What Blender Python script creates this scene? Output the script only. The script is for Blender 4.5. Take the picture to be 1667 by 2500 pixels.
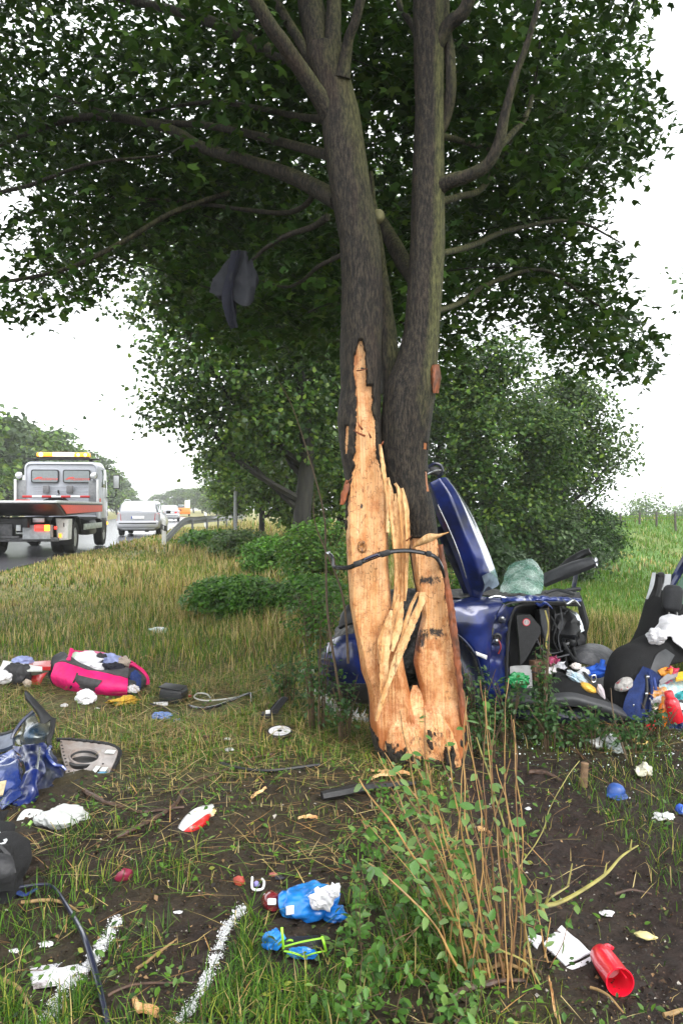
import bpy, bmesh, math, random
import numpy as np
from mathutils import Vector, Matrix, noise
from mathutils.geometry import tessellate_polygon

for o in list(bpy.data.objects):
    bpy.data.objects.remove(o)
SC = bpy.context.scene
COL = SC.collection
random.seed(7)
RNG = np.random.default_rng(7)
R = math.radians
PI = math.pi

# ------------------------------------------------------------------ camera
F, H0, CX, HY = 1900.0, 1.5, 833.5, 1240.0      # focal length and horizon in photograph pixels, eye height
cam = bpy.data.cameras.new('camera')
camo = bpy.data.objects.new('camera', cam)
COL.objects.link(camo)
camo.location = (0, 0, H0)
camo.rotation_euler = (R(90), 0, 0)
cam.sensor_fit = 'VERTICAL'
cam.sensor_height = 36
cam.lens = 36 * F / 2500
cam.shift_y = (HY - 1250) / 2500
cam.clip_start = 0.05
cam.clip_end = 2000
SC.camera = camo

# ------------------------------------------------------------------ sky, sun, exposure
W = bpy.data.worlds.new('World')
SC.world = W
W.use_nodes = True
nt = W.node_tree
nt.nodes.clear()
sky = nt.nodes.new('ShaderNodeTexSky')
sky.sky_type = 'NISHITA'
sky.sun_disc = False
sky.sun_elevation = R(42)
sky.sun_rotation = R(140)
sky.air_density = 1.0
sky.dust_density = 1.5
sky.ozone_density = 1.0
hs = nt.nodes.new('ShaderNodeHueSaturation')
hs.inputs['Saturation'].default_value = 0.12      # cloud cover
bg = nt.nodes.new('ShaderNodeBackground')
bg.inputs['Strength'].default_value = 0.15
wo = nt.nodes.new('ShaderNodeOutputWorld')
nt.links.new(sky.outputs[0], hs.inputs['Color'])
cloud = nt.nodes.new('ShaderNodeMix')             # an even white cloud deck over the clear sky
cloud.data_type = 'RGBA'
cloud.inputs['Factor'].default_value = 0.8
cloud.inputs['B'].default_value = (5.6, 5.75, 5.9, 1)
nt.links.new(hs.outputs[0], cloud.inputs['A'])
nt.links.new(cloud.outputs['Result'], bg.inputs['Color'])
nt.links.new(bg.outputs[0], wo.inputs['Surface'])
sl = bpy.data.lights.new('sun', 'SUN')
sl.energy = 1.0
sl.angle = R(35)
sl.color = (1.0, 0.97, 0.92)
so = bpy.data.objects.new('sun', sl)
COL.objects.link(so)
so.rotation_euler = Vector((-math.sin(R(140)) * math.cos(R(42)), -math.cos(R(140)) * math.cos(R(42)), -math.sin(R(42)))).to_track_quat('-Z', 'Y').to_euler()
SC.view_settings.view_transform = 'Standard'
SC.view_settings.look = 'None'
SC.view_settings.exposure = 1.6
SC.view_settings.gamma = 1.0
SC.view_settings.use_curve_mapping = False
SC.render.engine = 'CYCLES'
SC.cycles.use_denoising = True
SC.cycles.max_bounces = 8
SC.cycles.transparent_max_bounces = 12
SC.cycles.volume_bounces = 1
SC.cycles.sample_clamp_indirect = 6

# ------------------------------------------------------------------ placing
def at(px, py, Y):
    """the place at depth Y that the photograph shows at (px, py)"""
    return Vector(((px - CX) / F * Y, Y, H0 + (HY - py) / F * Y))

def sst(a, b, x):
    t = np.clip((x - a) / (b - a), 0, 1)
    return t * t * (3 - 2 * t)

RY = [-20, 0, 14.7, 24, 35, 50, 72, 100, 150, 260, 400]
RX = [-4.9, -5.6, -6.35, -7.1, -8.3, -10.3, -14.2, -20, -33, -68, -120]
def road_edge(y):
    return np.interp(y, RY, RX)

def gz(x, y):
    """height of the ground"""
    x = np.asarray(x, float); y = np.asarray(y, float)
    d = x - road_edge(y)
    z = 0.30 * (1 - sst(0.3, 5.0, d))
    far = sst(20, 45, y) * (1 - sst(2, 10, x - 0.05 * y))
    z = np.maximum(z, 0.3 * far)
    m = sst(1.2, 4.0, x - 0.02 * y) * sst(7.5, 16, y)
    z = z * (1 - m) - 0.6 * m
    u = y - (25 + (x - 9) * 0.9 * (x > 9))
    bank = sst(-1.5, 10.5, u) * sst(4.5, 8.5, x)
    z = z + 1.5 * bank - 7.0 * sst(13.5, 42, u) * sst(4.5, 8.5, x)      # the bank falls away again behind its crest
    z = z + 0.05 * bank * (1 - bank) * 4 * (np.sin(x * 1.1) + np.sin(x * 2.3 + y))
    nz = (0.018 * np.sin(x * 2.1 + 0.7 * y) + 0.015 * np.sin(1.3 * y - x * 1.7 + 1) + 0.01 * np.sin(5.1 * x + 2 * y) + 0.008 * np.sin(4.3 * y - 3.1 * x + 2)
          + 0.006 * np.sin(9.7 * x + 5 * y) * np.sin(8.1 * y - 3 * x))
    return z + nz * sst(0.2, 1.5, np.abs(d) + (d > 0) * 0.0) * (d > 0)

def gp(px, py, dz=0.0):
    """the ground point seen at (px, py)"""
    Y = 5.0
    for _ in range(60):
        z = float(gz((px - CX) / F * Y, Y)) + dz
        Y = 0.5 * Y + 0.5 * (H0 - z) * F / max(py - HY, 3)
    return at(px, py, Y)

# ------------------------------------------------------------------ objects
MATW = {}
def tag(o, label=None, cat=None, group=None, kind=None):
    if label: o['label'] = label
    if cat: o['category'] = cat
    if group: o['group'] = group
    if kind: o['kind'] = kind
    return o

def T(name, label, cat, loc=(0, 0, 0), rz=0.0, group=None):
    o = bpy.data.objects.new(name, None)
    COL.objects.link(o)
    o.empty_display_size = 0.1
    o.location = loc
    o.rotation_euler = (0, 0, rz)
    MATW[o.name] = Matrix.Translation(Vector(loc)) @ Matrix.Rotation(rz, 4, 'Z')
    return tag(o, label, cat, group)

def link(name, me, parent=None, world=True, origin=None):
    o = bpy.data.objects.new(name, me)
    COL.objects.link(o)
    if parent is not None:
        o.parent = parent
        if world and parent.name in MATW:
            o.matrix_parent_inverse = MATW[parent.name].inverted()
            MATW[o.name] = Matrix.Identity(4)
        elif parent.name not in MATW:
            pass
    return o

def obj(name, V, Fc, m, parent=None, world=True, smooth=True, local=False):
    """one mesh object; V in world space unless local"""
    V = [Vector(v) for v in V]
    me = bpy.data.meshes.new(name)
    org = None
    if parent is None and not local and V:
        org = Vector((sum(v.x for v in V) / len(V), sum(v.y for v in V) / len(V), min(v.z for v in V)))
        V = [v - org for v in V]
    me.from_pydata([tuple(v) for v in V], [], Fc)
    me.validate()
    if m is not None:
        me.materials.append(m)
    if smooth:
        me.polygons.foreach_set('use_smooth', [True] * len(me.polygons))
        try:
            me.set_sharp_from_angle(angle=R(42))
        except Exception:
            pass
    me.update()
    o = link(name, me, parent, world and not local)
    if org is not None:
        o.location = org
        MATW[o.name] = Matrix.Translation(org)
    return o

def big(name, V, Fc, m, cols=None, parent=None, smooth=True):
    """numpy arrays -> mesh (triangles or quads)"""
    V = np.asarray(V, np.float32); Fc = np.asarray(Fc, np.int32)
    me = bpy.data.meshes.new(name)
    k = Fc.shape[1]
    me.vertices.add(len(V)); me.loops.add(Fc.size); me.polygons.add(len(Fc))
    me.vertices.foreach_set('co', V.ravel())
    me.loops.foreach_set('vertex_index', Fc.ravel())
    me.polygons.foreach_set('loop_start', np.arange(0, Fc.size, k, dtype=np.int32))
    me.polygons.foreach_set('loop_total', np.full(len(Fc), k, np.int32))
    me.polygons.foreach_set('use_smooth', np.full(len(Fc), smooth, bool))
    if cols is not None:
        a = me.color_attributes.new('col', 'FLOAT_COLOR', 'POINT')
        c = np.ones((len(V), 4), np.float32); c[:, :3] = cols
        a.data.foreach_set('color', c.ravel())
    me.update(calc_edges=True)
    me.materials.append(m)
    return link(name, me, parent, world=False)

class MB:
    def __init__(s): s.V = []; s.F = []
    def add(s, vf):
        n = len(s.V); s.V += [Vector(v) for v in vf[0]]; s.F += [tuple(i + n for i in f) for f in vf[1]]; return s
    def out(s): return s.V, s.F

def cr(pts, n):
    """Catmull-Rom resample"""
    P = [Vector(p) for p in pts]
    if len(P) == 2:
        return [P[0].lerp(P[1], i / (n - 1)) for i in range(n)]
    L = [0.0]
    for a, b in zip(P, P[1:]): L.append(L[-1] + max((b - a).length, 1e-6))
    out = []
    for i in range(n):
        s = L[-1] * i / (n - 1)
        k = 0
        while k < len(P) - 2 and L[k + 1] < s: k += 1
        t = (s - L[k]) / (L[k + 1] - L[k])
        p0 = P[max(k - 1, 0)]; p1 = P[k]; p2 = P[k + 1]; p3 = P[min(k + 2, len(P) - 1)]
        out.append(0.5 * ((2 * p1) + (p2 - p0) * t + (2 * p0 - 5 * p1 + 4 * p2 - p3) * t * t + (3 * p1 - p0 - 3 * p2 + p3) * t ** 3))
    return out

def tube(path, rad, n=8, m=None, flat=1.0):
    """swept tube; rad: list along the path (linear)"""
    m = m or max(len(path) * 3, 2)
    P = cr(path, m)
    rad = list(np.interp(np.linspace(0, 1, m), np.linspace(0, 1, len(rad)), rad)) if hasattr(rad, '__len__') else [rad] * m
    V = []; Fc = []
    d0 = (P[1] - P[0]).normalized()
    up = Vector((0, 0, 1)) if abs(d0.z) < 0.9 else Vector((0, 1, 0))
    a = d0.cross(up).normalized()
    for i, p in enumerate(P):
        d = (P[min(i + 1, m - 1)] - P[max(i - 1, 0)]).normalized()
        a = (a - d * a.dot(d)).normalized()
        b = d.cross(a)
        for k in range(n):
            t = 2 * PI * k / n
            V.append(p + a * (math.cos(t) * rad[i]) + b * (math.sin(t) * rad[i] * flat))
    for i in range(m - 1):
        for k in range(n):
            Fc.append((i * n + k, i * n + (k + 1) % n, (i + 1) * n + (k + 1) % n, (i + 1) * n + k))
    Fc.append(tuple(range(n - 1, -1, -1))); Fc.append(tuple((m - 1) * n + k for k in range(n)))
    return V, Fc

def ruled(curves, nu=16, nv=8, bulge=0.0, thick=0.004, amp=0.0, freq=6.0, seed=0, lin=False, ridged=True):
    """a sheet through two or more 3-D curves, with thickness and dents"""
    C = [cr(c, nu) for c in curves]
    G = []
    for i in range(nu):
        row = cr([c[i] for c in C], nv) if not lin else None
        if lin:
            row = []
            for k in range(nv):
                t = k / (nv - 1) * (len(C) - 1); j = min(int(t), len(C) - 2)
                row.append(C[j][i].lerp(C[j + 1][i], t - j))
        G.append(row)
    N = [[None] * nv for _ in range(nu)]
    for i in range(nu):
        for k in range(nv):
            a = G[min(i + 1, nu - 1)][k] - G[max(i - 1, 0)][k]
            b = G[i][min(k + 1, nv - 1)] - G[i][max(k - 1, 0)]
            n = a.cross(b)
            N[i][k] = n.normalized() if n.length > 1e-9 else Vector((0, -1, 0))
    V = []
    off = Vector((seed * 3.7, seed * 1.9, seed))
    for s in (0.5, -0.5):
        for i in range(nu):
            for k in range(nv):
                w = math.sin(PI * k / (nv - 1)) * math.sin(PI * min(1, max(0, i / (nu - 1))) * 0.9 + 0.15)
                d = bulge * w
                if amp:
                    q = noise.noise(G[i][k] * freq + off)
                    q2 = noise.noise(G[i][k] * freq * 2.7 + off)
                    d += amp * ((1 - 2 * abs(q)) * 0.7 + 0.4 * q2 if ridged else q + 0.4 * q2)
                V.append(G[i][k] + N[i][k] * (d + s * thick))
    q = nu * nv
    Fc = []
    for i in range(nu - 1):
        for k in range(nv - 1):
            a, b, c, d = i * nv + k, (i + 1) * nv + k, (i + 1) * nv + k + 1, i * nv + k + 1
            Fc.append((a, b, c, d)); Fc.append((q + d, q + c, q + b, q + a))
    for i in range(nu - 1):
        for k in (0, nv - 1):
            a, b = i * nv + k, (i + 1) * nv + k
            Fc.append((b, a, q + a, q + b) if k == 0 else (a, b, q + b, q + a))
    for k in range(nv - 1):
        for i in (0, nu - 1):
            a, b = i * nv + k, i * nv + k + 1
            Fc.append((a, b, q + b, q + a) if i == 0 else (b, a, q + a, q + b))
    return V, Fc

def rbox(c, s, bev=0.01, rot=None, seg=2):
    """box with rounded edges; rot = Matrix or z angle"""
    bm = bmesh.new()
    bmesh.ops.create_cube(bm, size=1)
    for v in bm.verts: v.co = Vector((v.co.x * s[0], v.co.y * s[1], v.co.z * s[2]))
    b = min(bev, min(s) * 0.45)
    if b > 0: bmesh.ops.bevel(bm, geom=list(bm.edges), offset=b, segments=seg, profile=0.5, affect='EDGES')
    M = rot if isinstance(rot, Matrix) else Matrix.Rotation(rot or 0, 4, 'Z')
    bm.verts.index_update()
    V = [M @ v.co + Vector(c) for v in bm.verts]
    Fc = [tuple(v.index for v in f.verts) for f in bm.faces]
    bm.free()
    return V, Fc

def lathe(prof, n=20, M=None):
    """prof: (radius, z) list turned round z, then moved by M"""
    V = []; Fc = []
    for r, z in prof:
        for k in range(n):
            V.append(Vector((r * math.cos(2 * PI * k / n), r * math.sin(2 * PI * k / n), z)))
    for i in range(len(prof) - 1):
        for k in range(n):
            Fc.append((i * n + k, i * n + (k + 1) % n, (i + 1) * n + (k + 1) % n, (i + 1) * n + k))
    if prof[0][0] > 1e-5: Fc.append(tuple(range(n - 1, -1, -1)))
    if prof[-1][0] > 1e-5: Fc.append(tuple((len(prof) - 1) * n + k for k in range(n)))
    if M is not None: V = [M @ v for v in V]
    return V, Fc

def prism(poly, dvec):
    """polygon of 3-D points pushed along dvec"""
    P = [Vector(p) for p in poly]; n = len(P); d = Vector(dvec)
    V = P + [p + d for p in P]
    tri = tessellate_polygon([P])
    Fc = [tuple(t) for t in tri] + [tuple(i + n for i in reversed(t)) for t in tri]
    Fc += [(i, i + n, (i + 1) % n + n, (i + 1) % n) for i in range(n)]
    bm = bmesh.new()
    vs = [bm.verts.new(v) for v in V]
    for f in Fc:
        try: bm.faces.new([vs[i] for i in f])
        except Exception: pass
    bmesh.ops.recalc_face_normals(bm, faces=bm.faces)
    bm.verts.index_update()
    V = [v.co.copy() for v in bm.verts]; Fc = [tuple(v.index for v in f.verts) for f in bm.faces]
    bm.free()
    return V, Fc

ICO = {}
_r = random.Random(3)
CRE = [[(Vector((_r.gauss(0, 1), _r.gauss(0, 1), _r.gauss(0, 1))).normalized() * (1 + .45 * k), _r.random() * 2, .75 / (1 + .35 * k)) for k in range(6)] for _ in range(7)]
def blob(loc, r, rz=0.0, amp=0.25, freq=2.0, seed=0, sub=4, floor=True, tilt=0.0):
    """crumpled lump (cloth, plastic): ridged folds on a flattened ball"""
    if sub not in ICO:
        bm = bmesh.new(); bmesh.ops.create_icosphere(bm, subdivisions=sub, radius=1)
        bm.verts.index_update()
        ICO[sub] = ([v.co.copy() for v in bm.verts], [tuple(v.index for v in f.verts) for f in bm.faces]); bm.free()
    M = Matrix.Rotation(rz, 4, 'Z') @ Matrix.Rotation(tilt, 4, 'Y')
    off = Vector((seed * 5.3, seed * 2.1, -seed * 3.3))
    V = []
    for c in ICO[sub][0]:
        w = noise.noise_vector(c * 1.3 + off) * 0.35
        q2 = noise.noise(c * freq * 2.3 + off); s = 1 + amp * 0.7 * noise.noise(c * freq * .6 + off)
        for d, ph, wt in CRE[seed % 7]:
            s += amp * wt * (abs(((c + w).dot(d) * freq * 0.75 + ph) % 2 - 1) - 0.5)
        s += amp * 0.18 * q2
        p = Vector((c.x * r[0] * s, c.y * r[1] * s, c.z * r[2] * s))
        p = M @ p
        if floor:
            p.z = max(p.z + r[2] * 0.75, 0.004 + 0.01 * abs(q2))
        V.append(p + Vector(loc))
    return V, ICO[sub][1]

def copy_tree(o, parent=None):
    c = o.copy(); COL.objects.link(c)
    if parent is not None: c.parent = parent
    for ch in list(o.children): copy_tree(ch, c)
    return c

# ------------------------------------------------------------------ materials
MATS = {}
def PM(name, c, rough=0.6, metal=0.0, var=0.25, scale=6.0, bump=0.0, bscale=40.0, c2=None, spec=0.5, coat=0.0, trans=0.0,
       attr=None, stretch=(1, 1, 1), emit=0.0, alpha=1.0, mixlo=0.42, mixhi=0.62, detail=6.0, transmission=0.0, sheen=0.0, coords='Object'):
    if name in MATS: return MATS[name]
    m = bpy.data.materials.new(name); m.use_nodes = True
    t = m.node_tree; N = t.nodes; L = t.links
    b = N['Principled BSDF']; out = N['Material Output']
    b.inputs['Roughness'].default_value = rough
    b.inputs['Metallic'].default_value = metal
    b.inputs['Specular IOR Level'].default_value = spec
    b.inputs['Coat Weight'].default_value = coat
    b.inputs['Coat Roughness'].default_value = 0.08
    b.inputs['Transmission Weight'].default_value = transmission
    b.inputs['Sheen Weight'].default_value = sheen
    b.inputs['Alpha'].default_value = alpha
    tc = N.new('ShaderNodeTexCoord'); mp = N.new('ShaderNodeMapping'); mp.inputs['Scale'].default_value = stretch
    L.new(tc.outputs[coords], mp.inputs['Vector'])
    n1 = N.new('ShaderNodeTexNoise'); n1.inputs['Scale'].default_value = scale; n1.inputs['Detail'].default_value = detail
    n1.inputs['Roughness'].default_value = 0.65
    L.new(mp.outputs[0], n1.inputs['Vector'])
    if attr:
        a = N.new('ShaderNodeAttribute'); a.attribute_name = attr; base = a.outputs['Color']
    else:
        a = N.new('ShaderNodeRGB'); a.outputs[0].default_value = (*c, 1); base = a.outputs[0]
    if c2 is not None:
        rp = N.new('ShaderNodeMapRange'); rp.inputs['From Min'].default_value = mixlo; rp.inputs['From Max'].default_value = mixhi
        L.new(n1.outputs['Fac'], rp.inputs['Value'])
        mx = N.new('ShaderNodeMix'); mx.data_type = 'RGBA'
        L.new(rp.outputs[0], mx.inputs['Factor']); L.new(base, mx.inputs['A']); mx.inputs['B'].default_value = (*c2, 1)
        base = mx.outputs['Result']
    if var:
        n2 = N.new('ShaderNodeTexNoise'); n2.inputs['Scale'].default_value = scale * 2.7; n2.inputs['Detail'].default_value = 4
        L.new(mp.outputs[0], n2.inputs['Vector'])
        r2 = N.new('ShaderNodeMapRange'); r2.inputs['From Min'].default_value = 0.3; r2.inputs['From Max'].default_value = 0.7
        r2.inputs['To Min'].default_value = 1 - var; r2.inputs['To Max'].default_value = 1 + var
        L.new(n2.outputs['Fac'], r2.inputs['Value'])
        mu = N.new('ShaderNodeVectorMath'); mu.operation = 'SCALE'
        L.new(base, mu.inputs[0]); L.new(r2.outputs[0], mu.inputs['Scale'])
        base = mu.outputs[0]
    L.new(base, b.inputs['Base Color'])
    if bump:
        n3 = N.new('ShaderNodeTexNoise'); n3.inputs['Scale'].default_value = bscale; n3.inputs['Detail'].default_value = 5
        L.new(mp.outputs[0], n3.inputs['Vector'])
        bp = N.new('ShaderNodeBump'); bp.inputs['Strength'].default_value = bump; bp.inputs['Distance'].default_value = 0.02
        L.new(n3.outputs['Fac'], bp.inputs['Height']); L.new(bp.outputs[0], b.inputs['Normal'])
    if emit:
        L.new(base, b.inputs['Emission Color']); b.inputs['Emission Strength'].default_value = emit
    if trans:
        tr = N.new('ShaderNodeBsdfTranslucent'); L.new(base, tr.inputs['Color'])
        ms = N.new('ShaderNodeMixShader'); ms.inputs[0].default_value = trans
        L.new(b.outputs[0], ms.inputs[1]); L.new(tr.outputs[0], ms.inputs[2]); L.new(ms.outputs[0], out.inputs['Surface'])
    MATS[name] = m
    return m
# ================================================================== SETTING
M_ground = PM('earth', None, rough=0.75, var=0.45, scale=7, bump=0.9, bscale=26, attr='col', spec=0.35, detail=10)
M_road = PM('wet_asphalt', (0.09, 0.09, 0.10), rough=0.24, var=0.25, scale=3, bump=0.05, bscale=300, spec=0.6)
M_grass = PM('grass_blades', None, rough=0.5, var=0.15, scale=3, attr='col', trans=0.45, spec=0.35)
M_leaf = PM('maple_leaves', None, rough=0.42, var=0.2, scale=1.5, attr='col', trans=0.38, spec=0.45)
M_leafd = PM('distant_leaves', None, rough=0.55, var=0.2, scale=0.7, attr='col', trans=0.25, spec=0.3)
M_litter = PM('litter', None, rough=0.65, var=0.2, scale=5, attr='col', spec=0.4)
M_bark = PM('dull_bark', (0.009, 0.0075, 0.006), rough=0.8, var=0.4, scale=9, bump=0.8, bscale=30, c2=(0.018, 0.018, 0.010), stretch=(1, 1, 0.25))
M_twig = PM('brown_twig', (0.10, 0.065, 0.035), rough=0.7, var=0.3, scale=20, bump=0.2)

def graded(lo, hi, fine_lo, fine_hi, step, ratio=1.09):
    a = list(np.arange(fine_lo, fine_hi, step))
    s = step; v = a[-1]
    while v < hi: s *= ratio; v += s; a.append(min(v, hi))
    s = step; v = a[0]; b = []
    while v > lo: s *= ratio; v -= s; b.append(max(v, lo))
    return np.array(sorted(set(b + a)))

def soil_mask(x, y):
    """1 bare earth, 0 turf"""
    x = np.asarray(x, float); y = np.asarray(y, float)
    n = (np.sin(3.1 * x + 1.3 * y) + np.sin(2.3 * y - 4.1 * x + 1) + np.sin(6.7 * x - 3 * y) * 0.6 + np.sin(7.9 * y + 5 * x + 2) * 0.6) / 3.2
    right = sst(0.35, 0.75, x) * (1 - sst(4.6, 5.3, y)) * (1 - 0.75 * sst(1.75, 2.2, x / np.maximum(y, 1) * 4.0))
    midl = sst(1.9, 2.3, y + 0.15 * n) * (1 - sst(3.9, 5.1, y + 0.4 * n)) * 0.88
    under = sst(0.3, 0.8, x) * (1 - sst(2.6, 3.2, x)) * sst(4.6, 5.2, y) * (1 - sst(7.0, 7.6, y)) * 0.8
    wheel = 0.35 * sst(0.1, 0.6, n)
    far = 1 - sst(5.2, 6.2, y)
    return np.clip(np.maximum.reduce([right, midl, under, wheel * far]) + 0.12 * n * far, 0, 1)

gx = graded(-320, 320, -3.2, 3.4, 0.045)
gy = graded(-30, 420, 1.6, 8.0, 0.05)
GX, GY = np.meshgrid(gx, gy)
GZ = gz(GX, GY)
sm = soil_mask(GX, GY)
rough = RNG.normal(0, 1, GX.shape)
near = (GY < 8.2) & (GY > 1.5) & (np.abs(GX) < 3.6)
GZ = GZ + near * 0.008 * rough * (0.35 + sm)
V = np.stack([GX, GY, GZ], -1).reshape(-1, 3)
nx, ny = len(gx), len(gy)
idx = np.arange(nx * ny).reshape(ny, nx)
Q = np.stack([idx[:-1, :-1], idx[:-1, 1:], idx[1:, 1:], idx[1:, :-1]], -1).reshape(-1, 4)
soilc = np.array([0.022, 0.0130, 0.0100]); thatch = np.array([0.075, 0.07, 0.022]); meadow = np.array([0.075, 0.16, 0.018]); tanm = np.array([0.22, 0.18, 0.06])
s_ = sm.reshape(-1, 1)
gcol = thatch * (1 - s_) + soilc * s_
farm = sst(7, 12, GY).reshape(-1, 1) * sst(2.0, 3.2, GX).reshape(-1, 1)
verge = (sst(6.5, 10, GY) * (1 - sst(2.0, 3.2, GX))).reshape(-1, 1)
gcol = gcol * (1 - verge) + np.array([0.20, 0.19, 0.06]) * verge
gcol = gcol * (1 - farm) + meadow * farm
dead = (sst(0.4, 1, np.sin(0.5 * GX + 0.33 * GY) * np.sin(0.21 * GY - 0.7 * GX + 1) + 0.5 * np.sin(1.7 * GX + GY)) * sst(6, 9, GY)).reshape(-1, 1) * 0.6
gcol = gcol * (1 - dead) + tanm * dead
big('ground', V, Q, M_ground, gcol, smooth=True)['kind'] = 'structure'

# the road, a wet sheet that bends away to the left
ry = np.concatenate([np.arange(-30, 60, 1.0), np.arange(60, 400, 5)])
rv = []; rf = []
for i, y in enumerate(ry):
    e = road_edge(y)
    sl_ = (road_edge(y + 0.5) - road_edge(y - 0.5))
    nrm = Vector((1, -sl_)).normalized()
    for k, d in enumerate((0.0, -2.0, -4.0, -7.6)):
        wob = 0.06 * math.sin(y * 1.9) + 0.04 * math.sin(y * 4.7) if k == 0 else 0
        rv.append((e + nrm.x * d + wob, y + nrm.y * d, 0.318 + (0.02 if k in (1, 2) else 0)))
    if i:
        for k in range(3):
            a = (i - 1) * 4 + k
            rf.append((a, a + 4, a + 5, a + 1))
obj('road', rv, [tuple(reversed(f)) for f in rf], M_road, local=True)['kind'] = 'structure'

# ------------------------------------------------------------------ leaf and blade scattering
def norm(a):
    return a / np.maximum(np.linalg.norm(a, axis=1, keepdims=True), 1e-9)

MAPLE3_V = np.array([(0, -.05, 0), (.20, .36, .02), (0, .9, -.10), (-.20, .36, .02), (.30, -.05, -.03), (.62, .34, -.10), (.14, .42, .0), (-.30, -.05, -.03), (-.62, .34, -.10), (-.14, .42, 0)])
MAPLE3_F = np.array([(0, 1, 2), (0, 2, 3), (0, 4, 5), (0, 5, 6), (0, 8, 7), (0, 9, 8)])
MAPLE_V = np.array([(0, .25, 0), (0, -.05, 0), (.30, -.16, -.05), (.26, .06, -.02), (.56, .26, -.09), (.27, .40, -.03), (.02, .86, -.10),
                    (-.24, .40, -.03), (-.56, .26, -.09), (-.26, .06, -.02), (-.30, -.16, -.05)])
MAPLE_F = np.array([(0, i, i + 1) for i in range(1, 10)] + [(0, 10, 1)])
OVAL_V = np.array([(0, 0, 0), (.26, .32, .06), (.2, .68, .05), (0, 1, -.06), (-.2, .68, .05), (-.26, .32, .06), (0, .45, -.03)])
OVAL_F = np.array([(0, 1, 6), (1, 2, 6), (2, 3, 6), (3, 4, 6), (4, 5, 6), (5, 0, 6)])
DIA_V = np.array([(0, -.5, 0), (.42, .05, .08), (0, .6, -.05), (-.38, -.02, .1)])
DIA_F = np.array([(0, 1, 2), (0, 2, 3)])

def scatter(name, P, Nrm, size, tv, tf, cols, m, parent=None):
    n = len(P); k = len(tv)
    nn = norm(Nrm)
    r = RNG.normal(size=(n, 3))
    t = norm(np.cross(nn, r)); b = np.cross(nn, t)
    size = np.broadcast_to(np.asarray(size, float).reshape(-1, 1), (n, 1))
    V = (P[:, None, :] + size[:, None, :] * (tv[None, :, 0:1] * t[:, None, :] + tv[None, :, 1:2] * b[:, None, :] + tv[None, :, 2:3] * nn[:, None, :])).reshape(-1, 3)
    Fc = (tf[None] + (np.arange(n) * k)[:, None, None]).reshape(-1, 3)
    return big(name, V, Fc, m, np.repeat(cols, k, axis=0), parent)

def mixcol(n, pal, w=None, jit=0.18):
    pal = np.array(pal); i = RNG.choice(len(pal), n, p=w)
    return np.clip(pal[i] * (1 + RNG.normal(0, jit, (n, 1))), 0.004, 0.9)

def in_poly(px, py, poly):
    px = np.asarray(px); py = np.asarray(py); ins = np.zeros(px.shape, bool); j = len(poly) - 1
    for i in range(len(poly)):
        xi, yi = poly[i]; xj, yj = poly[j]
        c = ((yi > py) != (yj > py)) & (px < (xj - xi) * (py - yi) / ((yj - yi) or 1e-9) + xi)
        ins ^= c; j = i
    return ins

def proj(P):
    return CX + P[:, 0] / P[:, 1] * F, HY - (P[:, 2] - H0) / P[:, 1] * F

# ------------------------------------------------------------------ grass
def blades(P, h, w, lean, cols, curl=0.5, base=0.6):
    """tapered bent blades: two quads worth of triangles each"""
    n = len(P)
    a = RNG.uniform(0, 2 * PI, n); d = np.stack([np.cos(a), np.sin(a), np.zeros(n)], 1); s = np.stack([-np.sin(a), np.cos(a), np.zeros(n)], 1)
    up = np.array([0, 0, 1.0])
    h = h.reshape(-1, 1); w = w.reshape(-1, 1); lean = lean.reshape(-1, 1)
    mid = P + up * h * 0.55 * np.cos(lean * base) + d * h * 0.55 * np.sin(lean * base)
    tip = mid + up * h * 0.5 * np.cos(lean * (1 + curl)) + d * h * 0.5 * np.sin(lean * (1 + curl))
    tip[:, 2] = np.maximum(tip[:, 2], P[:, 2] + 0.004)
    V = np.stack([P - s * w, P + s * w, mid - s * w * 0.8, mid + s * w * 0.8, tip], 1).reshape(-1, 3)
    tf = np.array([(0, 1, 3), (0, 3, 2), (2, 3, 4)])
    Fc = (tf[None] + (np.arange(n) * 5)[:, None, None]).reshape(-1, 3)
    return V, Fc, np.repeat(cols, 5, axis=0)

def join(parts):
    V = []; Fc = []; C = []; n = 0
    for v, f, c in parts:
        V.append(v); Fc.append(f + n); C.append(c); n += len(v)
    return np.concatenate(V), np.concatenate(Fc), np.concatenate(C)

GREEN = (0.095, 0.21, 0.018); DULL = (0.10, 0.145, 0.026); DEEP = (0.035, 0.095, 0.012); TAN = (0.50, 0.38, 0.15); PALE = (0.62, 0.52, 0.26); BROWN = (0.16, 0.085, 0.03); YG = (0.27, 0.31, 0.04)

# where things lie, so that no grass grows through them: (px, py, radius in photograph pixels)
FOOT = [(235, 1690, 130), (60, 1660, 80), (207, 1710, 40), (418, 1710, 45), (400, 1750, 50), (530, 1728, 85), (655, 1755, 40), (683, 1797, 45), (210, 1880, 100), (100, 1950, 110), (20, 1900, 120), (100, 2025, 85), (20, 2150, 90), (475, 2025, 75),
        (145, 2380, 95), (760, 2262, 100), (664, 2310, 45), (738, 2330, 70), (662, 2222, 45), (1480, 2370, 85), (1375, 2330, 90), (1300, 2300, 40), (1501, 1936, 30), (302, 2148, 25), (175, 2236, 30), (200, 2300, 28), (228, 2380, 30), (252, 2460, 30),
        (630, 2168, 30), (583, 2160, 25), (470, 1920, 30), (380, 2000, 40), (800, 1955, 40), (880, 1945, 40), (385, 1548, 30)]
FW = []
for a_, b_, r_ in FOOT:
    p_ = gp(a_, b_); FW.append((p_.x, p_.y, r_ / F * p_.y))
def free_of_things(x, y, pad=1.0):
    ok = np.ones(len(x), bool)
    for a_, b_, r_ in FW: ok &= ((x - a_) ** 2 + ((y - b_) / 1.6) ** 2) > (r_ * pad) ** 2
    return ok

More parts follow.
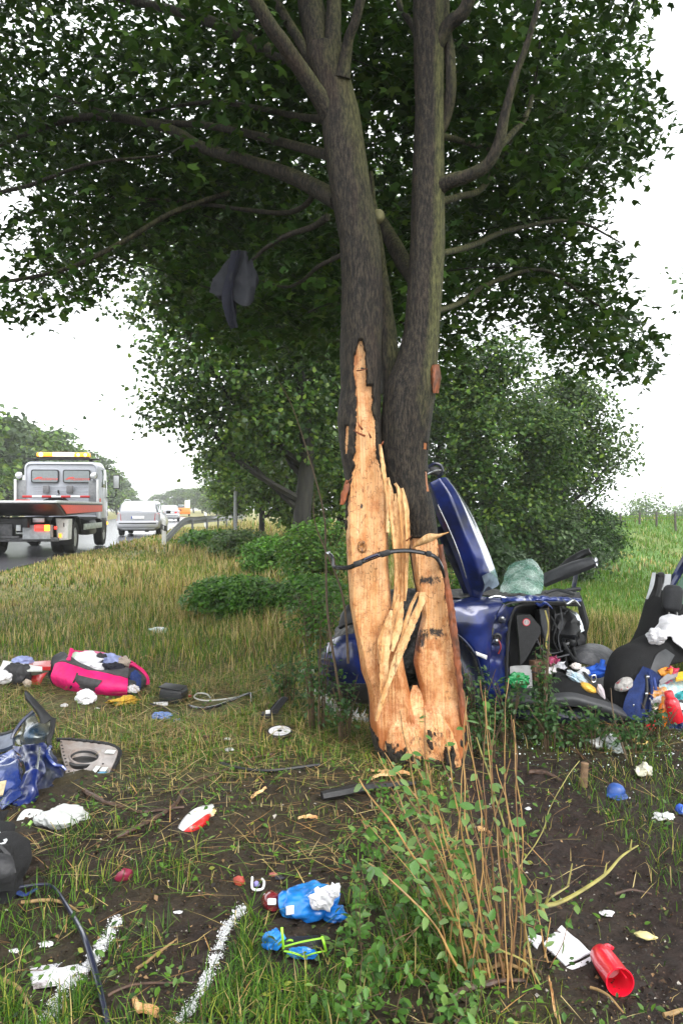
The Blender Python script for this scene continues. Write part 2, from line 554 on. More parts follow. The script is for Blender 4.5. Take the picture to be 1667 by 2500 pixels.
def region_points(y0, y1, dens, mx=0.5):
    wmax = 0.50 * y1 + mx
    n = int(dens * 2 * wmax * (y1 - y0))
    x = RNG.uniform(-wmax, wmax, n); y = RNG.uniform(y0, y1, n)
    k = (np.abs(x) < 0.47 * y + mx) & (x > road_edge(y) + 0.05)
    return x[k], y[k]

parts = []
for (y0, y1, dens, hs, ws) in ((1.8, 3.0, 8000, 0.042, 0.0015), (3.0, 4.5, 7000, 0.045, 0.0019), (4.5, 7.0, 3600, 0.07, 0.0026),
                               (7.0, 12, 1300, 0.12, 0.004), (12, 22, 420, 0.17, 0.008), (22, 46, 90, 0.26, 0.018)):
    x, y = region_points(y0, y1, dens)
    s = soil_mask(x, y)
    clump = 0.5 + 0.5 * np.sin(7 * x + 3 * y) * np.sin(6 * y - 5 * x)
    keep = RNG.random(len(x)) < np.clip((1 - s) ** 1.5 * (0.35 + 0.65 * clump) + 0.045 * clump, 0, 1)
    # keep the ground under the wreck and the trunk clear
    keep &= ~((x > 0.45) & (x < 3.1) & (y > 5.3) & (y < 7.3) & (RNG.random(len(x)) < 0.85))
    keep &= free_of_things(x, y)
    x, y = x[keep], y[keep]; n = len(x)
    right = (x > 0.11 * y + 0.4) & (y > 7)
    P = np.stack([x, y, gz(x, y) - 0.005], 1)
    tall = np.clip(0.5 + 0.5 * np.sin(1.3 * x + 0.9 * y) + 0.4 * np.sin(2.9 * x - 1.7 * y), 0, 1) * sst(6.5, 9.5, y)
    h = hs * RNG.uniform(0.5, 1.7, n) * (1 + 0.9 * tall * (~right))
    h *= np.where(right & (y > 12), 0.6, 1.0) * np.where(right, 1.0, 0.3 + 0.7 * sst(1.0, 4.5, x - road_edge(y)))
    meadowtan = right & (y < 12.5)
    h = np.where(meadowtan, h * 1.6, h)
    lean = np.abs(RNG.normal(0.55, 0.4, n)) * np.where(y < 7, 1.25, 0.8)
    w = ws * RNG.uniform(0.6, 1.5, n)
    c = mixcol(n, [GREEN, DULL, DEEP, YG, TAN], [0.42, 0.22, 0.17, 0.11, 0.08])
    t = RNG.random(n) < np.where(right, np.where(y < 12.5, 0.55, 0.05 + 0.5 * sst(24, 26, y) * (1 - sst(28.5, 31, y)) * (np.sin(x * 1.7 + y) > -.2)), 0.18 + 0.5 * tall + .12 * sst(7, 10, y))
    c[t] = mixcol(int(t.sum()), [TAN, PALE, YG, BROWN], [0.45, 0.2, 0.25, 0.10])
    rg = right & ~t & (y > 11)
    c[rg] = mixcol(int(rg.sum()), [(0.08, 0.19, 0.012), (0.10, 0.21, 0.016), (0.13, 0.18, 0.03)])
    parts.append(blades(P, h, w, lean, c))
# dark green tufts low in the picture
for (x0, x1, y0, y1, n) in ((-0.35, 0.42, 2.15, 2.95, 3600), (-0.7, -0.35, 2.2, 2.5, 800), (-1.3, -0.6, 2.3, 3.6, 1500), (-1.15, -0.75, 2.15, 2.4, 700), (1.25, 2.0, 2.8, 4.6, 1500)):
    x = RNG.uniform(x0, x1, n); y = RNG.uniform(y0, y1, n)
    k = (np.sin(9 * x + 4 * y) + np.sin(11 * y - 6 * x) > -0.5) & free_of_things(x, y)
    x, y = x[k], y[k]; m_ = len(x)
    P = np.stack([x, y, gz(x, y)], 1)
    parts.append(blades(P, RNG.uniform(0.05, 0.16, m_), RNG.uniform(0.0011, 0.0026, m_), np.abs(RNG.normal(0.9, 0.45, m_)), mixcol(m_, [GREEN, DEEP, YG, TAN], [0.5, 0.3, 0.13, 0.07])))
V, Fc, C = join(parts)
tag(big('grass', V, Fc, M_grass, C), 'green and tan grass growing over the verge', 'grass', kind='stuff')
print('grass tris', len(Fc))

# lodged straw
parts = []
for (y0, y1, dens, frac) in ((1.9, 3.2, 260, 0.45), (3.2, 4.6, 520, 0.6), (4.6, 7.2, 1500, 1.0), (7.2, 11, 420, 1.0)):
    x, y = region_points(y0, y1, dens)
    cl = 0.5 + 0.5 * np.sin(2.3 * x + 3.1 * y) * np.sin(3.3 * y - 2.1 * x + 1)
    k = free_of_things(x, y, .8) & (RNG.random(len(x)) < 0.25 + 0.75 * cl) & ((x < 0.55) | (RNG.random(len(x)) < 0.12))
    x, y = x[k], y[k]; n = len(x)
    P = np.stack([x, y, gz(x, y) + RNG.uniform(0.006, 0.035, n)], 1)
    V, Fc, C = blades(P, RNG.uniform(0.10, 0.40, n) * frac, RNG.uniform(0.0008, 0.002, n) * (1 + 0.1 * y), RNG.normal(1.47, 0.09, n), mixcol(n, [(0.36, 0.27, 0.10), (0.44, 0.35, 0.16), BROWN, (0.30, 0.17, 0.06), DULL, GREEN], [0.24, 0.08, 0.16, 0.16, 0.2, 0.16]), curl=0.06, base=1.0)
    parts.append((V, Fc, C))
V, Fc, C = join(parts)
tag(big('straw', V, Fc, M_litter, C), 'flattened dry straw lying over the grass', 'straw', kind='stuff')

# crumbs, dead leaf scraps, pebbles and broken bits on the bare earth
n = 34000
y = 1.95 + (RNG.random(n) ** 1.5) * 3.6; x = RNG.uniform(-0.5, 0.5, n) * (y + 0.5)
s = soil_mask(x, y); k = RNG.random(n) < 0.25 + 0.75 * s
x, y = x[k], y[k]; n = len(x)
P = np.stack([x, y, gz(x, y) + RNG.uniform(0.001, 0.012, n)], 1)
Nn = np.stack([RNG.normal(0, .5, n), RNG.normal(0, .5, n), np.ones(n)], 1)
scr = scatter('soil_crumbs', P, Nn, RNG.gamma(1.6, 0.0036, n) + 0.0025, DIA_V * np.array([1, 1, 2.2]), DIA_F,
              mixcol(n, [(0.012, 0.008, 0.006), (0.03, 0.018, 0.012), (0.075, 0.042, 0.02), (0.20, 0.12, 0.055), (0.06, 0.09, 0.02), (0.35, 0.32, 0.28)], [0.34, 0.25, 0.18, 0.08, 0.12, 0.03]), M_litter)
tag(scr, 'crumbs of earth and dead leaf scraps on the bare soil', 'debris', kind='stuff')

# low broad-leaved weeds creeping over the soil
n = 5200
y = 1.95 + RNG.random(n) ** 1.3 * 4.2; x = RNG.uniform(-0.5, 0.5, n) * (y + 0.4)
cl = np.sin(5 * x + 2.2 * y) * np.sin(4.2 * y - 3 * x + 0.7) + 0.4 * np.sin(13 * x + 9 * y)
k = (cl > 0.05) & ((x < 0.5) | (RNG.random(n) < 0.35))
x, y = x[k], y[k]; n = len(x)
P = np.stack([x, y, gz(x, y) + RNG.uniform(0.008, 0.05, n)], 1)
Nn = np.stack([RNG.normal(0, .45, n), RNG.normal(-.2, .45, n), np.ones(n)], 1)
wd = scatter('ground_weeds', P, Nn, RNG.uniform(0.014, 0.036, n), OVAL_V, OVAL_F, mixcol(n, [GREEN, DEEP, (0.10, 0.19, 0.04), YG], [0.4, 0.3, 0.2, 0.1]), M_leaf)
tag(wd, 'small broad-leaved weeds creeping over the soil', 'weeds', kind='stuff')

# ================================================================== BACKGROUND TREES
def grow(root, H, tr, lobes, nleaf, lsize, pal, wts=None, limbs=7, mleaf=None, tmpl=None, clump=14, cs=0.3, seed=1, trunk_pts=None, barkm=None, sky=None, world0=None):
    """trunk with limbs, and a crown of leaf clumps spread through uneven lobes (local coordinates)"""
    rs = np.random.default_rng(seed)
    mb = MB()
    tp = trunk_pts or [(0, 0, -0.2), (0.03 * H * rs.normal(), 0.02 * H * rs.normal(), H * 0.3), (0.05 * H * rs.normal(), 0.03 * H * rs.normal(), H * 0.62), (0.05 * H * rs.normal(), 0, H * 0.92)]
    mb.add(tube(tp, [tr, tr * 0.78, tr * 0.5, tr * 0.12], 9))
    cen = cr(tp, 30)
    for i in range(limbs):
        l = lobes[i % len(lobes)]
        tgt = Vector((l[0] + rs.normal() * l[3] * 0.3, l[1] + rs.normal() * l[4] * 0.3, l[2] + rs.normal() * l[5] * 0.25))
        st = min(cen, key=lambda p: abs(p.z - max(tgt.z - 0.55 * math.hypot(tgt.x, tgt.y) - 0.1 * H, 0.15 * H)))
        md = st.lerp(tgt, 0.5) + Vector((rs.normal() * 0.03 * H, rs.normal() * 0.03 * H, -0.02 * H))
        mb.add(tube([st, md, tgt], [tr * 0.42, tr * 0.26, tr * 0.07], 6, 9))
    obj('trunk', *mb.out(), barkm or M_bark, root, local=True)
    L = np.array(lobes); w = L[:, 3] * L[:, 4] * L[:, 5]; w = (w ** 0.75); w /= w.sum()
    nc = nleaf // clump
    li = rs.choice(len(L), nc, p=w)
    d = rs.normal(size=(nc, 3)); d /= np.linalg.norm(d, axis=1, keepdims=True)
    rad = rs.random(nc) ** 0.36
    Cc = L[li, :3] + d * rad[:, None] * L[li, 3:6]
    Cc += rs.normal(0, 0.04 * H, Cc.shape) * np.array([1, 1, 0.6])
    tone = np.clip(1 + 0.28 * rs.normal(size=nc), 0.45, 1.7)
    P = np.repeat(Cc, clump, 0) + rs.normal(0, cs, (nc * clump, 3)) * np.array([1, 1, 0.65])
    P[:, 2] = np.maximum(P[:, 2], 0.05)
    Nn = np.repeat(d, clump, 0) * 0.5 + np.array([0, 0, 0.7]) + rs.normal(0, 0.55, P.shape)
    c = mixcol(len(P), pal, wts) * np.repeat(tone, clump)[:, None]
    if sky is not None:
        q = sky(P + np.array(world0)); P, Nn, c = P[q], Nn[q], c[q]
    tv, tf = tmpl or (DIA_V, DIA_F)
    scatter('crown', P, Nn, lsize * rs.uniform(0.7, 1.35, len(P)), tv, tf, c, mleaf or M_leafd, root)

def gl(px, py, Y):
    p = at(px, py, Y); return p.x, p.y, float(gz(p.x, p.y))

DARKP = [(0.022, 0.062, 0.010), (0.035, 0.085, 0.014), (0.05, 0.105, 0.018)]
MIDP = [(0.055, 0.12, 0.014), (0.08, 0.15, 0.018), (0.12, 0.185, 0.022)]
HAZYP = [(0.075, 0.125, 0.05), (0.105, 0.155, 0.065), (0.065, 0.105, 0.045)]  # grey-green leaf tones, lightened to put haze into the colour

def lobe_set(rs, H, rw, base, n, top=1.0):
    out = []
    for i in range(n):
        a = rs.uniform(0, 2 * PI); t = (i + 0.5) / n
        zz = H * (base + (top - base) * (0.12 + 0.76 * t))
        sp = rw * 0.62 * math.sin(PI * (0.18 + 0.72 * t)) ** 0.7
        r = rw * rs.uniform(0.34, 0.52)
        out.append((sp * math.cos(a), sp * math.sin(a), zz, r, r, r * rs.uniform(0.6, 0.85)))
    return out

# tree behind the maple, left: dark slender trunk among bushes
x, y, z = gl(737, 1300, 18.0)
t = T('tree', 'dark slender roadside tree standing behind the bushes left of the stripped trunk', 'tree', (x, y, z))
lob = [(-2.5, 0, 6.8, 1.5, 1.6, 1.3), (-2.0, -.6, 4.9, 1.35, 1.4, 1.1), (-2.55, .3, 3.85, 1.0, 1.2, .75), (-1.0, .2, 6.2, 1.6, 1.6, 1.5), (0.3, .5, 6.6, 1.7, 1.6, 1.6), (-0.9, -.3, 3.6, 1.3, 1.2, .8),
       (0.6, .4, 4.6, 1.3, 1.4, 1.1), (-1.2, .4, 8.3, 2.2, 2.0, 1.3), (1.6, .6, 8.2, 2.3, 2.0, 1.5), (-0.2, 1.2, 4.9, 1.8, 1.0, 1.4), (-1.6, .6, 2.9, .7, .8, .5), (0.5, .8, 2.9, .8, .8, .6)]
grow(t, 9, 0.24, lob, 54000, 0.09, MIDP + DARKP, None, 11, M_leaf, (MAPLE_V[[1, 2, 4, 6, 8, 10]] * 1.1, np.array([(0, 1, 2), (0, 2, 3), (0, 3, 4), (0, 4, 5)])), 12, 0.2, 3,
     trunk_pts=[(0.05, 0, -.2), (0.0, 0, 1.2), (0.12, .1, 2.6), (0.0, 0.1, 4.4), (-.2, 0, 7.5)])

# smaller trees further along the verge
for px, Y, H, rw, lab, sd in ((640, 30, 6.2, 2.3, 'mid green tree with low crown behind the bushes left of the stripped trunk', 11),
                              (575, 37, 5.6, 2.0, 'small light green tree beside the grey lamp post', 12),
                              (700, 26, 5.4, 1.9, 'low dark tree right behind the dark slender trunk', 13),
                              (820, 24, 6.5, 2.4, 'leafy tree hidden right behind the stripped maple trunk', 14)):
    x, y, z = gl(px, 1300, Y); rs = np.random.default_rng(sd)
    t = T('tree', lab, 'tree', (x, y, z))
    grow(t, H, 0.13, lobe_set(rs, H, rw, 0.12, 9), 10000, 0.155, MIDP, None, 7, M_leafd, None, 12, 0.22, sd)

# right of the maple: a group of grey-green trees at the meadow's edge
SP = [(1452, 880), (1480, 900), (1540, 880), (1700, 880), (1700, 1400), (1530, 1330), (1500, 1240), (1450, 1235), (1440, 1190), (1490, 1150), (1470, 1110), (1440, 1060), (1500, 1040), (1450, 985)]
for px, Y, H, rw, lab, sd, pal, nl, lobes in (
    (1190, 23, 7.2, 2.6, 'dense dark green tree at the meadow edge right of the stripped maple', 21, DARKP + MIDP, 15000, None),
    (1100, 27, 6.6, 2.3, 'greyish tree close behind the right stem of the maple', 22, HAZYP, 8000, None),
    (1365, 25, 6.8, 2.0, 'wispy grey-green tree with drooping branches towards the bank', 23, HAZYP + MIDP, 9500,
     [(-.7, 0, 5.0, 1.0, 1.0, 1.1), (.5, 0, 5.2, .85, .9, .65), (1.45, 0, 4.5, .75, .7, .32), (1.7, .2, 3.6, .6, .7, .3), (.9, 0, 3.9, .7, .9, .6), (.2, .3, 3.2, .8, .9, .8), (-.6, 0, 3.0, .9, .9, 1.0), (1.35, .1, 2.7, .45, .5, .3),
      (-.1, 0, 1.8, .9, .8, .7), (.3, .2, 6.0, .8, .8, .4), (1.0, 0, 5.6, .6, .6, .35)])):
    x, y, z = gl(px, 1300, Y); rs = np.random.default_rng(sd)
    t = T('tree', lab, 'tree', (x, y, z))
    grow(t, H, 0.16, lobes or lobe_set(rs, H, rw, 0.1, 11), int(nl * 1.9), 0.12, pal, None, 12, M_leafd, None, 12, 0.2, sd)
x, y, z = gl(1440, 1360, 25.5)
t = T('bush', 'round dense dark bush at the foot of the green bank', 'bush', (x, y, z))
grow(t, 2.4, 0.06, [(-.3, 0, 1.0, 1.0, .9, .85), (.4, 0, .9, .75, .8, .75), (0, .2, 1.6, .8, .8, .6), (-.9, 0, .7, .7, .7, .6)], 11000, 0.095, DARKP, None, 5, M_leafd, None, 12, 0.14, 31)
x, y, z = gl(1290, 1370, 22)
t = T('bush', 'spreading dark undergrowth bush below the grey-green trees', 'bush', (x, y, z))
grow(t, 2.4, 0.05, [(-1.6, 0, 1.0, 1.0, .8, .9), (-.4, 0, 1.2, 1.0, .8, 1.0), (.6, 0, 1.1, 1.0, .8, .9), (1.5, .3, .8, .8, .8, .8), (-2.6, .3, 1.3, 1.0, .8, 1.2)], 15000, 0.105, DARKP + HAZYP, None, 6, M_leafd, None, 12, 0.16, 32)

# a tree that leans in from the right, only its twigs in the picture
t = T('tree', 'hazy tree whose twigs reach in at the right edge', 'tree', (9.3, 17.0, float(gz(9.3, 17.0))))
grow(t, 9, 0.2, [(-.6, 0, 7.0, 1.0, 1.0, .8), (-.5, 0, 5.6, .9, .9, .6), (.8, 0, 6.4, 1.4, 1.4, 1.5), (0.8, 0, 8.3, 1.6, 1.6, 1.0)], 5000, 0.13, HAZYP, None, 7, M_leafd, None, 10, 0.18, 41)

# round far trees beyond the bank
for px, Y, H, rw, lab, sd in ((1578, 105, 10.2, 4.0, 'round pale tree far beyond the fenced bank', 51), (1672, 150, 9.3, 3.6, 'low hazy tree at the right edge beyond the bank', 52)):
    x, y, z = gl(px, 1270, Y); rs = np.random.default_rng(sd)
    t = T('tree', lab, 'tree', (x, y, z))
    grow(t, H, 0.25, [(0, 0, H * .55, rw * .9, rw * .9, H * .42), (-rw * .5, 0, H * .4, rw * .5, rw * .5, H * .35), (rw * .5, 0, H * .38, rw * .55, rw * .5, H * .33)], 8000, 0.30, MIDP, None, 5, M_leafd, None, 10, 0.4, sd)

# the wood across the road and the far wood at the bend
protos = []
for i in range(4):
    rs = np.random.default_rng(60 + i); H = 9
    t = T('forest_tree', '', 'tree', (0, 0, 0))
    grow(t, H, 0.2, lobe_set(rs, H, 2.6, 0.08, 10), 3400, 0.42, HAZYP if i % 2 else MIDP, None, 6, M_leafd, None, 10, 0.42, 60 + i)
    protos.append(t)
used = [False] * 4
def plant(px, py, Y, topy, i, lab, grp, wide=1.0):
    x, y, z = gl(px, py, Y)
    o = protos[i % 4]
    if used[i % 4]: o = copy_tree(o)
    else: used[i % 4] = True
    Hs = (H0 + (HY - topy) / F * Y - z) / 9.0
    o.location = (x, y, z); o.scale = (Hs * wide, Hs * wide, Hs); o.rotation_euler = (0, 0, RNG.uniform(0, 6))
    o['label'] = lab; o['group'] = grp
    return o
ORD = 'first second third fourth fifth sixth seventh eighth ninth tenth eleventh twelfth thirteenth fourteenth fifteenth sixteenth'.split()
lw = [(-60, 52, 985), (18, 60, 992), (75, 66, 1030), (118, 72, 1042), (160, 80, 1068), (40, 74, 1010), (200, 90, 1092), (236, 102, 1112), (262, 118, 1138), (286, 135, 1158), (305, 155, 1176), (140, 88, 1070), (-30, 70, 1000), (322, 180, 1192), (90, 86, 1045), (185, 105, 1090)]
for i, (px, Y, ty) in enumerate(lw):
    plant(px, 1260, Y, ty, i, 'hazy tree, %s from the left in the wood across the road' % ORD[sorted(q[0] for q in lw).index(px)], 'trees of the wood across the road', 1.15)
fw = [(372, 260, 1212), (392, 240, 1203), (412, 225, 1196), (434, 210, 1190), (452, 200, 1188), (474, 185, 1186), (496, 170, 1190), (512, 150, 1184), (530, 120, 1180), (548, 100, 1172), (562, 80, 1165)]
for i, (px, Y, ty) in enumerate(fw):
    plant(px, 1250, Y, ty, i + 1, 'faint tree, %s from the left in the misty wood at the bend' % ORD[i], 'trees of the misty wood at the bend', 1.5)
plant(400, 1248, 130, 1236, 2, 'low roadside bush in the mist beyond the second silver car', None, 3.0)
# ================================================================== THE STRIPPED MAPLE
TY = 4.70
def bark_material():
    m = bpy.data.materials.new('ridged_bark'); m.use_nodes = True
    t = m.node_tree; N = t.nodes; L = t.links; b = N['Principled BSDF']
    tc = N.new('ShaderNodeTexCoord')
    def noise_(sc, det, st, rough=0.6):
        mp = N.new('ShaderNodeMapping'); mp.inputs['Scale'].default_value = st; L.new(tc.outputs['Object'], mp.inputs['Vector'])
        n = N.new('ShaderNodeTexNoise'); n.inputs['Scale'].default_value = sc; n.inputs['Detail'].default_value = det; n.inputs['Roughness'].default_value = rough
        L.new(mp.outputs[0], n.inputs['Vector']); return n
    def rng(src, a, b_, c=0.0, d=1.0):
        r = N.new('ShaderNodeMapRange'); r.inputs['From Min'].default_value = a; r.inputs['From Max'].default_value = b_
        r.inputs['To Min'].default_value = c; r.inputs['To Max'].default_value = d; L.new(src, r.inputs['Value']); return r.outputs[0]
    def mix(f, a, c):
        x = N.new('ShaderNodeMix'); x.data_type = 'RGBA'
        L.new(f, x.inputs['Factor'])
        if isinstance(a, tuple): x.inputs['A'].default_value = (*a, 1)
        else: L.new(a, x.inputs['A'])
        if isinstance(c, tuple): x.inputs['B'].default_value = (*c, 1)
        else: L.new(c, x.inputs['B'])
        return x.outputs['Result']
    rid = noise_(75, 8, (1, 1, 0.24), 0.72)
    col = mix(rng(rid.outputs['Fac'], 0.45, 0.60), (0.005, 0.0038, 0.0026), (0.062, 0.047, 0.032))
    # algae and lichen: on the weather side (attribute) and in patches
    a = N.new('ShaderNodeAttribute'); a.attribute_name = 'col'
    sep = N.new('ShaderNodeSeparateColor'); L.new(a.outputs['Color'], sep.inputs[0])
    pn = noise_(5.0, 6, (1, 1, 0.6), 0.7)
    ad = N.new('ShaderNodeMath'); ad.operation = 'ADD'; L.new(sep.outputs[0], ad.inputs[0]); L.new(pn.outputs['Fac'], ad.inputs[1])
    col = mix(rng(ad.outputs[0], 0.62, 1.15, 0, 0.9), col, mix(rng(rid.outputs['Fac'], 0.40, 0.60), (0.035, 0.038, 0.013), (0.16, 0.16, 0.058)))
    rp = noise_(2.4, 4, (1, 1, 0.35))
    col = mix(rng(rp.outputs['Fac'], 0.58, 0.72, 0, 0.4), col, (0.07, 0.035, 0.024))
    L.new(col, b.inputs['Base Color'])
    b.inputs['Roughness'].default_value = 0.62
    b.inputs['Specular IOR Level'].default_value = 0.4
    bp = N.new('ShaderNodeBump'); bp.inputs['Strength'].default_value = 1.0; bp.inputs['Distance'].default_value = 0.02
    L.new(rid.outputs['Fac'], bp.inputs['Height']); L.new(bp.outputs[0], b.inputs['Normal'])
    return m

def wood_material(name, light, dark, stain, speck=True):
    m = bpy.data.materials.new(name); m.use_nodes = True
    t = m.node_tree; N = t.nodes; L = t.links; b = N['Principled BSDF']
    tc = N.new('ShaderNodeTexCoord')
    def noise_(sc, det, st, rough=0.6):
        mp = N.new('ShaderNodeMapping'); mp.inputs['Scale'].default_value = st; L.new(tc.outputs['Object'], mp.inputs['Vector'])
        n = N.new('ShaderNodeTexNoise'); n.inputs['Scale'].default_value = sc; n.inputs['Detail'].default_value = det; n.inputs['Roughness'].default_value = rough
        L.new(mp.outputs[0], n.inputs['Vector']); return n
    def rng(src, a, b_, c=0.0, d=1.0):
        r = N.new('ShaderNodeMapRange'); r.inputs['From Min'].default_value = a; r.inputs['From Max'].default_value = b_
        r.inputs['To Min'].default_value = c; r.inputs['To Max'].default_value = d; L.new(src, r.inputs['Value']); return r.outputs[0]
    def mix(f, a, c):
        x = N.new('ShaderNodeMix'); x.data_type = 'RGBA'; L.new(f, x.inputs['Factor'])
        for s, v in (('A', a), ('B', c)):
            if isinstance(v, tuple): x.inputs[s].default_value = (*v, 1)
            else: L.new(v, x.inputs[s])
        return x.outputs['Result']
    fib = noise_(30, 6, (1, 1, 0.07), 0.65)
    pat = noise_(11, 10, (1, 1, 0.75), 0.8)
    col = mix(rng(fib.outputs['Fac'], 0.38, 0.62), light, dark)
    col = mix(rng(pat.outputs['Fac'], 0.47, 0.62, 0, 0.9), col, stain)
    fine = noise_(55, 5, (1, 1, 0.8), 0.7)
    col = mix(rng(fine.outputs['Fac'], 0.58, 0.70, 0, 0.75), col, (0.24, 0.085, 0.025))
    def cracks(sc, st, w):
        c_ = noise_(sc, 3, st, 0.5)
        m1 = N.new('ShaderNodeMath'); m1.operation = 'SUBTRACT'; m1.inputs[1].default_value = .5; L.new(c_.outputs['Fac'], m1.inputs[0])
        m2 = N.new('ShaderNodeMath'); m2.operation = 'ABSOLUTE'; L.new(m1.outputs[0], m2.inputs[0])
        return rng(m2.outputs[0], 0.0, w, 1.0, 0.0)
    msk = noise_(4, 3, (1, 1, .6))
    def gated(cr_, lo, hi, k_):
        g_ = N.new('ShaderNodeMath'); g_.operation = 'MULTIPLY'; L.new(cr_, g_.inputs[0]); L.new(rng(msk.outputs['Fac'], lo, hi, 0, k_), g_.inputs[1]); return g_.outputs[0]
    ck1 = cracks(13, (1, 1, .11) if not speck else (1, 1, .5), 0.012)
    col = mix(gated(ck1, .44, .56, .9), col, (0.16, 0.055, 0.018))
    ck2 = cracks(26, (1, 1, .09) if not speck else (.5, 1, 1.4), 0.014)
    col = mix(gated(ck2, .56, .44, .8), col, (0.24, 0.085, 0.03))
    a = N.new('ShaderNodeAttribute'); a.attribute_name = 'col'
    sep = N.new('ShaderNodeSeparateColor'); L.new(a.outputs['Color'], sep.inputs[0])
    if speck:
        sp = noise_(30, 7, (1, 1, 0.8), 0.78)
        ad = N.new('ShaderNodeMath'); ad.operation = 'ADD'; L.new(sep.outputs[0], ad.inputs[0]); L.new(sp.outputs['Fac'], ad.inputs[1])
        col = mix(rng(ad.outputs[0], 0.665, 0.76), col, (0.035, 0.025, 0.02))
        ad2 = N.new('ShaderNodeMath'); ad2.operation = 'ADD'; L.new(sep.outputs[1], ad2.inputs[0]); L.new(pat.outputs['Fac'], ad2.inputs[1])
        col = mix(rng(ad2.outputs[0], 0.62, 0.95, 0, 0.9), col, (0.33, 0.10, 0.025))
    L.new(col, b.inputs['Base Color'])
    b.inputs['Roughness'].default_value = 0.45
    b.inputs['Specular IOR Level'].default_value = 0.4
    bp = N.new('ShaderNodeBump'); bp.inputs['Strength'].default_value = 0.7; bp.inputs['Distance'].default_value = 0.008
    mx = N.new('ShaderNodeMath'); mx.operation = 'MULTIPLY_ADD'; mx.inputs[1].default_value = 0.6
    L.new(fine.outputs['Fac'], mx.inputs[0]); L.new(fib.outputs['Fac'], mx.inputs[2])
    L.new(mx.outputs[0], bp.inputs['Height']); L.new(bp.outputs[0], b.inputs['Normal'])
    return m

M_tbark = bark_material()
M_wood = wood_material('bare_wood', (0.76, 0.45, 0.225), (0.68, 0.34, 0.13), (0.50, 0.19, 0.055))
M_split = wood_material('split_wood', (0.84, 0.58, 0.30), (0.66, 0.36, 0.14), (0.45, 0.20, 0.07), False)
M_inner = PM('red_inner_bark', (0.30, 0.085, 0.03), rough=0.6, var=0.4, scale=14, bump=0.6, bscale=50, c2=(0.10, 0.04, 0.02), stretch=(1, 1, 0.3))

maple = T('maple_tree', 'two-stemmed maple with its bark stripped off to orange bare wood', 'tree', (at(1020, 1850, TY).x, TY, 0.0))

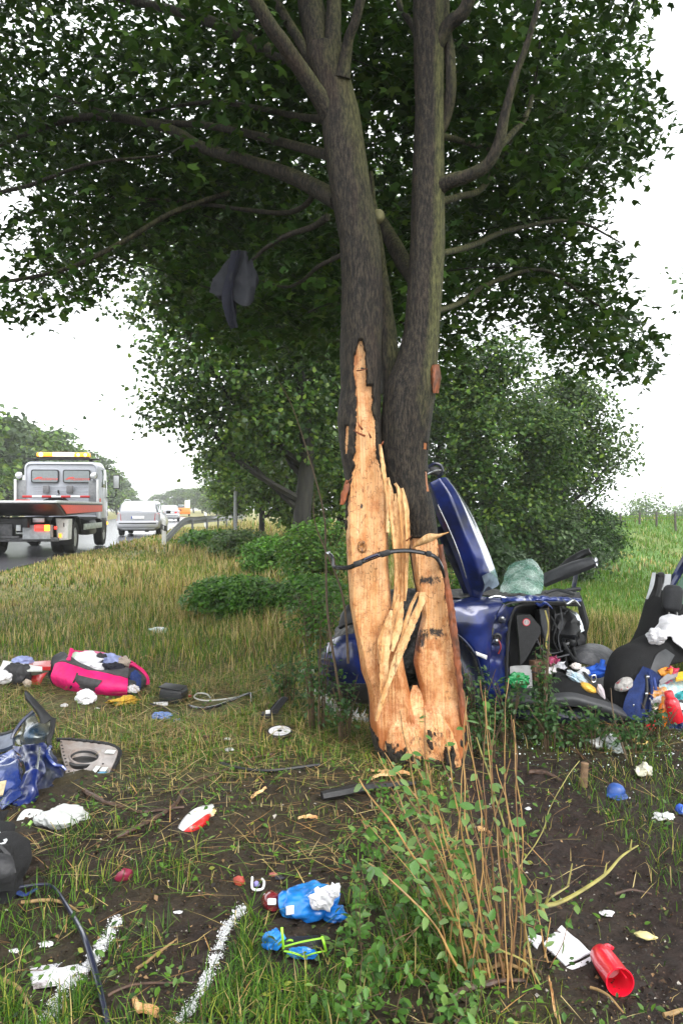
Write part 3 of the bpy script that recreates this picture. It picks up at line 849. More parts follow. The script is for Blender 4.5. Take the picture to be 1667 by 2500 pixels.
def stem(rows, wood, name, seg=220, step=3.0, yoff=0.0, dep=1.0, seed=0.0):
    """a stem from (py, px left, px right) rows; wood: rows of (py, px left, px right) where the bark is gone"""
    rows = sorted(rows); py0, py1 = rows[0][0], rows[-1][0]
    pys = np.arange(py0, py1 + step, step); n = len(pys)
    a = np.array(rows, float)
    l = np.interp(pys, a[:, 0], a[:, 1]); r = np.interp(pys, a[:, 0], a[:, 2])
    k = np.array([.25, .5, .25])
    for _ in range(4):
        l = np.convolve(np.pad(l, 1, 'edge'), k, 'valid'); r = np.convolve(np.pad(r, 1, 'edge'), k, 'valid')
    th = np.linspace(0, 2 * PI, seg, endpoint=False)
    sc = TY / F
    z = H0 + (HY - pys) * sc
    cx = ((l + r) / 2 - CX) * sc; rx = (r - l) / 2 * sc; ry = rx * dep
    TH, Z = np.meshgrid(th, z)
    lump = 1 + 0.03 * np.sin(3 * TH + 2.1 * Z + seed) + 0.02 * np.sin(5 * TH - 3.3 * Z + 2 * seed) + 0.012 * np.sin(9 * TH + 7 * Z)
    lump = lump + 0.004 * RNG.normal(size=TH.shape)
    front = np.sin(TH) < 0.25
    X = cx[:, None] + rx[:, None] * np.cos(TH) * (1 + (lump - 1) * 0.5); Y = TY + yoff + ry[:, None] * np.sin(TH) * lump
    PX = CX + X / TY * F; PY = np.broadcast_to(pys[:, None], X.shape)
    mask = np.zeros(X.shape, bool)
    for w in wood:
        wa = np.array(sorted(w), float)
        def rag(o):
            v = np.array([8 * noise.noise(Vector((p * .016, o, seed))) + 6 * noise.noise(Vector((p * .05, o + 3, seed))) + 4 * noise.noise(Vector((p * .16, o + 7, seed))) for p in pys])
            return np.broadcast_to(v[:, None], PY.shape)
        jag = rag(0.5); jag2 = rag(9.5)
        ok = (PY >= wa[0, 0]) & (PY <= wa[-1, 0])
        wl = np.interp(PY, wa[:, 0], wa[:, 1]); wr = np.interp(PY, wa[:, 0], wa[:, 2])
        amp = np.clip((wr - wl) / 60, 0.2, 1)
        mask |= ok & front & (PX > wl + jag * amp) & (PX < wr + jag2 * amp)
    foot = np.full(PX.shape, -9.0)
    for i, j in zip(*np.where((PY > 1735) & front)):
        q = Vector((PX[i, j] * .03, PY[i, j] * .016, seed)); foot[i, j] = noise.noise(q) + .6 * noise.noise(q * 2.6) + .35 * noise.noise(q * 6)
    mask &= ~(foot > 1.05 - 1.1 * np.clip((PY - 1740) / 110, 0, 1))
    # bark stands proud of the wood
    inset = np.where(mask, 0.0, 0.009)
    # the torn faces are flat, with long grooves
    fl = TY + yoff - (.66 + .05 * np.sin(Z * 3.1 + seed)) * ry[:, None] + .006 * np.sin(Z * 9 + seed) - .05 * (X - cx[:, None]) * np.sin(Z * 2.3 + seed)
    gr = .0022 * np.sin(X * 330 + 5 * np.sin(Z * 3.3) + seed) * np.sin(Z * 5 + X * 40) + .0016 * np.sin(X * 720 + 8 * np.sin(Z * 2.1)) + .0022 * np.sin(Z * 38 + X * 25) * np.sin(Z * 17 - X * 60)
    Y = np.where(mask, np.maximum(Y, fl) + gr, Y)
    X = X + inset * np.cos(TH); Y = Y + inset * np.sin(TH)
    V = np.stack([X, Y, np.broadcast_to(Z, X.shape)], -1)
    idx = np.arange(n * seg).reshape(n, seg)
    nx_ = np.roll(idx, -1, 1)
    Q = np.stack([idx[1:], nx_[1:], nx_[:-1], idx[:-1]], -1)
    isw = (mask[1:] & mask[:-1] & np.roll(mask, -1, 1)[1:] & np.roll(mask, -1, 1)[:-1])
    # attributes: R algae on the right-hand side, for wood R dark smears and G red stain
    alg = np.clip(np.cos(TH) * 0.5 + 0.1 - 0.15 * (np.sin(TH) > 0), 0, 1) * np.clip(1.2 - (PY - 300) / 900.0, 0.2, 1)
    return V, Q, isw, alg, PX, PY

def put(name, V, Q, sel, cols, m, parent):
    q = Q[sel]
    u, inv = np.unique(q.ravel(), return_inverse=True)
    o = big(name, V.reshape(-1, 3)[u] - np.array(parent.location), inv.reshape(-1, 4), m, cols.reshape(-1, 3)[u], parent)
    return o

Lrows = [(120, 752, 838), (160, 748, 842), (268, 784, 872), (375, 796, 888), (482, 812, 904), (589, 832, 923), (696, 838, 930), (803, 836, 930), (857, 834, 928), (947, 836, 926), (1000, 829, 926), (1024, 827, 926), (1075, 831, 928), (1126, 838, 933),
         (1180, 848, 942), (1228, 848, 944), (1305, 845, 946), (1381, 848, 946), (1420, 850, 950), (1476, 854, 955), (1532, 864, 964), (1589, 875, 980), (1639, 882, 988), (1673, 895, 996), (1708, 901, 1003), (1740, 902, 1020), (1763, 902, 1030), (1813, 912, 1040), (1855, 925, 1050), (1900, 930, 1060)]
Lwood = [[(838, 876, 884), (860, 868, 888), (890, 862, 890), (920, 861, 892), (945, 867, 893), (948, 867, 908), (1000, 869, 911), (1050, 869, 914), (1100, 868, 914), (1140, 864, 919), (1180, 853, 936), (1205, 850, 960), (1300, 840, 980), (1420, 838, 980), (1532, 850, 1000), (1600, 862, 1020), (1700, 885, 1060), (1763, 890, 1060), (1790, 922, 1065), (1850, 940, 1070), (1900, 945, 1080)],
         [(1044, 845, 852), (1075, 843, 851), (1110, 843, 848)]]
Rrows = [(-60, 1012, 1083), (54, 1013, 1081), (268, 1018, 1081), (482, 1009, 1083), (589, 1005, 1083), (696, 998, 1077), (803, 990, 1069), (860, 976, 1066), (884, 968, 1065), (947, 940, 1062), (1024, 934, 1051), (1075, 934, 1045), (1126, 938, 1042), (1177, 946, 1045), (1228, 958, 1055),
         (1279, 985, 1064), (1310, 1000, 1067), (1364, 1006, 1077), (1420, 1014, 1088), (1504, 1032, 1104), (1560, 1018, 1107), (1617, 1010, 1116), (1673, 1023, 1125), (1708, 1026, 1128), (1740, 1000, 1131), (1763, 995, 1134), (1813, 990, 1140), (1869, 985, 1150), (1900, 985, 1155)]
Rwood = [[(1312, 1006, 1062), (1330, 990, 1070), (1364, 985, 1070), (1420, 990, 1082), (1504, 1000, 1096), (1560, 1000, 1100), (1617, 990, 1110), (1673, 1000, 1122), (1763, 970, 1134), (1830, 970, 1142), (1900, 970, 1150)],
         [(893, 1052, 1062), (910, 1046, 1072), (935, 1044, 1066), (962, 1052, 1060)], [(1082, 1030, 1042), (1100, 1028, 1040)], [(1150, 1034, 1048), (1200, 1036, 1048)]]
for rows, wood, nm, sd, yo in ((Lrows, Lwood, 'left', 0.4, 0.0), (Rrows, Rwood, 'right', 2.2, 0.03)):
    V, Q, isw, alg, PX, PY = stem(rows, wood, nm, seed=sd, yoff=yo)
    if nm == 'left': alg = np.clip(alg * 1.5, 0, 1) * np.clip((950 - PY) / 650, 0.15, 1)
    else: alg = np.clip((np.cos(np.linspace(0, 2 * PI, 220, endpoint=False))[None, :] - .08) * 2.2, 0, 1) * np.clip((1080 - PY) / 250, 0, 1)
    c = np.zeros(V.shape); c[..., 0] = alg * 0.75
    put('trunk', V, Q, ~isw, c, M_tbark, maple)
    low = sst(1690, 1830, PY)
    smear = low * 0.17
    c = np.zeros(V.shape)
    if nm == 'right':
        g = lambda cx_, cy_, sx, sy: np.exp(-((PX - cx_) / sx) ** 2 - ((PY - cy_) / sy) ** 2)
        smear = smear + 0.30 * g(1045, 1415, 32, 14) + 0.22 * g(1035, 1548, 30, 22) + 0.25 * g(1075, 1545, 20, 14) + 0.26 * g(1020, 1575, 16, 26) + 0.12 * g(1090, 1690, 30, 30)
    else:
        g = lambda cx_, cy_, sx, sy: np.exp(-((PX - cx_) / sx) ** 2 - ((PY - cy_) / sy) ** 2)
        smear = smear + 0.36 * g(882, 1236, 3.5, 7) + 0.35 * g(886, 905, 24, 2.5) + 0.15 * g(895, 1700, 20, 30)
    edge = np.clip(np.abs(PX - np.interp(PY, np.array(sorted(rows))[:, 0], np.array(sorted(rows)).mean(1) * 0 + (np.array(sorted(rows))[:, 1] + np.array(sorted(rows))[:, 2]) / 2)) / 50, 0, 1) ** 4
    c[..., 0] = smear; c[..., 1] = low * 0.22 + 0.16 * edge + (0.24 * sst(1450, 1680, PY)) + 0.35 * (PY < 1000) * np.exp(-((PX - 866) / 9) ** 2) * (nm == 'left') + (0.9 if nm == 'right' else 0) * (PY < 1250)
    up = (PY[1:] < 1250) if nm == 'right' else np.zeros(isw.shape, bool)
    put('bare_wood', V, Q, isw & ~up, c, M_wood, maple)
    if up.any(): put('scraped_patches', V, Q, isw & up, c, M_wood, maple)['kind'] = 'stuff'

# the merged foot between the two stems
V, Q, isw, alg, PX, PY = stem([(1672, 1008, 1016), (1690, 1000, 1030), (1708, 988, 1048), (1735, 955, 1082), (1763, 932, 1105), (1813, 925, 1122), (1870, 935, 1135), (1900, 940, 1140)], [[(1660, 800, 1300), (1900, 800, 1300)]], 'foot', seed=5.1, yoff=-0.005, dep=.85)
c = np.zeros(V.shape); c[..., 0] = .10 + .06 * sst(1740, 1850, PY); c[..., 1] = .18
put('bare_wood', V, Q, isw, c, M_wood, maple); c[...] = 0; put('trunk', V, Q, ~isw, c, M_tbark, maple)

# third thin stem behind, and the stub
def limb(pts, rad, name='branch', mat_=None, n=10):
    P = [at(*p) for p in pts]
    V, Fc = tube(P, rad, n, len(P) * 6)
    V = [v + Vector((noise.noise(v * 9), noise.noise(v * 9 + Vector((5, 5, 5))), 0)) * 0.006 for v in V]
    o = obj(name, V, Fc, mat_ or M_tbark, maple)
    ca = o.data.color_attributes.new('col', 'FLOAT_COLOR', 'POINT')
    nr = np.zeros(len(V) * 3); o.data.vertices.foreach_get('normal', nr); nr = nr.reshape(-1, 3)
    cc = np.ones((len(V), 4)); cc[:, :3] = 0; cc[:, 0] = np.clip(0.25 + 0.35 * nr[:, 0] + 0.3 * nr[:, 2], 0, 1)
    ca.data.foreach_set('color', cc.ravel())
    return P
LIMBS = []
def L_(pts, rad): LIMBS.append((limb(pts, rad), rad)); 
LIMBS_SPEC = [
    ([(958, 960, 4.85), (950, 860, 4.85), (938, 720, 4.9), (924, 600, 4.95), (915, 520, 5.0), (905, 420, 5.1)], [.075, .06, .045, .03, .02, .012]),
    ([(818, 300, 4.68), (765, 215, 4.6), (708, 130, 4.5), (645, 40, 4.4), (590, -60, 4.3), (520, -200, 4.2)], [.07, .05, .045, .042, .036, .02]),
    ([(800, 250, 4.7), (762, 160, 4.75), (725, 90, 4.8), (672, 0, 4.9), (620, -90, 5)], [.05, .035, .03, .026, .02]),
    ([(795, 200, 4.75), (775, 90, 4.8), (757, 0, 4.85), (745, -120, 4.9), (740, -400, 5)], [.10, .085, .07, .06, .03]),
    ([(808, 190, 4.68), (812, 100, 4.7), (815, 0, 4.75), (820, -150, 4.8)], [.06, .05, .045, .03]),
    ([(835, 190, 4.62), (850, 100, 4.55), (868, 50, 4.5), (885, -20, 4.45), (900, -120, 4.4)], [.05, .03, .027, .024, .018]),
    ([(742, 165, 4.6), (677, 134, 4.8), (590, 90, 5.0), (500, 48, 5.3), (400, 20, 5.6), (230, -20, 6)], [.03, .045, .04, .035, .03, .015]),
    ([(800, 290, 4.75), (740, 287, 5), (620, 262, 5.4), (500, 250, 5.8), (350, 275, 6.2)], [.03, .02, .018, .015, .008]),
    ([(805, 380, 4.75), (740, 362, 5.0), (620, 330, 5.3), (500, 306, 5.6), (320, 290, 6), (120, 230, 6.5)], [.035, .03, .026, .022, .016, .008]),
    ([(825, 490, 4.72), (775, 462, 4.9), (700, 425, 5.1), (600, 392, 5.3), (500, 362, 5.5), (380, 305, 5.8), (180, 290, 6.2), (-60, 380, 6.6)], [.06, .05, .042, .038, .034, .028, .02, .01]),
    ([(775, 465, 4.9), (740, 505, 5.2), (690, 520, 5.5), (600, 512, 5.8), (420, 490, 6.2), (200, 480, 6.6)], [.02, .018, .016, .014, .011, .006]),
    ([(800, 530, 4.8), (760, 555, 5.0), (700, 575, 5.2), (650, 605, 5.3), (605, 640, 5.4), (540, 655, 5.5)], [.024, .02, .018, .015, .010, .005]),
    ([(838, 620, 4.75), (780, 650, 5.0), (730, 690, 5.3), (690, 700, 5.6), (620, 680, 5.9)], [.016, .013, .011, .009, .004]),
    ([(1066, 110, 4.7), (1095, 60, 4.65), (1130, 30, 4.6), (1155, -40, 4.55), (1170, -160, 4.5)], [.045, .042, .038, .034, .02]),
    ([(1070, 330, 4.76), (1090, 280, 4.74), (1100, 210, 4.7), (1098, 130, 4.72), (1088, 60, 4.75), (1085, -60, 4.8)], [.03, .034, .032, .03, .026, .02]),
    ([(1060, 470, 4.72), (1092, 445, 4.66), (1140, 430, 4.6), (1190, 400, 4.55), (1217, 350, 4.5), (1232, 280, 4.45), (1255, 190, 4.4), (1290, 90, 4.35), (1320, -20, 4.3), (1350, -150, 4.2)], [.05, .042, .035, .031, .026, .02, .018, .016, .014, .008]),
    ([(1214, 362, 4.5), (1245, 330, 4.6), (1280, 290, 4.7), (1300, 230, 4.8), (1310, 150, 4.9)], [.022, .018, .016, .012, .006]),
    ([(1050, 500, 4.8), (1120, 480, 5.0), (1170, 465, 5.2), (1205, 420, 5.4), (1260, 330, 5.7), (1400, 260, 6)], [.026, .022, .02, .017, .014, .007]),
    ([(1030, 110, 4.75), (1005, 60, 4.85), (980, 20, 4.9), (965, -40, 5)], [.03, .022, .02, .016]),
    ([(1015, 690, 4.78), (985, 640, 4.95), (955, 585, 5.1), (935, 540, 5.3)], [.045, .055, .05, .03]),
    ([(1070, 330, 4.8), (1130, 345, 5.2), (1210, 370, 5.6), (1330, 380, 6.1), (1460, 420, 6.6)], [.022, .02, .017, .013, .006]),
    ([(1065, 760, 4.8), (1120, 740, 5.3), (1200, 690, 5.8), (1330, 660, 6.2), (1450, 740, 6.5), (1560, 790, 6.7)], [.02, .018, .018, .015, .012, .006]),
    ([(1070, 620, 4.8), (1150, 600, 5.2), (1250, 560, 5.7), (1400, 540, 6.2), (1510, 590, 6.5)], [.022, .02, .018, .014, .006]),
    ([(-150, 560, 6.4), (-20, 480, 6.2), (80, 450, 6), (220, 400, 5.8), (400, 380, 5.7)], [.02, .018, .016, .012, .008]),
    ([(-100, 700, 6.0), (60, 680, 5.9), (180, 650, 5.8), (300, 590, 5.8), (420, 520, 5.9), (560, 470, 6.0)], [.01, .014, .016, .018, .02, .02]),
]
for pts, rad in LIMBS_SPEC: L_(pts, rad)
V, Fc = blob(at(925, 528, 4.85), (.035, .035, .045), amp=.12, seed=4, floor=False, sub=3)
obj('burl', V, Fc, PM('pale_lichen', (0.16, 0.15, 0.07), rough=.8, bump=.5), maple)

# splintered wood between the stems
def strip(rows, Y, dY, nm, mt=None, bulge=0.02, thick=0.02, amp=0.0025, seed=0):
    """rows (py, px left, px right)"""
    ry_ = np.arange(rows[0][0], rows[-1][0] + .1, 5.0); A_ = np.array(rows, float)
    l_ = np.interp(ry_, A_[:, 0], A_[:, 1]); r_ = np.interp(ry_, A_[:, 0], A_[:, 2]); w_ = np.minimum((r_ - l_) * .10, 3.0)
    l_ = l_ + w_ * np.array([noise.noise(Vector((q * .07, seed, 0))) * 1.6 + noise.noise(Vector((q * .14, seed, 5))) for q in ry_])
    r_ = r_ + w_ * np.array([noise.noise(Vector((q * .07, seed, 9))) * 1.6 + noise.noise(Vector((q * .14, seed, 14))) for q in ry_])
    rows = list(zip(ry_, l_, r_))
    a = [at(l, py, Y) for py, l, r in rows]; c = [at(r, py, Y + dY) for py, l, r in rows]
    V, Fc = ruled([a, c], max(28, int(len(rows) * 1.5)), 12, bulge, thick, amp, 16, seed)
    o = obj(nm, V, Fc, mt or M_split, maple)
    return o
def torn(rows, Y, fr, seed, bulge):
    """a torn board as slivers side by side, each with its own ends and depth"""
    r_ = random.Random(seed)
    for i, (f0, f1, y0, y1) in enumerate(fr):
        A_ = np.array(rows, float); ys = np.arange(y0, y1 + .1, 12.0); out = []
        for y in ys:
            l = np.interp(y, A_[:, 0], A_[:, 1]); r = np.interp(y, A_[:, 0], A_[:, 2])
            t0 = min((y - y0) / 26, 1); t1 = min((y1 - y) / 40, 1); k = max(min(t0, t1), .06)
            a_, b_ = l + (r - l) * f0, l + (r - l) * f1; m_ = (a_ + b_) / 2; out.append((y, m_ + (a_ - m_) * k, m_ + (b_ - m_) * k))
        strip(out, Y + r_.uniform(-.012, .012), r_.uniform(-.006, .016), 'splinter', seed=seed + i, bulge=bulge, thick=.014)
torn([(1165, 944, 960), (1195, 945, 988), (1241, 947, 997), (1305, 956, 1000), (1381, 963, 995), (1448, 962, 993), (1476, 956, 990), (1532, 938, 982), (1610, 926, 962)], 4.60,
     [(0, .30, 1166, 1500), (.27, .55, 1205, 1590), (.52, .80, 1180, 1545), (.77, 1.0, 1192, 1470), (.2, .8, 1400, 1560)], 11, -.014)
torn([(1440, 960, 990), (1500, 946, 984), (1532, 934, 980), (1560, 921, 974), (1589, 922, 966), (1625, 922, 950)], 4.555, [(0, .36, 1490, 1622), (.30, .66, 1450, 1606), (.6, 1.0, 1470, 1590)], 21, -.01)
strip([(1446, 1024, 1038), (1470, 1020, 1036), (1504, 1003, 1022), (1549, 985, 1003), (1580, 970, 990), (1611, 958, 978), (1673, 938, 950), (1720, 924, 934), (1757, 916, 919)], 4.545, .008, 'splinter', seed=3, bulge=-.012, thick=.014)
strip([(1446, 1017, 1021), (1478, 1000, 1007), (1520, 985, 994), (1560, 976, 986), (1590, 968, 976)], 4.56, .006, 'splinter', seed=4, bulge=-.006, thick=.012)
strip([(1085, 925, 929), (1110, 927, 934), (1150, 931, 941), (1190, 937, 944), (1225, 942, 946), (1300, 943, 948)], 4.56, .01, 'splinter', seed=5, bulge=-.006, thick=.01)
strip([(1575, 930, 952), (1640, 926, 946), (1700, 928, 940), (1760, 916, 921)], 4.553, .006, 'splinter', seed=7, bulge=-.008, thick=.01)
fl = [[at(1007, 1336, 4.56), at(1022, 1318, 4.50), at(1043, 1304, 4.46), at(1068, 1304, 4.43), at(1094, 1299, 4.40)], [at(1007, 1338, 4.56), at(1028, 1331, 4.51), at(1050, 1323, 4.47), at(1072, 1312, 4.43), at(1095, 1300, 4.40)]]
V, Fc = ruled(fl, 24, 7, -.012, .008, .004, 18, 6); obj('splinter', V, Fc, M_split, maple)
strip([(1172, 846, 853), (1190, 838, 852), (1210, 833, 847), (1236, 831, 835)], 4.63, .02, 'bark_flap', M_inner, seed=8, thick=.012)
strip([(1330, 1070, 1076), (1400, 1080, 1088), (1500, 1095, 1106), (1600, 1107, 1117), (1680, 1117, 1126), (1770, 1128, 1136)], 4.60, .03, 'bark_flap', M_inner, seed=9, thick=.015, amp=.008)
strip([(890, 1058, 1070), (920, 1056, 1074), (960, 1058, 1068)], 4.62, .06, 'bark_flap', M_inner, seed=10, thick=.01)
# crushed fibres at the top edges of the bare wood
for (x0, y0, x1, y1, r) in ((884, 1048, 872, 1030, 3), (890, 1064, 862, 1050, 3), (905, 1068, 898, 1052, 2.5), (930, 1088, 936, 1076, 3), (846, 1180, 858, 1166, 2), (992, 1320, 1006, 1306, 2), (871, 905, 897, 900, 2)):
    V, Fc = tube([at(x0, y0, 4.585), at((x0 + x1) / 2, (y0 + y1) / 2 + 1, 4.56), at(x1, y1, 4.555)], [r * .0025, r * .002, r * .0006], 6, 6)
    obj('bark_shred', V, Fc, M_inner, maple)
# knot: a ring and a dark eye
M = Matrix.Translation(at(884, 1335, 4.615)) @ Matrix.Rotation(R(90), 4, 'X') @ Matrix.Scale(1.3, 4, (0, 1, 0))
V, Fc = lathe([(.030, -.01), (.028, .004), (.021, .010), (.014, .008), (.009, .0), (.0, -.004)], 22, M)
obj('knot', V, Fc, PM('knot_wood', (0.42, 0.19, 0.06), rough=.5, var=.5, scale=40, bump=.5, c2=(0.07, 0.03, 0.012)), maple)

# ------------------------------------------------------------------ the crown
SKYP = [
    [(-400, 870), (-60, 760), (0, 738), (40, 808), (130, 785), (190, 765), (255, 700), (300, 660), (345, 625), (395, 640), (395, 735), (430, 790), (480, 850), (640, 900), (840, 950), (840, 1400), (-400, 1400)],
    [(-200, 600), (0, 590), (62, 640), (0, 680), (-200, 690)], [(-200, 455), (60, 450), (110, 470), (85, 505), (0, 525), (-200, 530)],
    [(1640, -80), (1900, -200), (1900, 1500), (1060, 1400), (1062, 965), (1110, 940), (1150, 870), (1162, 800), (1230, 782), (1310, 790), (1335, 880), (1390, 915), (1450, 905), (1500, 930), (1588, 955), (1600, 890), (1628, 815), (1560, 752),
     (1500, 690), (1525, 610), (1495, 520), (1450, 480), (1540, 440), (1590, 400), (1632, 335), (1600, 240), (1560, 150), (1575, 60), (1610, 10)],
    [(1415, 560), (1490, 520), (1500, 600), (1440, 640)], [(1195, 800), (1290, 770), (1300, 840), (1180, 860)], [(1040, 560), (1062, 540), (1075, 600), (1060, 660)],
    [(400, 860), (900, 900), (900, 1500), (400, 1500)], [(700, 960), (1200, 960), (1200, 1500), (700, 1500)],
]
def open_sky(P, rag=34):
    px, py = proj(P); x_, y_, z_ = P[:, 0], P[:, 1], P[:, 2]
    px = px + rag * (np.sin(5.1 * x_ + 3 * z_) * np.sin(4.3 * y_ - 6 * z_) + .6 * np.sin(11 * z_ + 9 * x_)); py = py + rag * (np.sin(6.1 * z_ - 4 * x_) * np.sin(5 * y_ + 2 * x_) + .6 * np.sin(13 * x_ - 8 * y_))
    ins = np.zeros(len(P), bool)
    for s in SKYP: ins |= in_poly(px, py, s)
    return ins
TRK = [(735, -900), (840, -900), (900, 200), (930, 620), (935, 1000), (820, 1000), (826, 620), (740, 200)]
TRK2 = [(1000, -900), (1120, -900), (1120, 330), (1090, 700), (1060, 1000), (930, 1000), (985, 700), (1010, 300)]
def gen_crown(n, box, spray, sig, near_limit):
    X = RNG.uniform(box[0], box[1], n); Y = RNG.uniform(box[2], box[3], n); Z = RNG.uniform(box[4], box[5], n)
    P = np.stack([X, Y, Z], 1)
    e = ((X - 0.3) / 7.2) ** 2 + ((Y - 5.6) / 5.4) ** 2 + ((Z - 4.6) / 4.9) ** 2
    ok = (e < 1) & ~open_sky(P)
    px, py = proj(P)
    # limbs hang free in front: no leaves before the stems and near limbs
    mid = (px > 560) & (px < 1330) & (py > -400)
    ok &= ~(mid & (Y < near_limit))
    ok &= ~((px > -300) & (px < 1900) & (py > -100) & (Y < 5.2))
    ok &= ~((px > 180) & (px < 1450) & (py > -60) & (Y < 5.9))
    ok &= ~((px > 470) & (px < 660) & (py > 560) & (py < 850) & (Y < 6.0))
    # uneven: airy pockets between sprays
    q = np.array([noise.noise(Vector(p) * 1.15) + 0.5 * noise.noise(Vector(p) * 2.6 + Vector((9, 9, 9))) for p in P])
    ok &= q > -0.11
    return P[ok]
cen = np.concatenate([gen_crown(19000, (-6.2, 6.6, 3.4, 10.6, 2.2, 6.6), 0, 0, 5.15), gen_crown(5000, (-6.2, 6.6, 0.8, 10.6, 6.4, 9.4), 0, 0, 5.15)])
# sprays along the hand-set limbs
ext = []
for P, rad in LIMBS:
    c_ = cr(P, 30)
    for i, p in enumerate(c_):
        if i > 9:
            for _ in range(3):
                ext.append(Vector(p) + Vector((random.gauss(0, .3), abs(random.gauss(0, .35)) + 0.35, random.gauss(0, .22))))
ext = np.array([tuple(e) for e in ext]); px_, py_ = proj(ext)
ext = ext[~open_sky(ext) & ~((px_ > 470) & (px_ < 660) & (py_ > 560) & (py_ < 850) & (ext[:, 1] < 6.0)) & ~((px_ > 700) & (px_ < 1180) & (ext[:, 1] < 5.2))]
cen = np.concatenate([cen, ext])
print('sprays', len(cen))
k = 13
P = np.repeat(cen, k, 0) + RNG.normal(0, 1, (len(cen) * k, 3)) * np.array([.17, .17, .085])
ins = open_sky(P) & (RNG.random(len(P)) < .96)
pxx, pyy = proj(P)
ins |= (in_poly(pxx, pyy, TRK) | in_poly(pxx, pyy, TRK2)) & (P[:, 1] < 5.0)
P = P[~ins]
tone = np.repeat(np.clip(1 + .22 * RNG.normal(size=len(cen)), .5, 1.6), k)[~ins]
Nn = np.stack([RNG.normal(0, .55, len(P)), RNG.normal(0, .55, len(P)) - .15, np.full(len(P), .75)], 1)
lc = mixcol(len(P), [(0.024, 0.066, 0.008), (0.036, 0.088, 0.010), (0.055, 0.115, 0.013), (0.085, 0.15, 0.016)], [.3, .35, .25, .1]) * tone[:, None]
scatter('crown', P - np.array(maple.location), Nn, RNG.uniform(.055, .098, len(P)), MAPLE3_V, MAPLE3_F, lc, M_leaf, maple)
print('maple leaves', len(P))
# twigs through the crown
mb = MB()
rs = np.random.default_rng(5)
for i in rs.choice(len(cen), 700, replace=False):
    a = Vector(cen[i]); d = Vector((rs.normal() * .25, rs.normal() * .25, rs.normal() * .12))
    px, py = proj(np.array([tuple(a)]))
    if (700 < px[0] < 1130 and a.y < 5.3) or open_sky(np.array([tuple(a - d * 1.5), tuple(a + d * 1.5)])).any(): continue
    mb.add(tube([a - d * 1.2, a + Vector((0, 0, .03)), a + d * 1.2], [.006, .0045, .002], 4, 5))
o = obj('twigs', *mb.out(), M_bark, maple); o['kind'] = 'stuff'
# ================================================================== ON THE ROAD
M_silver = PM('silver_paint', (0.42, 0.43, 0.46), rough=0.3, metal=0.35, var=0.05, coat=0.6)
M_cabgrey = PM('grey_cab_paint', (0.52, 0.54, 0.60), rough=0.35, var=0.06, scale=2, coat=0.4)
M_black = PM('black_plastic', (0.012, 0.012, 0.013), rough=0.5, var=0.2, bump=0.1, bscale=60)
M_steel = PM('dirty_steel', (0.10, 0.10, 0.105), rough=0.5, metal=0.5, var=0.35, scale=5)
M_pale = PM('pale_metal', (0.62, 0.64, 0.66), rough=0.4, metal=0.2, var=0.1)
M_rubber = PM('tyre_rubber', (0.018, 0.018, 0.018), rough=0.8, var=0.2, bump=0.2)
M_glassd = PM('dark_car_glass', (0.10, 0.13, 0.14), rough=0.06, var=0.1, spec=0.9, coat=0.8)
M_glassg = PM('grey_car_glass', (0.20, 0.23, 0.24), rough=0.08, var=0.08, spec=0.8)
M_redband = PM('red_reflective_band', (0.80, 0.06, 0.03), rough=0.4, var=0.08, scale=10)
M_red = PM('red_lens', (0.55, 0.015, 0.015), rough=0.2, var=0.05, coat=0.5)
M_redlit = PM('lit_red_lens', (0.9, 0.03, 0.02), rough=0.2, var=0.0, emit=1.2)
M_orlit = PM('lit_orange_lens', (1.0, 0.30, 0.02), rough=0.2, var=0.1, emit=1.6)
M_amber = PM('glowing_amber', (1.0, 0.28, 0.02), rough=0.2, var=0.15, scale=14, emit=0.9)
M_amberhot = PM('flashing_beacon', (1.0, 0.62, 0.12), rough=0.2, var=0.0, emit=4.0)
M_signlit = PM('lit_roof_sign', (1.0, 0.62, 0.52), rough=0.3, var=0.1, scale=16, emit=0.55)
M_white = PM('white_paint', (0.78, 0.78, 0.78), rough=0.45, var=0.05)
M_redw = PM('red_paint', (0.50, 0.02, 0.02), rough=0.4, var=0.1)
M_hub = PM('wheel_rim', (0.45, 0.46, 0.48), rough=0.4, metal=0.7, var=0.2)
M_text = PM('red_lettering', (0.85, 0.09, 0.06), rough=0.5, var=0.0)

def text_mesh(body, size, M, m, name, parent, depth=0.0015, shear=0.0):
    cu = bpy.data.curves.new(name, 'FONT'); cu.body = body; cu.size = size; cu.extrude = depth; cu.align_x = 'CENTER'; cu.align_y = 'CENTER'; cu.shear = shear
    cu.resolution_u = 3
    to = bpy.data.objects.new(name, cu); COL.objects.link(to)
    bpy.context.view_layer.update()
    me = bpy.data.meshes.new_from_object(to)
    bpy.data.objects.remove(to); bpy.data.curves.remove(cu)
    me.transform(M); me.materials.clear(); me.materials.append(m)
    return link(name, me, parent, world=False)

def wheel(name, x, y, r, w, root, face=1, rim=M_hub, dual=False):
    M = Matrix.Translation((x, y, r)) @ Matrix.Rotation(R(90), 4, 'Y')
    h = w / 2
    o = obj(name, *lathe([(r * .60, -h), (r * .93, -h), (r, -h * .7), (r, h * .7), (r * .93, h), (r * .60, h), (r * .60, -h)], 28, M), M_rubber, root, local=True)
    s = face
    prof = [(r * .61, s * h * .9), (r * .57, s * h * .75), (r * .42, s * h * .45), (r * .22, s * h * .55), (r * .16, s * h * .95), (0.0001, s * h * 1.0)]
    obj('rim', *lathe(prof, 24, M), rim, o, local=True)
    return o

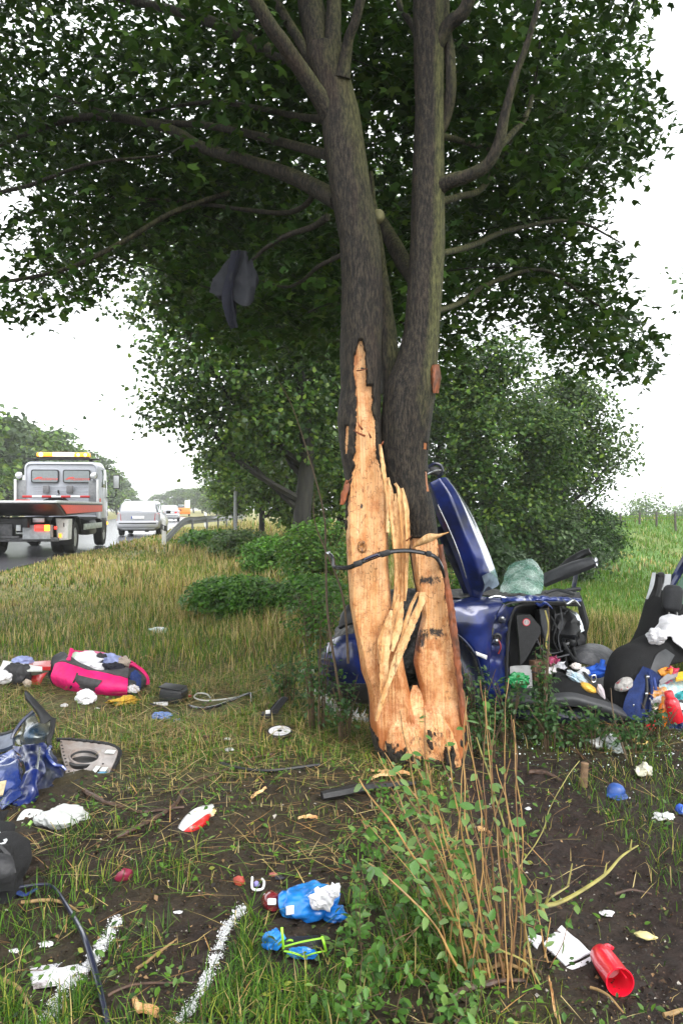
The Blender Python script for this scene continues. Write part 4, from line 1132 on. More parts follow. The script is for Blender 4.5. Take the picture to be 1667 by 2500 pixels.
# ------------------------------------------------------------------ recovery truck
p0 = at(140, 1228, 17.6)
ang = math.atan2(0.125, 1.0)                      # the road bends left
tr = T('recovery_truck', 'grey flatbed recovery truck with flashing orange roof beacons', 'truck', (p0.x - 1.27 * math.cos(ang), p0.y - 1.27 * math.sin(ang), 0.33), ang)
def tb(name, *shapes, m=M_black, parent=tr, smooth=True):
    mb = MB()
    for s in shapes: mb.add(s)
    return obj(name, *mb.out(), m, parent, local=True, smooth=smooth)
# flat bed: thin tail that deepens forward
prof = [(0, 1.30), (5.75, 1.30), (5.75, 1.06), (0.95, 0.98), (0.0, 1.255)]
bed = tb('flatbed', prism([(-1.25, y, z) for y, z in prof], (2.5, 0, 0)), m=PM('dark_bed', (0.03, 0.03, 0.033), rough=0.5, metal=0.3, var=0.3), smooth=False)
tb('edge_rail', rbox((0, 0.0, 1.31), (2.52, 0.05, 0.05), .01), rbox((1.245, 2.9, 1.312), (0.05, 5.7, 0.06), .01), rbox((-1.245, 2.9, 1.312), (0.05, 5.7, 0.06), .01), m=M_pale, parent=bed)
tb('side_panel', prism([(1.255, y, z) for y, z in [(0.10, 1.285), (5.72, 1.285), (5.72, 1.255), (0.25, 1.245)]], (0.012, 0, 0)), m=M_steel, parent=bed, smooth=False)
tb('reflective_band', prism([(1.256, y, z) for y, z in [(0.38, 1.24), (5.70, 1.25), (5.70, 1.065), (1.0, 1.03)]], (0.014, 0, 0)), m=M_redband, parent=bed, smooth=False)
# underframe
tb('chassis', rbox((.42, 4.2, .82), (.12, 7.2, .22), .01), rbox((-.42, 4.2, .82), (.12, 7.2, .22), .01), rbox((0, 1.0, .80), (1.0, .25, .24), .01), rbox((0, 3.4, .70), (.9, .8, .35), .02),
   rbox((0, 2.55, .42), (1.7, .16, .16), .05), rbox((0, 6.9, .45), (1.6, .14, .14), .04), rbox((.1, 2.55, .42), (.34, .3, .34), .1), m=M_black)
tb('rear_crossbeam', rbox((0, .92, .42), (2.2, .12, .10), .02), m=M_steel)
for s in (1, -1):
    lb = tb('lamp_box', rbox((s * .62, .95, .60), (.62, .35, .34), .02), m=PM('grey_box', (0.36, 0.38, 0.40), rough=.5, var=.2))
    tb('tail_lamp', rbox((s * .70, .76, .70), (.22, .06, .14), .015), m=M_redlit, parent=lb)
    tb('indicator_lamp', rbox((s * .87, .76, .70), (.12, .06, .14), .015), m=M_orlit, parent=lb)
    tb('bracket_plate', rbox((s * .66, .84, .88), (.26, .03, .10), .005), m=M_pale, parent=lb)
    tb('marker_lamp', rbox((s * 1.03, .9, .70), (.06, .05, .07), .015), m=M_redlit)
tb('winch_box', rbox((-.10, .98, .62), (.34, .3, .36), .02), rbox((-.02, .9, .48), (.5, .2, .06), .01), m=M_steel)
tb('beam_lamp', rbox((.22, .80, .70), (.11, .05, .14), .01), m=M_pale)
tl = tb('tool_locker', prism([(.98, 1.30, .38), (1.22, 1.30, .40), (1.24, 1.30, .90), (.94, 1.30, .92)], (0, .42, 0)), m=PM('pale_locker', (0.60, 0.61, 0.60), rough=.5, var=.15, scale=5), smooth=False)
tb('locker_door', prism([(1.00, 1.288, .41), (1.20, 1.288, .43), (1.215, 1.288, .87), (.965, 1.288, .89)], (0, .01, 0)), m=PM('pale_locker_door', (0.70, 0.71, 0.70), rough=.4, var=.1), parent=tl, smooth=False)
tb('reflector', rbox((1.05, 1.282, .50), (.07, .012, .10), .003), m=M_amber, parent=tl)  # given the beacons' glow, though a reflector is no lamp
tb('locker_handle', rbox((1.14, 1.276, .76), (.02, .015, .10), .004), m=M_black, parent=tl)
for s in (1, -1):
    for x_, dd in ((1.02, 0), (.74, 1)):
        wheel('wheel', s * x_, 2.55, .42, .25, tr, s)
    wheel('wheel', s * .98, 6.9, .42, .26, tr, s)
    # arched mudguards
    G = []
    for k in range(13):
        a = R(8 + k * 13.6); G.append((2.55 + .52 * math.cos(a), .42 + .52 * math.sin(a)))
    V, Fc = ruled([[(s * .62, y, z) for y, z in G], [(s * 1.2, y, z) for y, z in G]], 14, 3, 0, .02)
    obj('mudguard', V, Fc, M_black, tr, local=True)
tb('mud_flap', rbox((1.0, 2.02, .50), (.44, .02, .50), .005), m=M_black)
tb('side_guard', rbox((1.19, 4.7, .66), (.04, 2.6, .16), .01), m=PM('pale_guard', (0.42, 0.46, 0.42), rough=.5, var=.3, scale=4))
tb('fuel_tank', rbox((1.0, 4.8, .62), (.36, 1.0, .42), .08), m=M_steel)
tb('plate_holder', rbox((-.46, .74, .52), (.52, .02, .11), .004), m=M_white)
# cab
cx0, cyb, cyf = 0.0, 6.05, 7.75
def cab_ring(y, w, zt, zb, rr=.16):
    h = w / 2; P = []
    for (sx, zz, a0) in ((1, zt, 0), (-1, zt, 90)):
        for k in range(6):
            a = R(a0 + k * 18); P.append((sx * (h - rr) + rr * math.cos(a), y, zz - rr + rr * math.sin(a)))
    P += [(-h, y, zb), (h, y, zb)]
    return P
rings = [cab_ring(6.05 + .06, 1.98, 2.46, .95, .14), cab_ring(6.05, 2.06, 2.50, .90), cab_ring(6.10, 2.14, 2.56, .86, .2), cab_ring(7.1, 2.16, 2.60, .80, .2), cab_ring(7.45, 2.16, 2.5, .6, .2), cab_ring(7.8, 2.12, 1.75, .6, .12)]
V = []; Fc = []
for r_ in rings: V += r_
q = len(rings[0])
for i in range(len(rings) - 1):
    for k in range(q): Fc.append((i * q + k, i * q + (k + 1) % q, (i + 1) * q + (k + 1) % q, (i + 1) * q + k))
Fc.append(tuple(range(q))); Fc.append(tuple(reversed(range((len(rings) - 1) * q, len(rings) * q))))
cab = obj('cab', V, Fc, M_cabgrey, tr, local=True)
def rrect(cx, cz, w, h, r, y, n=5):
    P = []
    for sx, sz, a0 in ((1, 1, 0), (-1, 1, 90), (-1, -1, 180), (1, -1, 270)):
        for k in range(n + 1):
            a = R(a0 + 90 * k / n); P.append((cx + sx * (w / 2 - r) + r * math.cos(a), y, cz + sz * (h / 2 - r) + r * math.sin(a)))
    return P
for s in (1, -1):
    w = obj('rear_window', *prism(rrect(s * .46, 2.12, .80, .40, .06, 6.012), (0, .06, 0)), M_black, tr, local=True, smooth=False)
    obj('pane', *prism(rrect(s * .46, 2.12, .74, .34, .05, 6.004), (0, .03, 0)), M_glassg, w, local=True, smooth=False)
    sw = [(s * .46 + x_, 5.997, 2.12 + z_) for x_, z_ in ((-.34, -.10), (-.22, -.03), (-.10, -.02), (-.05, -.05), (-.16, -.06), (-.24, -.09))]
    obj('swoosh', *prism(sw, (0, .004, 0)), M_text, w, local=True, smooth=False)
    text_mesh('Assistance', .13, Matrix.Translation((s * .46 + .10, 5.999, 2.045)) @ Matrix.Rotation(R(90), 4, 'X'), M_text, 'lettering', w, shear=.3)
for zz in (1.80, 1.66, 1.52, 1.38):
    tb('panel_rib', rbox((0, 6.045, zz), (1.6, .03, .018), .006), m=PM('rib_shadow_paint', (0.36, 0.38, 0.42), rough=.4), parent=cab)
for x_ in (-.40, .28):
    tb('air_duct', rbox((x_, 5.93, 1.72), (.18, .14, .24), .03), m=PM('grey_duct', (0.17, 0.17, 0.18), rough=.5))
tb('wiper_hook', rbox((-.06, 5.98, 1.66), (.05, .08, .09), .015), rbox((-.04, 5.97, 1.60), (.03, .06, .06), .01), m=M_black)
tb('roof_rack', rbox((0, 6.45, 2.66), (2.1, .5, .035), .012), rbox((.8, 6.45, 2.62), (.05, .4, .08), .01), rbox((-.8, 6.45, 2.62), (.05, .4, .08), .01), m=M_black)
lbz = 2.77
lbar = tb('light_bar', rbox((0, 6.40, lbz - .06), (1.55, .26, .05), .02), m=M_black)
tb('beacon_lens', rbox((-.55, 6.40, lbz + .02), (.46, .24, .14), .05), m=M_amber, parent=lbar)
tb('beacon_lens', rbox((.55, 6.40, lbz + .02), (.46, .24, .14), .05), m=M_amber, parent=lbar)
for x_, r_ in ((-.64, .07), (.45, .05), (.66, .05)):
    obj('beacon_flash', *blob((x_, 6.28, lbz + .02), (r_, .02, r_), amp=0.02, floor=False, sub=2), M_amberhot, lbar, local=True)
tb('roof_sign', rbox((0, 6.40, lbz + .02), (.62, .22, .15), .01), m=M_signlit, parent=lbar)
# front boards, striped bar, work lamps
for s in (1, -1):
    b = tb('side_board', rbox((s * 1.16, 5.55, 1.66), (.05, .09, .68), .01), rbox((s * 1.02, 5.60, 1.66), (.26, .02, .66), .004), m=PM('board_grey', (0.27, 0.28, 0.29), rough=.5, var=.15))
    tb('board_edge', rbox((s * 1.165, 5.49, 1.66), (.07, .04, .70), .01), m=M_white, parent=b)
    M = Matrix.Translation((s * 1.06, 5.50, 2.12)) @ Matrix.Rotation(R(90), 4, 'X')
    wl = obj('work_lamp', *lathe([(.0001, -.10), (.07, -.09), (.105, -.02), (.11, .03), (.10, .035)], 20, M), M_steel, tr, local=True)
    obj('lamp_glass', *lathe([(.10, .036), (.06, .055), (.0001, .06)], 20, M), PM('lamp_glass', (0.75, 0.77, 0.78), rough=.1, metal=.6, var=.1), wl, local=True)
    tb('lamp_stalk', rbox((s * 1.06, 5.52, 2.03), (.03, .03, .1), .008), m=M_black)
nb = 7
for k in range(nb):
    x_ = -.95 + 1.9 * (k + .5) / nb
    M = Matrix.Translation((x_, 5.45, 1.50)) @ Matrix.Rotation(R(90), 4, 'Y')
    obj('warning_bar', *lathe([(.035, -.95 / nb), (.035, .95 / nb)], 12, M), M_redw if k % 2 == 0 else M_white, tr, local=True)
hm = MB()
for k in range(4):
    hm.add(tube([(-.45 + .1 * k, 5.5, 1.32), (-.25 + .1 * k, 5.45, 1.42 + .04 * k), (.15 + .08 * k, 5.5, 1.42 - .03 * k), (.45, 5.6, 1.31)], .022, 6, 14))
obj('winch_hoses', *hm.out(), M_black, tr, local=True)
tb('winch', rbox((0, 5.6, 1.38), (.5, .22, .16), .04), m=M_steel)
tb('red_marker', rbox((-.92, 5.35, 1.36), (.42, .03, .10), .01), m=M_redband)
tb('cab_side_badge', rbox((1.075, 6.5, 1.40), (.02, .35, .12), .004), m=M_redband)
# doors and mirrors
for s in (1, -1):
    d = tb('cab_door', rbox((s * 1.078, 6.95, 1.55), (.02, .9, 1.5), .03), m=M_cabgrey)
    tb('door_window', rbox((s * 1.086, 6.95, 2.08), (.015, .78, .55), .03), m=M_glassd, parent=d)
    ma = obj('mirror_arm', *tube([(s * 1.08, 7.5, 1.50), (s * 1.35, 7.45, 1.52), (s * 1.40, 7.45, 1.75)], .016, 6, 10), M_black, tr, local=True)
    obj('mirror_arm', *tube([(s * 1.06, 7.3, 2.42), (s * 1.25, 7.42, 2.40), (s * 1.38, 7.45, 2.30)], .016, 6, 10), M_black, tr, local=True)
    mi = tb('mirror', rbox((s * 1.40, 7.45, 2.0), (.20, .08, .46), .03), m=M_black)
    tb('mirror_glass', rbox((s * 1.40, 7.405, 2.0), (.165, .01, .40), .02), m=M_pale, parent=mi)
    tb('fender_lamp', rbox((s * 1.08, 7.6, .68), (.05, .06, .09), .01), m=M_orlit)
tb('sun_visor', rbox((0, 7.58, 2.46), (1.9, .28, .04), .015, Matrix.Rotation(R(-20), 4, 'X')), m=M_black)
tb('step_well', rbox((1.0, 7.0, .62), (.2, .9, .5), .04), rbox((-1.0, 7.0, .62), (.2, .9, .5), .04), m=M_black)

# ------------------------------------------------------------------ cars
def loft(stations):
    """stations: (y, [(x, z) half profile from the bottom up]) mirrored across x = 0"""
    V = []; Fc = []; n = len(stations[0][1])
    for y, pr in stations:
        V += [(x, y, z) for x, z in pr] + [(-x, y, z) for x, z in reversed(pr)]
    m = 2 * n
    for i in range(len(stations) - 1):
        for k in range(m): Fc.append((i * m + k, i * m + (k + 1) % m, (i + 1) * m + (k + 1) % m, (i + 1) * m + k))
    Fc.append(tuple(reversed(range(m)))); Fc.append(tuple(range((len(stations) - 1) * m, len(stations) * m)))
    bm = bmesh.new(); vs = [bm.verts.new(v) for v in V]
    for f in Fc: bm.faces.new([vs[i] for i in f])
    bmesh.ops.recalc_face_normals(bm, faces=bm.faces); bm.verts.index_update()
    out = [v.co.copy() for v in bm.verts], [tuple(v.index for v in f.verts) for f in bm.faces]
    bm.free(); return out

def car(name, label, loc, rz, estate=True, paint=M_silver, group=None):
    c = T(name, label, 'car', loc, rz, group)
    def b(nm, *sh, m=M_black, p=c, smooth=True):
        mb = MB()
        for s in sh: mb.add(s)
        return obj(nm, *mb.out(), m, p, local=True, smooth=smooth)
    lo = [(0.04, [(.60, .28), (.78, .36), (.83, .50), (.84, .62), (.80, .70), (.78, .92), (.70, .95)]),
          (0.25, [(.68, .24), (.84, .34), (.87, .50), (.88, .62), (.87, .78), (.85, .93), (.74, .97)]),
          (1.0, [(.70, .22), (.86, .32), (.88, .50), (.885, .66), (.88, .82), (.86, .95), (.76, .98)]),
          (2.8, [(.70, .22), (.86, .30), (.88, .50), (.885, .66), (.88, .80), (.86, .92), (.76, .95)]),
          (4.0, [(.68, .22), (.84, .32), (.86, .50), (.87, .62), (.84, .70), (.80, .78), (.70, .82)]),
          (4.5, [(.55, .26), (.68, .34), (.72, .48), (.70, .56), (.66, .60), (.60, .64), (.50, .66)])]
    body = b('body', loft(lo), m=paint)
    if estate:
        cabst = [(0.12, [(.76, .94), (.74, 1.0), (.70, 1.06)]), (0.34, [(.78, .94), (.70, 1.28), (.62, 1.36)]), (0.55, [(.79, .94), (.68, 1.38), (.58, 1.45)]), (2.2, [(.80, .93), (.68, 1.40), (.56, 1.47)]), (2.75, [(.80, .92), (.66, 1.34), (.54, 1.40)]), (3.6, [(.78, .88), (.72, .92), (.6, .93)])]
    else:
        cabst = [(0.75, [(.74, .93), (.70, .96), (.62, .98)]), (1.35, [(.78, .93), (.64, 1.30), (.54, 1.36)]), (2.2, [(.80, .93), (.66, 1.34), (.54, 1.41)]), (2.6, [(.80, .92), (.64, 1.30), (.52, 1.36)]), (3.4, [(.78, .88), (.70, .92), (.6, .93)])]
    b('cabin', loft(cabst), m=paint)
    # glass: panes just proud of the cabin
    if estate:
        rw = [(-.60, .14, 1.01), (.60, .14, 1.01), (.54, .325, 1.32), (-.54, .325, 1.32)]
        sp = [(1.05, 1.00, 1.32, 1.62), (0.45, 1.0, 1.02, 0), ]
    else:
        rw = [(-.58, .84, 1.0), (.58, .84, 1.0), (.50, 1.30, 1.31), (-.50, 1.30, 1.31)]
    n_ = Vector((0, -.86, .5)) * .012
    b('rear_window', prism([Vector(v) + n_ for v in rw], (0, .02, -.005)), m=M_glassd, smooth=False)
    for s in (1, -1):
        ys = (0.62, 1.42, 1.50, 2.42) if estate else (1.42, 1.85, 1.92, 2.6)
        for k, (ya, yb) in enumerate(((ys[0], ys[1]), (ys[2], ys[3]))):
            q = [(s * .802, ya, .985), (s * .808, yb, .97), (s * (.700 if k == 0 else .69), yb - (.0 if k == 0 else .12), 1.335), (s * (.715 if k == 0 else .705), ya + (.16 if k == 0 and not estate else 0.04), 1.325)]
            b('side_window', prism(q, (s * .012, 0, .004)), m=M_glassd, smooth=False)
        if estate:
            q = [(s * .795, .24, 1.0), (s * .80, .56, .99), (s * .71, .56, 1.32), (s * .72, .40, 1.30)]
            b('quarter_window', prism(q, (s * .012, 0, .004)), m=M_glassd, smooth=False)
            b('tail_lamp', prism([(s * .70, .025, .94), (s * .835, .20, .95), (s * .875, .22, .64), (s * .66, .018, .64)], (0, .05, 0)), m=M_red, smooth=False)
            b('roof_rail', tube([(s * .60, .5, 1.46), (s * .60, .6, 1.50), (s * .60, 2.1, 1.52), (s * .60, 2.25, 1.48)], .014, 6, 12), m=M_pale)
        else:
            b('tail_lamp', prism([(s * .44, .02, .84), (s * .82, .06, .84), (s * .85, .10, .70), (s * .44, .015, .70)], (0, .05, 0)), m=M_red, smooth=False)
        mi = b('mirror', rbox((s * .98, 2.9, .98), (.20, .10, .13), .04), m=M_black)
        for yy in (.85, 3.55):
            wheel('wheel', s * .76, yy, .31, .20, c, s)
        b('wheel_arch', prism([(s * .862, .85 + .37 * math.cos(R(a)), .31 + .37 * math.sin(R(a))) for a in range(-10, 191, 20)], (s * .02, 0, 0)), m=M_black, smooth=False)
    bu = b('bumper', rbox((0, .05, .50), (1.70, .24, .28), .07), m=paint)
    b('bumper_trim', rbox((0, -.065, .53), (1.5, .02, .05), .008), m=M_black, p=bu)
    b('underside', rbox((0, 2.2, .27), (1.3, 3.9, .12), .03), rbox((.35, .15, .22), (.16, .3, .1), .03), m=M_black)
    pl = b('number_plate', rbox((0, .012, .77), (.52, .02, .11), .004), m=M_white)
    b('plate_stripe', rbox((-.24, .0, .77), (.04, .006, .10), .001), m=PM('plate_blue', (.02, .06, .35), rough=.4), p=pl)
    return c

c1 = at(322, 1309, 32.0)
car('estate_car', 'silver estate car driving away just ahead of the truck', (c1.x + .25, 32.0, .335), math.atan2(.13, 1), True)
c2 = at(414, 1274, 66)
car('saloon_car', 'faint silver saloon car further off in the spray', (c2.x, 66, .335), math.atan2(.22, 1), False)
# a far orange van with a pale box, in the mist
v = at(448, 1248, 108)
vn = T('highway_van', 'tiny orange and white van far off in the mist', 'van', (v.x, 108, .33), .2)
obj('body', *rbox((0, 2.2, .75), (1.9, 3.8, .9), .12), PM('orange_paint', (.85, .22, .03), rough=.4), vn, local=True)
obj('cargo_box', *rbox((.55, 2.6, 1.7), (.7, 1.8, 1.1), .06), M_white, vn, local=True)
obj('windscreen', *rbox((-.3, .6, 1.35), (.9, .5, .5), .1), M_glassd, vn, local=True)
for s in (1, -1):
    for yy in (.9, 3.4): wheel('wheel', s * .8, yy, .34, .2, vn, s)

# ------------------------------------------------------------------ guard rail, delineators, lamp post
gr = T('guard_rail', 'steel guard rail ramping up out of the grass beside the road', 'guard rail', at(415, 1310, 33))
path = [at(404, 1318, 27.5), at(428, 1291, 30), at(452, 1270, 32), at(480, 1267, 34), at(520, 1264, 38), at(560, 1262, 44), at(600, 1259, 52)]
Pp = cr(path, 40); V = []; Fc = []
sec = [(.0, -.15), (.04, -.13), (.04, -.06), (.0, -.02), (.0, .02), (.04, .06), (.04, .13), (.0, .15)]
for p in Pp:
    for a, z in sec: V.append((p.x - a, p.y, p.z + z - .05))
for i in range(39):
    for k in range(7):
        a = i * 8 + k; Fc.append((a, a + 1, a + 9, a + 8))
M_galv = PM('galvanised_steel', (0.17, 0.175, 0.18), rough=.45, metal=.6, var=.2)
ob = obj('rail_beam', V, Fc, M_galv, gr); sm_ = ob.modifiers.new('thick', 'SOLIDIFY'); sm_.thickness = .008
for i in (9, 14, 19, 24, 29, 34):
    p = Pp[i]; g_ = float(gz(p.x, p.y)) - .1
    obj('post', *rbox((p.x + .07, p.y, (p.z + g_) / 2), (.08, .1, max(p.z - g_, .2)), .01), M_galv, gr)
def delineator(px, pyt, Y, lab):
    x, y, z = gl(px, 1300, Y); top = H0 + (HY - pyt) / F * Y
    d = T('delineator_post', lab, 'marker post', (x, y, z), -.15, 'white marker posts beside the road')
    h = top - z
    obj('post', *prism([(-.06, -.05, 0), (.06, -.05, 0), (.06, -.05, h - .06), (-.06, -.05, h)], (0, .1, 0)), M_white, d, local=True, smooth=False)
    obj('black_band', *prism([(-.062, -.052, h - .36), (.062, -.052, h - .42), (.062, -.052, h - .24), (-.062, -.052, h - .18)], (0, .104, 0)), M_black, d, local=True, smooth=False)
    obj('reflector', *rbox((0, -.054, h - .30), (.04, .006, .13), .002), M_pale, d, local=True)
delineator(401, 1266, 26, 'white roadside marker post with black band beside the estate car')
delineator(502, 1250, 42, 'white roadside marker post behind the guard rail')
x, y, z = gl(575, 1300, 30)
lp = T('lamp_post', 'plain grey post standing by the verge trees', 'post', (x, y, z))
obj('shaft', *lathe([(.075, 0), (.07, .4), (.055, 2.72 - z), (.05, 2.74 - z), (.0001, 2.75 - z)], 14), PM('grey_concrete', (0.30, 0.31, 0.32), rough=.8, var=.2), lp, local=True)
obj('cap', *lathe([(.058, 2.66 - z), (.06, 2.72 - z), (.03, 2.78 - z), (.0001, 2.79 - z)], 14), M_steel, lp, local=True)

# ------------------------------------------------------------------ fence on the bank
M_post = PM('weathered_post', (0.07, 0.06, 0.05), rough=.85, var=.3, bump=.4)
fe = T('fence', 'wire fence with dark posts along the top of the green bank', 'fence', at(1560, 1275, 37))
tops = []
for px, pt in ((1440, 1259), (1478, 1257), (1514, 1254), (1560, 1252), (1602, 1251), (1648, 1249), (1700, 1247), (1760, 1245)):
    Y = 37.5; b_ = at(px, 1276, Y); g_ = float(gz(b_.x, Y)); t_ = at(px, pt, Y).z
    obj('post', *lathe([(.055, 0), (.05, max(t_ - g_, .35)), (.03, max(t_ - g_, .35) + .03), (.0001, max(t_ - g_, .35) + .035)], 10, Matrix.Translation((b_.x, Y, g_)) @ Matrix.Rotation(random.uniform(-.05, .05), 4, 'Y')), M_post, fe)
    tops.append(Vector((b_.x, Y - .05, max(t_, g_ + .35))))
for dz in (.06, .2, .33):
    obj('wire', *tube([p - Vector((0, 0, dz)) for p in tops], .008, 4, 30), M_steel, fe)
# ================================================================== THE WRECK
M_blue = PM('wet_blue_paint', (0.005, 0.019, 0.15), rough=0.30, metal=0.2, var=0.35, scale=4, c2=(0.004, 0.009, 0.045), coat=1.0, bump=0.03, bscale=220)
M_bluedk = PM('muddy_blue_paint', (0.005, 0.011, 0.055), rough=0.42, metal=0.2, var=0.4, scale=7, c2=(0.03, 0.035, 0.045), coat=0.5, bump=0.15, bscale=40)
M_scuff = PM('scuffed_blue_paint', (0.010, 0.03, 0.18), rough=0.3, metal=0.3, var=0.2, scale=9, c2=(0.42, 0.45, 0.55), coat=0.8, mixlo=0.58, mixhi=0.66)
M_trim = PM('charcoal_trim', (0.016, 0.0165, 0.018), rough=0.5, var=0.25, scale=12, bump=0.15, bscale=120)
M_greytrim = PM('grey_trim', (0.05, 0.052, 0.057), rough=0.5, var=0.2, scale=10, bump=0.1, bscale=150)
M_fabric = PM('black_seat_fabric', (0.007, 0.007, 0.008), rough=0.9, var=0.35, scale=10, bump=0.3, bscale=160)
M_engine = PM('engine_grime', (0.02, 0.02, 0.02), rough=0.6, var=0.6, scale=16, c2=(0.09, 0.085, 0.08), bump=0.6, bscale=40)
M_chrome = PM('bright_metal', (0.6, 0.62, 0.65), rough=0.22, metal=0.9, var=0.15)

def glass_material():
    m = bpy.data.materials.new('crazed_windscreen'); m.use_nodes = True
    t = m.node_tree; N = t.nodes; L = t.links; b = N['Principled BSDF']; out = N['Material Output']
    tc = N.new('ShaderNodeTexCoord')
    v = N.new('ShaderNodeTexVoronoi'); v.feature = 'DISTANCE_TO_EDGE'; v.inputs['Scale'].default_value = 26; L.new(tc.outputs['Object'], v.inputs['Vector'])
    n = N.new('ShaderNodeTexNoise'); n.inputs['Scale'].default_value = 9; n.inputs['Detail'].default_value = 8; L.new(tc.outputs['Object'], n.inputs['Vector'])
    r = N.new('ShaderNodeMapRange'); r.inputs['From Min'].default_value = 0.0; r.inputs['From Max'].default_value = 0.05; r.inputs['To Min'].default_value = 0.95; r.inputs['To Max'].default_value = 0.42; L.new(v.outputs['Distance'], r.inputs['Value'])
    mx = N.new('ShaderNodeMix'); mx.data_type = 'RGBA'; mx.inputs['A'].default_value = (0.24, 0.42, 0.35, 1); mx.inputs['B'].default_value = (0.80, 0.90, 0.86, 1)
    r2 = N.new('ShaderNodeMapRange'); r2.inputs['From Min'].default_value = .42; r2.inputs['From Max'].default_value = .68; L.new(n.outputs['Fac'], r2.inputs['Value']); L.new(r2.outputs[0], mx.inputs['Factor'])
    L.new(mx.outputs['Result'], b.inputs['Base Color']); b.inputs['Roughness'].default_value = .12
    b.inputs['Specular IOR Level'].default_value = .8
    tr = N.new('ShaderNodeBsdfTransparent'); tr.inputs['Color'].default_value = (0.62, 0.85, 0.76, 1)
    ms = N.new('ShaderNodeMixShader'); L.new(r.outputs[0], ms.inputs[0]); L.new(tr.outputs[0], ms.inputs[1]); L.new(b.outputs[0], ms.inputs[2]); L.new(ms.outputs[0], out.inputs['Surface'])
    bp = N.new('ShaderNodeBump'); bp.inputs['Strength'].default_value = .7; bp.inputs['Distance'].default_value = .01; L.new(n.outputs['Fac'], bp.inputs['Height']); L.new(bp.outputs[0], b.inputs['Normal'])
    return m
M_screen = glass_material()

wr = T('wrecked_car', 'crushed blue car with roof and doors cut away behind the stripped tree', 'car', (at(1250, 1700, 5.9).x, 5.9, 0))
def pts(*a): return [at(*p) for p in a]
def sheet(nm, curves, m, nu=24, nv=10, bulge=0, thick=.006, amp=0.0, freq=6, seed=0, parent=None, lin=False, ridged=True):
    V, Fc = ruled([pts(*c) for c in curves], nu, nv, bulge, thick, amp, freq, seed, lin, ridged)
    return obj(nm, V, Fc, m, parent or wr)
def pipe(nm, path, rad, m, parent=None, n=8):
    return obj(nm, *tube(pts(*path), rad, n, len(path) * 6), m, parent or wr)
def slab(nm, poly, Y, depth, m, parent=None):
    return obj(nm, *prism([at(x, y, Y) for x, y in poly], (0, depth, 0)), m, parent or wr, smooth=False)

# bonnet thrown up against the trunk, folded along its length
bon = sheet('bonnet', [
    [(1046, 1190, 5.42), (1056, 1225, 5.42), (1066, 1255, 5.40), (1091, 1311, 5.40), (1115, 1370, 5.42), (1140, 1437, 5.45), (1156, 1467, 5.47)],
    [(1050, 1178, 5.36), (1068, 1225, 5.35), (1086, 1260, 5.34), (1108, 1315, 5.34), (1130, 1372, 5.36), (1150, 1437, 5.40), (1160, 1466, 5.45)],
    [(1072, 1168, 5.36), (1098, 1210, 5.32), (1118, 1260, 5.31), (1140, 1318, 5.31), (1162, 1376, 5.33), (1172, 1420, 5.36), (1170, 1462, 5.42)],
    [(1086, 1166, 5.40), (1113, 1205, 5.36), (1136, 1255, 5.35), (1160, 1315, 5.35), (1184, 1375, 5.37), (1195, 1408, 5.38), (1178, 1445, 5.42)],
    [(1092, 1168, 5.55), (1130, 1220, 5.60), (1154, 1265, 5.62), (1176, 1315, 5.62), (1199, 1372, 5.60), (1213, 1424, 5.58), (1190, 1440, 5.50)]],
    M_blue, 60, 40, 0, .008, .006, 3.2, 3, lin=True)
sheet('bonnet_lip', [[(1176, 1407, 5.33), (1182, 1428, 5.34), (1178, 1447, 5.38)], [(1195, 1398, 5.33), (1198, 1418, 5.34), (1190, 1432, 5.38)], [(1212, 1412, 5.5), (1215, 1428, 5.5), (1200, 1437, 5.45)]], PM('bare_bonnet_edge', (.22, .28, .36), rough=.4, metal=.4, var=.3), 12, 10, -.02, .006, parent=bon)
pipe('bonnet_seam', [(1068, 1232, 5.335), (1095, 1290, 5.325), (1120, 1352, 5.33), (1138, 1412, 5.36)], [.003, .004, .003], M_chrome, bon)
pipe('bonnet_edge', [(1158, 1285, 5.66), (1180, 1340, 5.66), (1200, 1390, 5.64), (1216, 1428, 5.62)], .010, M_bluedk, bon)
sheet('underside_frame', [[(1060, 1290, 5.56), (1084, 1345, 5.56), (1110, 1400, 5.58), (1135, 1460, 5.6)], [(1090, 1280, 5.6), (1120, 1350, 5.6), (1150, 1420, 5.6), (1165, 1460, 5.6)]], M_bluedk, 16, 6, .02, .01, .01, parent=bon)
latch = obj('latch', *rbox(at(1062, 1150, 5.45), (.10, .10, .055), .015, Matrix.Rotation(R(14), 4, 'Y')), M_greytrim, bon)
pipe('latch_bar', [(1044, 1142, 5.4), (1058, 1132, 5.4), (1074, 1136, 5.4), (1079, 1152, 5.4), (1068, 1166, 5.42)], .012, M_bluedk, bon)
pipe('latch_bar', [(1044, 1158, 5.39), (1060, 1150, 5.38), (1078, 1148, 5.4)], .008, M_chrome, bon)

